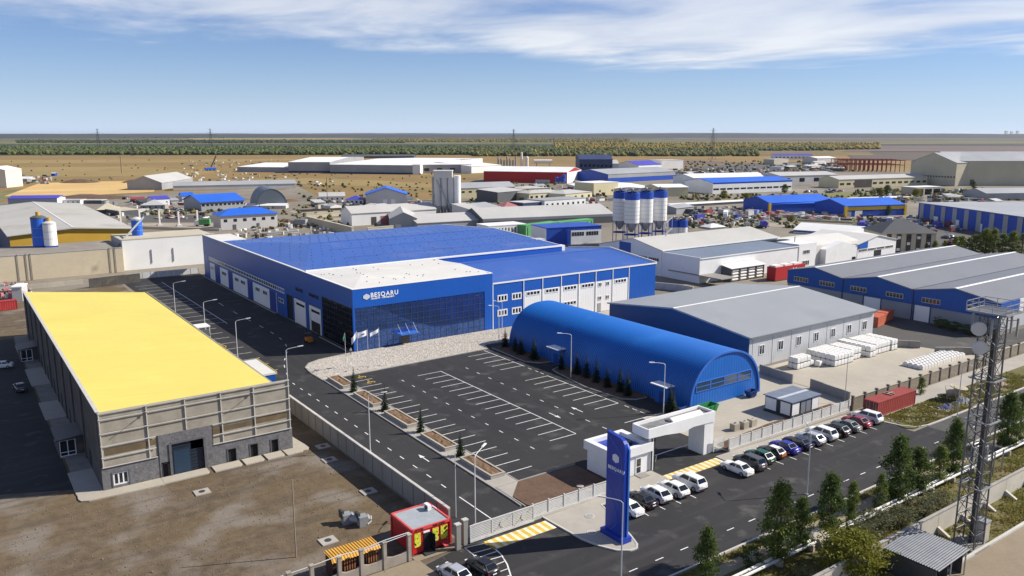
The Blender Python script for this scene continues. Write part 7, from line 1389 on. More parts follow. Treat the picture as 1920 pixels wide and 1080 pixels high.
def far_car(x_, y_, lab, grp):
    global kk; p_ = far_proto[kk % 3]; kk += 1
    u, v = G(x_, y_); o = thing('parked_vehicle', lab, 'car', (u, v, 0), 0, grp); OFF[o.name] = (0, 0, 0); o.rotation_euler = (0, 0, R.uniform(0, 6.3))
    col = MATS['paint_' + R.choice(['white', 'white', 'silver', 'grey', 'navy', 'grey', 'black', 'beige', 'white', 'sage', 'silver', 'red'])]
    for ch in p_.children:
        nm = ch.name.split('.')[0]
        if nm in ('body', 'roof', 'windscreen', 'side_window', 'rear_window', 'wheel'):
            c = ch.copy(); COL.objects.link(c); c.parent = o
            for i, sl in enumerate(c.material_slots):
                if ch.data.materials[i].name == 'paint_white': sl.link = 'OBJECT'; sl.material = col
for lab, grp, n, (xa, ya, xb, yb) in (('distant car or van parked around the houses behind the white posts', 'vehicles behind the white posts', 16, (285, 395, 395, 412)), ('distant vehicle in the scrap yard before the blue and yellow halls', 'vehicles in the lorry park', 26, (1290, 398, 1440, 418)), ('distant car parked in a row before the cream office row', 'cars before the cream offices', 18, (1490, 358, 1580, 362)), ('distant vehicle in the crowded yard left of the striped hall', 'vehicles beside the striped hall', 24, (1620, 412, 1790, 432)), ('distant white vehicle in the dry field right of the long low shed', 'vehicles in the dry field', 14, (556, 340, 640, 350)), ('distant car in the pale yards beyond the silo cluster', 'vehicles beyond the silos', 26, (1285, 322, 1420, 340)), ('distant vehicle among houses left of the silo cluster', 'vehicles left of the silos', 14, (985, 398, 1110, 404)), ('distant car at the right edge beyond the tree row', 'cars beyond the tree row', 24, (1770, 445, 1915, 462))):
    for k in range(n): far_car(R.uniform(xa, xb), R.uniform(ya, yb), lab, grp)
def clutter(name, n, box, hmax, mats, smin=.6, smax=4):
    b = MB()
    for k in range(n):
        x_, y_ = R.uniform(box[0], box[2]), R.uniform(box[1], box[3]); u, v = G(x_, y_); w, d, h = R.uniform(smin, smax), R.uniform(smin, smax), R.uniform(.4, hmax); a = R.uniform(0, 3); b.c = R.randrange(len(mats))
        P = [(u + w * math.cos(a + q) * .5, v + d * math.sin(a + q) * .5) for q in (.6, 2.5, 3.75, 5.6)]; b.prism(P, -.2, h)
    struct(name, b, [MATS[m] for m in mats], 'stuff')
cl = ['bg_grey', 'bg_dark', 'bg_pale', 'bg_brown', 'bg_grey', 'bg_slate', 'bg_beige', 'bg_dark', 'bg_pale', 'bg_steel']
clutter('scrap_heaps', 150, (1290, 392, 1440, 425), 2.2, cl); clutter('pipe_stock', 130, (1430, 400, 1600, 414), 1.8, ['bg_rose', 'bg_pale', 'bg_dark', 'bg_grey', 'bg_beige'], 1, 7); clutter('yard_stock', 160, (1600, 408, 1800, 436), 3, cl); clutter('yard_stock', 260, (1265, 318, 1440, 338), 3.5, cl, 1, 8)
clutter('yard_stock', 170, (960, 325, 1140, 400), 3, cl, 1, 6); clutter('yard_stock', 110, (1440, 305, 1580, 322), 3, cl, 2, 9); clutter('rubble_heaps', 130, (440, 418, 640, 450), 2.2, ['bg_beige', 'bg_brown', 'bg_grey', 'bg_white'], .5, 3); clutter('yard_stock', 120, (590, 376, 860, 392), 2.4, cl, .8, 4); clutter('yard_stock', 90, (190, 372, 380, 412), 2.2, cl, .6, 4); clutter('field_rubble', 160, (340, 300, 560, 350), 2.0, ['bg_beige', 'bg_brown', 'bg_white'], 1, 6); clutter('yard_stock', 50, (10, 330, 100, 345), 3, cl, 1, 6); clutter('sleeper_stock', 110, (1640, 355, 1850, 382), 3, cl, 1, 6); clutter('rack_stock', 120, (1585, 470, 1600, 490), 2, ['bg_rose', 'bg_pale', 'bg_brown'], .5, 3)
def heap(lab, x_, y_, wpx, hpx, m, asp=.4):
    u, v = G(x_, y_); s = math.hypot(u, v) / FPX; w = wpx * s / 2; h = hpx * s; b = MB(); n = 10; rr = random.Random(int(x_ * 7)); vs = []
    for i in range(n + 1):
        for j in range(n + 1):
            a, c = (i / n - .5) * 2, (j / n - .5) * 2; r2 = min(1, math.hypot(a, c)); p_ = Vector((u, v)) + ur * a * w + uf * c * w * asp * 2; vs.append((p_.x, p_.y, h * (1 - r2 ** 1.4) * rr.uniform(.75, 1.2) - .1))
    b.add(vs, [(i * (n + 1) + j, (i + 1) * (n + 1) + j, (i + 1) * (n + 1) + j + 1, i * (n + 1) + j + 1) for i in range(n) for j in range(n)]); solo('soil_heap', b, MATS[m], lab, 'heap', (u, v, 0))
heap('dark brown soil heap behind the sand lot, left one', 150, 342, 60, 6, 'soil'); heap('dark brown soil heap behind the sand lot, right one', 262, 341, 60, 5, 'soil'); heap('long dark soil bank in front of the sand lot', 165, 371, 130, 6, 'soil'); heap('tan rubble heap beside the arched shed', 545, 377, 40, 4, 'mulch'); heap('brown heap in the rubble yard behind the blue hall', 485, 442, 34, 6, 'soil'); heap('low grey heap near the storage pen', 545, 436, 30, 5, 'concrete_wall')
heap('dark earth mound beside the office house', 535, 416, 28, 7, 'soil')
for lab, p0, p1, tp, m_ in (('pale yard wall along the track behind the white posts', (236, 428), (412, 433), 424.5, 'bg_pale'), ('dark yard fence right of the arched shed', (560, 398), (640, 394), 394.5, 'bg_brown'), ('grey yard fence right of the blue roofed workshop', (768, 381), (815, 379), 377, 'bg_grey'), ('dark fence before the white bungalow', (584, 388), (645, 390), 384, 'bg_brown'), ('pale wall before the cream white hall', (1140, 376), (1232, 375), 372.5, 'bg_pale'), ('grey fence of the lorry park', (1290, 399), (1410, 391), 396.5, 'bg_grey'), ('low brown wall behind the yellow houses', (962, 388), (1060, 386), 385, 'bg_brown'), ('pale wall along the brown field edge', (1492, 414), (1600, 419), 411.5, 'bg_beige'), ('dark fence under the huge hangar', (1750, 374), (1846, 371), 371, 'bg_brown'), ('grey wall in the rubble yard', (420, 447), (560, 436), 444, 'bg_grey')): shed('yard_wall', lab, p0, p1, tp, .5, 'flat', 0, m_, m_, cat='wall', over=0)
shed('long_canopy', 'very long low white canopy running to the blue and yellow hall', (1262, 390), (1410, 381), 385, 7, 'mono', .3, 'bg_dark', 'bg_white', None)
shed('long_canopy', 'low white canopy beside the fuel canopy', (1600, 378), (1708, 374), 373.5, 7, 'mono', .3, 'bg_dark', 'bg_white', None)
shed('shed', 'small grey barrel shed left of the lorry park', (1268, 402), (1300, 398), 391, 14, 'gable', 1.4, 'bg_grey', 'bg_roof_grey')
shed('canopy', 'white triangular canopy tent behind the pale factory roof', (1332, 430), (1360, 428), 427, 8, 'hip', 1.6, 'bg_pale', 'bg_white')
shed('white_annex', 'white annex right of the white works by the pipe racks', (1596, 440), (1640, 447), 436, 10, 'flat', 0, 'bg_white', 'bg_white')
cargo = container('cargo_container', 'shipping container', (0, 0, 0), 7, 2.5, 2.7, M('cargo_blue', (.03, .06, .25), .6, .15, .6)); cargo_used = False
for lab, grp, n, (xa, ya, xb, yb) in (('distant shipping container in the lorry park by the blue and yellow halls', 'containers in the lorry park', 9, (1300, 400, 1440, 414)), ('distant container or trailer in the dark yard beside the brown roofed house', 'containers in the dark yard', 16, (1620, 416, 1800, 436)), ('distant container in the far yards right of the violet roofed barn', 'containers in the far yards', 14, (1290, 320, 1440, 338)), ('distant container among the houses behind the open sided hall', 'containers behind the open hall', 6, (1000, 396, 1130, 402))):
    for k in range(n):
        u, v = G(R.uniform(xa, xb), R.uniform(ya, yb)); rz = rad(R.choice((10, 55, 100)) + R.uniform(-8, 8)); c = MATS[R.choice(('bg_white', 'bg_violet', 'bg_dark', 'bg_grey', 'bg_steel', 'bg_pale', 'bg_blue'))]
        if not cargo_used: cargo_used = True; cargo.location = (u, v, 0); cargo.rotation_euler = (0, 0, rz); tag(cargo, lab, None, grp)
        else: dup(cargo, (u, v, 0), rz, lab, grp, None, {'cargo_blue': c})
for lab, grp, n, (xa, ya, xb, yb) in (('small plain shed in the packed yards behind the lorry park', 'small sheds behind the lorry park', 11, (1285, 325, 1430, 345)), ('small low shed between the houses left of the arched shed', 'small sheds left of the arched shed', 8, (225, 372, 372, 402)), ('small low shed between silo tower and white bungalow', 'small sheds before the dry field', 9, (575, 376, 805, 394)), ('small low shed among the yards before the red hall', 'small sheds before the red hall', 9, (940, 348, 1130, 392)), ('small low shed in the yards under the huge hangar', 'small sheds under the hangar', 9, (1760, 372, 1915, 384)), ('small low shed before the red steel frame', 'small sheds before the steel frame', 8, (1440, 308, 1570, 322))):
    for k in range(n):
        x_, y_ = R.uniform(xa, xb), R.uniform(ya, yb); w = R.uniform(9, 24); hh = R.uniform(3, 6); q = shed('small_shed', lab, (x_, y_), (x_ + w, y_ + R.uniform(-1.5, 1)), y_ - hh, R.uniform(6, 12), R.choice(('gable', 'flat', 'mono')), 1.2, R.choice(('bg_grey', 'bg_pale', 'bg_dark', 'bg_white', 'bg_beige', 'bg_brown')), R.choice(('bg_roof_pale', 'bg_roof_grey', 'bg_pale', 'bg_slate', 'bg_roof_dark')), group=grp)
# ---- yard fences at the left rear
t = thing('mesh_fence', 'white panel fence at the far end of the truck bays', 'fence', (49, 291, 0))
for k in range(9): part('fence_panel', MB().box(48.6 + 2.6 * k, 290.9, .25, 51.0 + 2.6 * k, 291, 2.2), MATS['fence_white'], t); part('fence_post', MB().box(51.05 + 2.6 * k, 290.85, 0, 51.15 + 2.6 * k, 291.05, 2.4), MATS['galv'], t)
low_wall('yard_wall', 'dark grey concrete wall right behind the yellow roofed hall', [(36.5, 283.5), (52, 285.5)], 3.0, .3, 4, 'concrete_dark'); low_wall('yard_wall', 'pale concrete wall left behind the yellow roofed hall', [(-20, 291), (36, 292)], 1.6, .4, 5, 'concrete_pale')
u, v = G(10, 582); container('shipping_container', 'red shipping container at the left edge behind the yellow hall', (u - 3, v, 0), 6, 2.5, 2.6, M('red_rib', (.42, .04, .04), .6, .14, .5), 0)
shed('concrete_hut', 'small pale concrete hut left behind the yellow roofed hall', (24, 566), (43, 565), 540, 6, 'flat', 0, 'bg_pale', 'bg_white')
clutter('yard_rubble', 90, (0, 535, 60, 560), 1.5, ['bg_grey', 'bg_brown', 'bg_pale', 'bg_rose'], .4, 2)
# pipe racks by the white gable hall and red lorry box
t = thing('red_cargo_box', 'bright red cargo box with white mark beside the white works', 'container', (231, 166, 0)); part('box', MB().box(224, 164.5, .3, 240, 168, 4.6), MATS['bg_red'], t); part('mark', MB().box(233.2, 164.42, 1.8, 233.7, 164.49, 3.8).add([(233.7, 164.45, 2.8), (234.9, 164.45, 3.8), (235.4, 164.45, 3.8), (234.2, 164.45, 2.8), (235.4, 164.45, 1.8), (234.9, 164.45, 1.8)], [(0, 3, 2, 1), (0, 5, 4, 3)]), MATS['letter_white'], t); part('frame', MB().box(223.9, 164.4, 0, 240.1, 168.1, .29), MATS['dark_metal'], t)
for k in range(3): part('roof_bags', MB().box(224.5 + 5 * k, 165, 4.61, 228.5 + 5 * k, 167.6, 5.1), MATS['bag_white'], t)
t = thing('sack_rack', 'open rack stacked with white rolls against the white works wall', 'rack', (212, 174, 0))
for k in range(5): part('rack_post', MB().box(211 + 4.2 * k, 172.2, 0, 211.3 + 4.2 * k, 176.4, 4.4), MATS['bg_dark'], t)
part('rack_roof', MB().ext([(171.8, 4.4), (176.4, 5.2), (176.4, 5.4), (171.8, 4.6)], 'x', 210.6, 228.5), MATS['bg_white'], t)
for i in range(4):
    for j in range(4): part('shelf_load', MB().tube((211.8 + 4.2 * i, 172.6, .6 + 1.0 * j), (214.8 + 4.2 * i, 172.6, .6 + 1.0 * j), .42, 8), MATS['bag_white'], t)
part('shade_wall', MB().box(211.2, 174.5, 0, 228, 174.7, 4.3), MATS['bg_dark'], t)
# ================================================================== trees, shrubs, gravel, woods, hills
def np_mesh(name, V, F, mats, mi=None, smooth=False):
    me = bpy.data.meshes.new(name); V = np.asarray(V, np.float32); F = np.asarray(F, np.int32); k = F.shape[1]
    me.vertices.add(len(V)); me.vertices.foreach_set('co', V.ravel()); me.loops.add(F.size); me.loops.foreach_set('vertex_index', F.ravel())
    me.polygons.add(len(F)); me.polygons.foreach_set('loop_start', np.arange(0, F.size, k, dtype=np.int32)); me.polygons.foreach_set('loop_total', np.full(len(F), k, np.int32))
    for m in mats: me.materials.append(m)
    if mi is not None: me.polygons.foreach_set('material_index', np.asarray(mi, np.int32))
    if smooth: me.polygons.foreach_set('use_smooth', np.ones(len(F), bool))
    me.update(calc_edges=True); return me
def leaves(centres, n, spread, size, rng):
    c = np.repeat(np.asarray(centres), n, 0); P = c + rng.normal(0, 1, c.shape) * np.asarray(spread)
    a = rng.normal(0, 1, P.shape); a /= np.linalg.norm(a, axis=1, keepdims=True); b = np.cross(a, rng.normal(0, 1, P.shape)); b /= np.linalg.norm(b, axis=1, keepdims=True)
    s = (size * rng.uniform(.6, 1.3, len(P)))[:, None]; V = np.stack([P - a * s, P + b * s * .55, P + a * s, P - b * s * .55], 1).reshape(-1, 3)
    return V, np.arange(len(V)).reshape(-1, 4)
def tree_proto(name, H, Rr, shape, n_cl, n_lf, lf, mat, trunk_top=.85, base=.12, seed=1, tr=.02, limbs=9):
    """unit built tree: tapered trunk with limbs, crown of leaf clumps that follow shape(t)"""
    rng = np.random.default_rng(seed); t = thing(name, 'tree', 'tree'); rr = random.Random(seed)
    C = []
    for k in range(n_cl):
        z = base + (1 - base) * rng.uniform(0, 1) ** .9; w = shape((z - base) / (1 - base)) * Rr; a = rng.uniform(0, 6.283); q = w * math.sqrt(rng.uniform(.12, 1)) * rng.uniform(.75, 1.15); C.append((q * math.cos(a), q * math.sin(a), z * H))
    V, F = leaves(C, n_lf, (Rr * .17, Rr * .17, H * .028), lf, rng)
    b = MB(); pts = [(0, 0, -.1)]
    for k in range(1, 6): pts.append((rr.uniform(-.04, .04) * Rr, rr.uniform(-.04, .04) * Rr, H * trunk_top * k / 5))
    for k in range(5): b.tube(pts[k], pts[k + 1], H * tr * (1 - k / 5.6), 7, H * tr * (1 - (k + 1) / 5.6))
    tk = part('trunk', b, MATS['bark'], t); lb = MB()
    for k in range(limbs): i = rr.randrange(1, 5); c = C[rr.randrange(len(C))]; lb.tube(pts[i], (c[0] * .9, c[1] * .9, max(c[2], pts[i][2] + .2)), H * tr * .4, 5, H * tr * .12)
    part('limbs', lb, MATS['bark'], t, kind='stuff')
    link('crown', np_mesh('crown', V, F, [MATS[mat]]), t); t['H'] = H; t['R'] = Rr
    return t
pop = lambda t: max(.12, math.sin(math.pi * min(1, .12 + t * .84)) ** .75 * (1.05 - .35 * t))
rnd = lambda t: math.sqrt(max(0, 1 - (2 * t - 1) ** 2)) * .9 + .1
poplars = [tree_proto('poplar_tree', 8, 1.6, pop, 95, 46, .155, 'poplar_leaf', seed=3, base=.13), tree_proto('poplar_tree', 8, 1.9, pop, 110, 46, .16, 'poplar_leaf_dark', seed=5, base=.10), tree_proto('poplar_tree', 8, 1.45, pop, 62, 40, .15, 'poplar_leaf', seed=8, base=.10)]
roundt = tree_proto('round_tree', 5, 2.6, rnd, 120, 60, .15, 'bush_leaf', .6, .05, 12, .018)
greyb = tree_proto('shrub', 2.2, 1.5, rnd, 34, 40, .11, 'shrub_grey', .5, .02, 14, .012)
darkb = tree_proto('shrub', 2.4, 1.5, rnd, 36, 40, .13, 'poplar_leaf_dark', .5, .02, 19, .012)
def fir_proto(seed, H=4.4, Rr=1.0):
    rng = random.Random(seed); t = thing('fir_tree', 'fir', 'tree'); part('trunk', MB().tube((0, 0, -.1), (0, 0, H * .96), .07, 6, .015), MATS['bark'], t); V, F = [], []
    L = 17
    for k in range(L):
        z = H * (.06 + .90 * k / L); r = Rr * (1 - k / L) ** .8 * rng.uniform(.82, 1.1); nb = max(5, int(13 * (1 - k / L) + 4))
        for i in range(nb):
            a = 6.283 * i / nb + rng.uniform(-.25, .25) + k; q = r * rng.uniform(.65, 1.12); c, s = math.cos(a), math.sin(a); dz = -q * rng.uniform(.12, .42)
            for m_ in range(3):                        # each bough is three needle fans
                f0, f1 = m_ / 3, (m_ + 1.35) / 3; w = q * .22 * (1 - .5 * m_ / 3); o = len(V); zz = rng.uniform(-.05, .05)
                V += [(c * q * f0, s * q * f0, z + dz * f0 + .05), (c * q * (f0 + f1) / 2 - s * w, s * q * (f0 + f1) / 2 + c * w, z + dz * f1 * .8 - .05 + zz), (c * q * f1, s * q * f1, z + dz * f1 + .03), (c * q * (f0 + f1) / 2 + s * w, s * q * (f0 + f1) / 2 - c * w, z + dz * f1 * .8 - .05 - zz)]; F.append((o, o + 1, o + 2, o + 3))
    o = len(V); V += [(-.06, 0, H * .9), (.06, 0, H * .9), (0, 0, H * 1.04), (0, .04, H * .9)]; F.append((o, o + 1, o + 2, o + 3))
    link('crown', np_mesh('crown', V, F, [MATS['fir_needles']]), t); t['H'] = H; t['R'] = Rr; return t
firs = [fir_proto(1), fir_proto(2, 4.4, 1.15), fir_proto(4, 4.4, .85)]
protos_used = set()
def plant(p, u, v, h, r, lab, grp=None, z=0, rz=None, mats=None):
    s = (r / p['R'], r / p['R'], h / p['H']); rz = R.uniform(0, 6.28) if rz is None else rz
    if p.name not in protos_used: protos_used.add(p.name); p.location = (u, v, z); p.rotation_euler = (0, 0, rz); p.scale = s; return tag(p, lab, None, grp)
    return dup(p, (u, v, z), rz, lab, grp, s, mats)
gf = 'young firs between the planters'
for k, (v, h) in enumerate(((136.9, 5.3), (123.9, 5.0), (111.0, 4.6), (98.7, 4.0))): plant(firs[k % 3], 60.5, v, h, .95, ('fir tree on the paving strip nearest the gravel bed', 'second fir tree from the gravel bed on the paving strip', 'dark fir tree third along the paving strip', 'thin fir tree nearest the front fence on the paving strip')[k], gf, .1)
gh = 'firs along the arched hangar'
for k, (u, v, h, lab) in enumerate(((102.9, 147.6, 4.6, 'fir tree at the far end of the hangar bed beside gravel'), (102.6, 143.2, 5.0, 'second fir tree from the far end of the hangar bed'), (102.2, 140.6, 4.8, 'third fir tree from the far end of the hangar bed'), (101.8, 135.2, 5.8, 'bushy tall fir before the first hangar porch'), (102.0, 126.0, 5.0, 'fir tree just in front of the far hangar porch'), (102.6, 121.6, 4.4, 'fir tree hidden behind the lamp at the hangar middle'), (102.4, 118.4, 4.6, 'fir tree right of the hangar lamp'), (102.0, 114.9, 5.2, 'tall fir at the middle of the hangar bed'), (101.7, 111.4, 4.6, 'slim fir right of the tall middle fir'), (101.6, 107.7, 5.0, 'fir tree second from the near hangar porch'), (101.2, 105.3, 4.8, 'fir tree nearest the near hangar porch'), (101.2, 94.4, 5.4, 'taller fir beside the lamp at the hangar corner'), (100.7, 93.3, 4.2, 'lower fir beside the lamp at the hangar corner'))):
    plant(firs[(k * 2 + k // 3) % 3], u, v, h * R.uniform(.88, 1.15), R.uniform(.9, 1.4), lab, gh, .09)
gp_ = 'poplars along the street'
for k, (u, v, h, r, lab) in enumerate(((73.5, 51.3, 9.6, 2.0, 'big poplar left of the smaller twin in the lower right'), (78.0, 51.6, 6.6, 1.35, 'small dark poplar touching the big one on its left'), (84.2, 52.0, 7.9, 1.65, 'full poplar standing before the tan footpath'), (88.4, 51.6, 5.8, .95, 'slim poplar between full poplar and grey shrubs'), (95.2, 51.9, 5.1, .95, 'thin poplar amid grey shrubs before the pipes'), (99.4, 51.9, 9.2, 2.0, 'tallest dark poplar left of the lattice mast'), (104.1, 51.8, 6.6, 1.9, 'broad dark poplar behind the tallest one'), (109.9, 51.8, 5.4, 1.5, 'thin leafed poplar left of the lattice mast'), (113.7, 51.8, 8.6, 1.5, 'poplar directly left of the lattice mast'), (130.6, 52.0, 9.2, 1.9, 'dark poplar right of the lattice mast'), (134.9, 52.0, 8.2, 1.5, 'poplar cut by the right edge'), (62.9, 52.6, 7.0, 1.35, 'lone poplar at the bottom edge beside the street kerb'))):
    plant(poplars[(k * 2 + (1 if k in (1, 5, 6, 9) else 0)) % 3 if k not in (1, 5, 6, 9) else 1], u, v, h, r, lab, gp_)
plant(roundt, 78.2, 45.4, 5.0, 3.4, 'round yellow-green tree at the bottom edge before the corrugated shelter')
for k, (u, v, h, r) in enumerate(((89.8, 49.2, 2.6, 2.0), (86.5, 48.4, 2.2, 1.9), (93.8, 48.6, 2.4, 2.0), (98.4, 48.4, 2.2, 2.2), (103.5, 48.2, 1.8, 2.2), (70.6, 52.6, 2.4, 1.3))): plant((greyb if k < 5 else darkb), u, v, h, r, ('grey-green shrub against the pipes under the slim poplar', 'low grey shrub between pipes and white wall', 'grey shrub beneath the thin poplar', 'grey shrub under the tallest poplar', 'low dry shrub left of the mast foot', 'small dark shrub at the foot of the big poplar')[k], 'shrubs along the pipes')
plant(poplars[2], 146.8, 74.0, 3.2, .9, 'small sapling on the grass strip before the stone wall')
for k, (u, v) in enumerate(((208.5, 101), (205, 98.8), (204.4, 95.6), (204.0, 92.4), (203.8, 89.6))): plant(darkb, u - 1.6, v, 2.2, 1.8, ('dark clipped shrub farthest along the blue hall wall', 'dark clipped shrub second along the blue hall wall', 'dark clipped shrub in the middle of the blue hall wall bed', 'dark clipped shrub fourth along the blue hall wall', 'dark clipped shrub nearest the blue hall corner')[k], 'shrubs before the blue hall')
for k, x_ in enumerate((1736, 1752, 1770, 1790, 1802, 1816, 1828, 1846, 1862, 1878, 1897, 1915)):
    u, v = G(x_, 478 if k > 3 else 474); h = (4, 5, 5, 6.5, 7.5, 7, 8, 10.5, 10.5, 8.5, 9.5, 8.5)[k]; plant(poplars[k % 3], u, v, h, h * .27, ('bright green tree in the row, ' + ('first from the brown roofed house', 'second from the brown roofed house', 'third from the brown roofed house', 'fourth from the brown roofed house', 'fifth from the brown roofed house', 'low one in its middle', 'left of the tallest pair', 'left one of the tallest pair', 'right one of the tallest pair', 'third from the right edge', 'second from the right edge', 'at the right edge')[k]), 'tree row behind the three bay hall', mats={'poplar_leaf': MATS['bright_leaf'], 'poplar_leaf_dark': MATS['bright_leaf']})
gm = 'scattered trees of the industrial quarter'
for k, (x_, y_, h, lab) in enumerate(((1357, 372, 5, 'dark tree before the blue edged workshop'), (1471, 362, 6, 'dark tree at the end of the blue edged workshop'), (1636, 366, 5, 'yellowish tree left of the fuel canopy'), (1650, 366, 5, 'low yellow tree right of its twin by the car row'), (1663, 367, 7, 'full green tree before the cream office row'), (1677, 372, 6, 'dark tree between cream offices and fuel canopy'), (1718, 372, 6, 'green bush in front of the fuel canopy posts'), (1664, 404, 5, 'dark tree before the right blue and yellow hall'), (1344, 380, 3.5, 'small bush in the grass left of the blue and yellow halls'), (1484, 416, 3, 'brown bush beside the access track'), (820, 360, 4, 'bush behind the silo tower'), (500, 356, 4, 'dark bush before the long low shed'), (380, 355, 4, 'dark bush at the middle of the long low shed'), (1825, 330 + 22, 5, 'tree before the hangar side wing'), (1742, 395, 5, 'dark shrub left of the striped hall'), (1360 + 40, 374, 4, 'olive bush on the verge beyond the blue and yellow halls'))):
    u, v = G(x_, y_); s = math.hypot(u, v) / FPX; plant((roundt, poplars[1], greyb)[k % 3], u, v, h * 1.2, h * .5, lab, gm)
for i, p in enumerate(poplars + [roundt, greyb, darkb] + firs):
    if p.name not in protos_used: p.location = (73 + i, 47, 0)
# ---- pebbles of the gravel bed
def inside(x, y, P):
    c = False; j = len(P) - 1
    for i in range(len(P)):
        if (P[i][1] > y) != (P[j][1] > y) and x < (P[j][0] - P[i][0]) * (y - P[i][1]) / (P[j][1] - P[i][1]) + P[i][0]: c = not c
        j = i
    return c
gb = [(58.75, 147.4), (58.6, 153.5), (59.2, 157.8), (60.9, 160.4), (64, 161.9), (72.9, 163.1), (109.4, 163.1), (108.7, 154.7), (106.0, 151.7), (99.9, 151.9), (98.7, 148.6), (62.5, 147.4)]
V, F = [], []; Q = np.array([(1, 0, 0), (-1, 0, 0), (0, 1, 0), (0, -1, 0), (0, 0, 1), (0, 0, -.4)]); T = np.array([(0, 2, 4), (2, 1, 4), (1, 3, 4), (3, 0, 4), (2, 0, 5), (1, 2, 5), (3, 1, 5), (0, 3, 5)])
k = 0
while k < 13000:
    x, y = R.uniform(58.5, 109.5), R.uniform(147.3, 163.2)
    if inside(x, y, gb):
        s = R.uniform(.04, .15); a = R.uniform(0, 6.28); c, s2 = math.cos(a), math.sin(a); q = Q * np.array([s, s * R.uniform(.6, 1), s * R.uniform(.35, .8)]); q = np.stack([q[:, 0] * c - q[:, 1] * s2, q[:, 0] * s2 + q[:, 1] * c, q[:, 2]], 1) + np.array([x, y, .12]); V.append(q); F.append(T + 6 * k); k += 1
o = link('pebbles', np_mesh('pebbles', np.concatenate(V), np.concatenate(F), [M('pebble_stone', (.68, .64, .57), .9, .35, 2.2, world=True, col2=(.52, .48, .43), sc2=3)])); o['kind'] = 'stuff'
V, F = [], []                                          # loose stones of the dirt yard
for k in range(5200):
    x, y = R.uniform(-14, 46), R.uniform(66, 116); s = R.uniform(.03, .13) * (1.6 if R.random() < .06 else 1); V.append(Q * np.array([s, s * R.uniform(.6, 1.2), s * .7]) + np.array([x, y, -.02])); F.append(T + 6 * k)
o = link('stones', np_mesh('stones', np.concatenate(V), np.concatenate(F), [M('yard_stone', (.24, .21, .17), .9, .5, 1.2, world=True, col2=(.12, .10, .08), sc2=2)])); o['kind'] = 'stuff'
# ---- rough grass on the verges
def grass(name, boxes, n, hmax):
    rng = np.random.default_rng(len(name) + n); P = []
    for b_ in boxes: m_ = int(n * b_[4]); P.append(np.stack([rng.uniform(b_[0], b_[2], m_), rng.uniform(b_[1], b_[3], m_), np.full(m_, b_[5])], 1))
    P = np.concatenate(P); f = np.sin(P[:, 0] * .9) * np.sin(P[:, 1] * 1.3 + P[:, 0] * .35) + rng.normal(0, .5, len(P)); P = P[f > -.1]; m_ = len(P)
    a = rng.uniform(0, 6.283, m_); w = rng.uniform(.06, .16, m_); h = rng.uniform(.12, hmax, m_); d = np.stack([np.cos(a) * w, np.sin(a) * w, np.zeros(m_)], 1); up = np.stack([rng.normal(0, .1, m_), rng.normal(0, .1, m_), h], 1)
    V = np.stack([P - d, P + d, P + up], 1).reshape(-1, 3); o = link(name, np_mesh(name, V, np.arange(len(V)).reshape(-1, 3), [MATS['grass_blade']])); o['kind'] = 'stuff'
grass('grass', [(60, 44.9, 150, 52.8, .5, .01), (60, 55.0, 150, 56.1, .1, .01), (80, 39.8, 150, 44.3, .3, .01), (129, 65, 175, 71.2, .35, .1)], 42000, .42)
# ---- woods on the plain (one mass) and low hills at the horizon
def woods(name, x0, x1, y0, y1, n, hm, mats, seed):
    rng = np.random.default_rng(seed); ico = bpy.data.meshes.new('tmp'); import bmesh
    bm = bmesh.new(); bmesh.ops.create_icosphere(bm, subdivisions=1, radius=1); bm.to_mesh(ico); bm.free()
    v0 = np.array([v.co[:] for v in ico.vertices]); f0 = np.array([p.vertices[:] for p in ico.polygons]); bpy.data.meshes.remove(ico)
    V, F, MI = [], [], []; k = 0
    while k < n:
        yy = y1 + (y0 - y1) * rng.uniform() ** 1.0; xx = rng.uniform(x0, x1); u, v = G(xx, yy); w = hm * rng.uniform(.5, 1.0); h = hm * rng.uniform(.35, .75) * (1.25 if rng.uniform() < .12 else 1)
        q = v0 * (1 + rng.normal(0, .3, v0.shape)) * np.array([w, w, h]) + np.array([u, v, h * .75]); V.append(q); F.append(f0 + len(v0) * k); MI.append(np.full(len(f0), rng.integers(len(mats)))); k += 1
    o = link(name, np_mesh(name, np.concatenate(V), np.concatenate(F), [MATS[m] for m in mats], np.concatenate(MI))); o['kind'] = 'stuff'
M('wood_green', (.072, .098, .028), .9, .4, .02, world=True); M('wood_olive', (.115, .125, .034), .9, .4, .02, world=True); M('wood_dark', (.036, .056, .022), .9, .4, .02, world=True); M('wood_gold', (.27, .19, .035), .9, .35, .02, world=True); M('wood_ochre', (.19, .145, .035), .9, .35, .02, world=True)
woods('woods', -60, 1060, 276.5, 290.5, 9000, 7.5, ['wood_green', 'wood_olive', 'wood_dark', 'wood_green'], 1)
woods('woods', 880, 1420, 279, 293, 4000, 7, ['wood_green', 'wood_dark', 'wood_olive', 'wood_ochre'], 2)
woods('woods', 1040, 1650, 269.5, 281, 4200, 8, ['wood_gold', 'wood_ochre', 'wood_gold', 'wood_olive'], 3)
woods('woods', 30, 760, 263.5, 268.5, 2200, 9, ['wood_dark', 'wood_dark', 'wood_green'], 4)
woods('woods', 700, 1180, 260, 267, 2200, 9, ['wood_ochre', 'wood_olive', 'wood_gold'], 5)
woods('woods', -60, 420, 256.5, 259.5, 700, 14, ['wood_dark', 'wood_green'], 6)
woods('woods', 1400, 1560, 277, 283, 300, 8, ['wood_green', 'wood_olive'], 7)
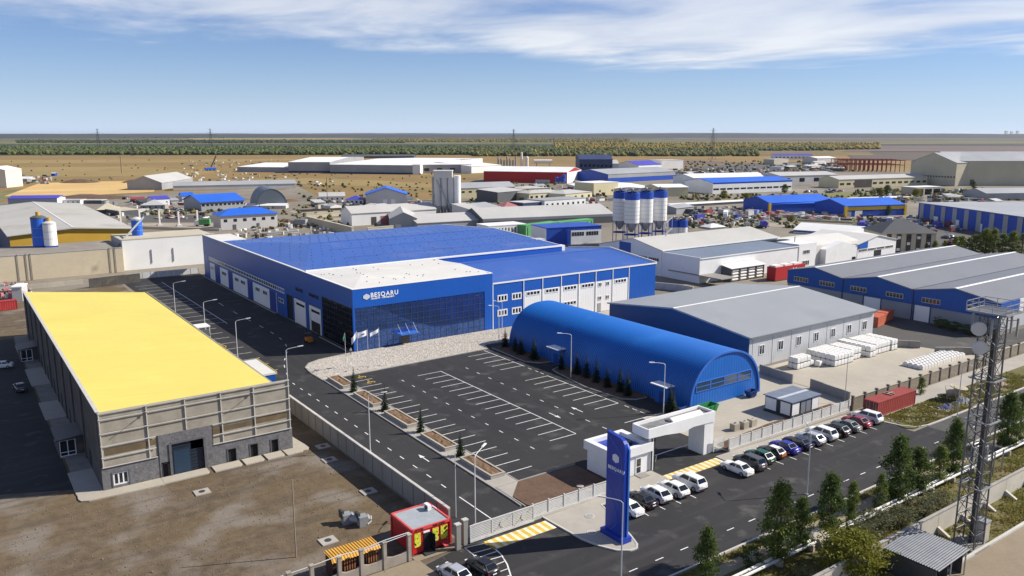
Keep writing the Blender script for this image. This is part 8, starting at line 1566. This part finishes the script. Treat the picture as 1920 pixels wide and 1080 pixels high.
for nm, a in (('scrub', (150, 420, 395, 404, 120, 1.6)), ('scrub', (440, 660, 392, 430, 140, 1.5)), ('scrub', (1270, 1600, 366, 376, 150, 1.8)), ('scrub', (1260, 1500, 405, 428, 160, 1.4)), ('scrub', (1600, 1915, 358, 376, 200, 2.0)), ('scrub', (880, 1140, 344, 398, 160, 1.8)), ('scrub', (0, 900, 300, 345, 110, 1.7)), ('scrub', (1280, 1600, 303, 322, 160, 2.6)), ('scrub', (560, 900, 345, 392, 170, 1.7))): woods(nm, *a, ['wood_olive', 'wood_ochre', 'wood_dark'], int(a[0] + a[4]))
def hills(name, dist, seed, hmin, hmax, mat, depth=2500):
    rr = random.Random(seed); b = MB(); n = 160; vs = []
    ph = [rr.uniform(0, 6.3) for _ in range(6)]
    for i in range(n + 1):
        t = i / n; ang = YAW + rad(48) - rad(96) * t; f = sum(math.sin(t * w + p_) / (k + 1) for k, (w, p_) in enumerate(zip((9, 17, 31, 53, 90, 140), ph))) / 1.6
        h = hmin + (hmax - hmin) * (.5 + .5 * max(-1, min(1, f))); h = round(h / 4) * 4 * .5 + h * .5
        for q, hh in ((0, -2), (depth * .35, h * .9), (depth * .6, h), (depth, -2)): vs.append(((dist + q) * math.cos(ang), (dist + q) * math.sin(ang), hh))
    b.add(vs, [(4 * i + j, 4 * i + 4 + j, 4 * i + 5 + j, 4 * i + 1 + j) for i in range(n) for j in range(3)]); struct(name, b, MATS[mat], smooth=True)
M('hill_blue', (.028, .040, .048), .95, .2, .0012, world=True, col2=(.05, .055, .05), sc2=.0005)
hills('hills', 11000, 3, 38, 62, 'hill_blue'); hills('hills', 16000, 9, 55, 82, 'hill_blue', 4000)
for k, x_ in enumerate((1886, 1896, 1907)):
    u, v = G(x_, 254.5); s = math.hypot(u, v) / FPX; solo('tower_block', MB().box(u - 4 * s, v - 20, 0, u + 3.5 * s, v + 20, HCAM + (5.5 - (k == 1)) * s * 1.0), MATS['bg_grey'], 'hazy grey tower block on the horizon at far right', 'building', (u, v, 0), 'tower blocks on the horizon')
u, v = G(1396, 252); 
# ---- the air: a closed box of thin haze
HZ = bpy.data.materials.new('haze'); HZ.use_nodes = True; nt = HZ.node_tree; nt.nodes.clear(); pv = nt.nodes.new('ShaderNodeVolumePrincipled'); pv.inputs['Color'].default_value = (.86, .92, 1, 1); pv.inputs['Density'].default_value = HAZE; pv.inputs['Anisotropy'].default_value = .35
mo = nt.nodes.new('ShaderNodeOutputMaterial'); nt.links.new(pv.outputs[0], mo.inputs['Volume'])
hz = struct('haze', MB().box(-26000, -11000, -3, 40000, 40000, 110), HZ, 'stuff')
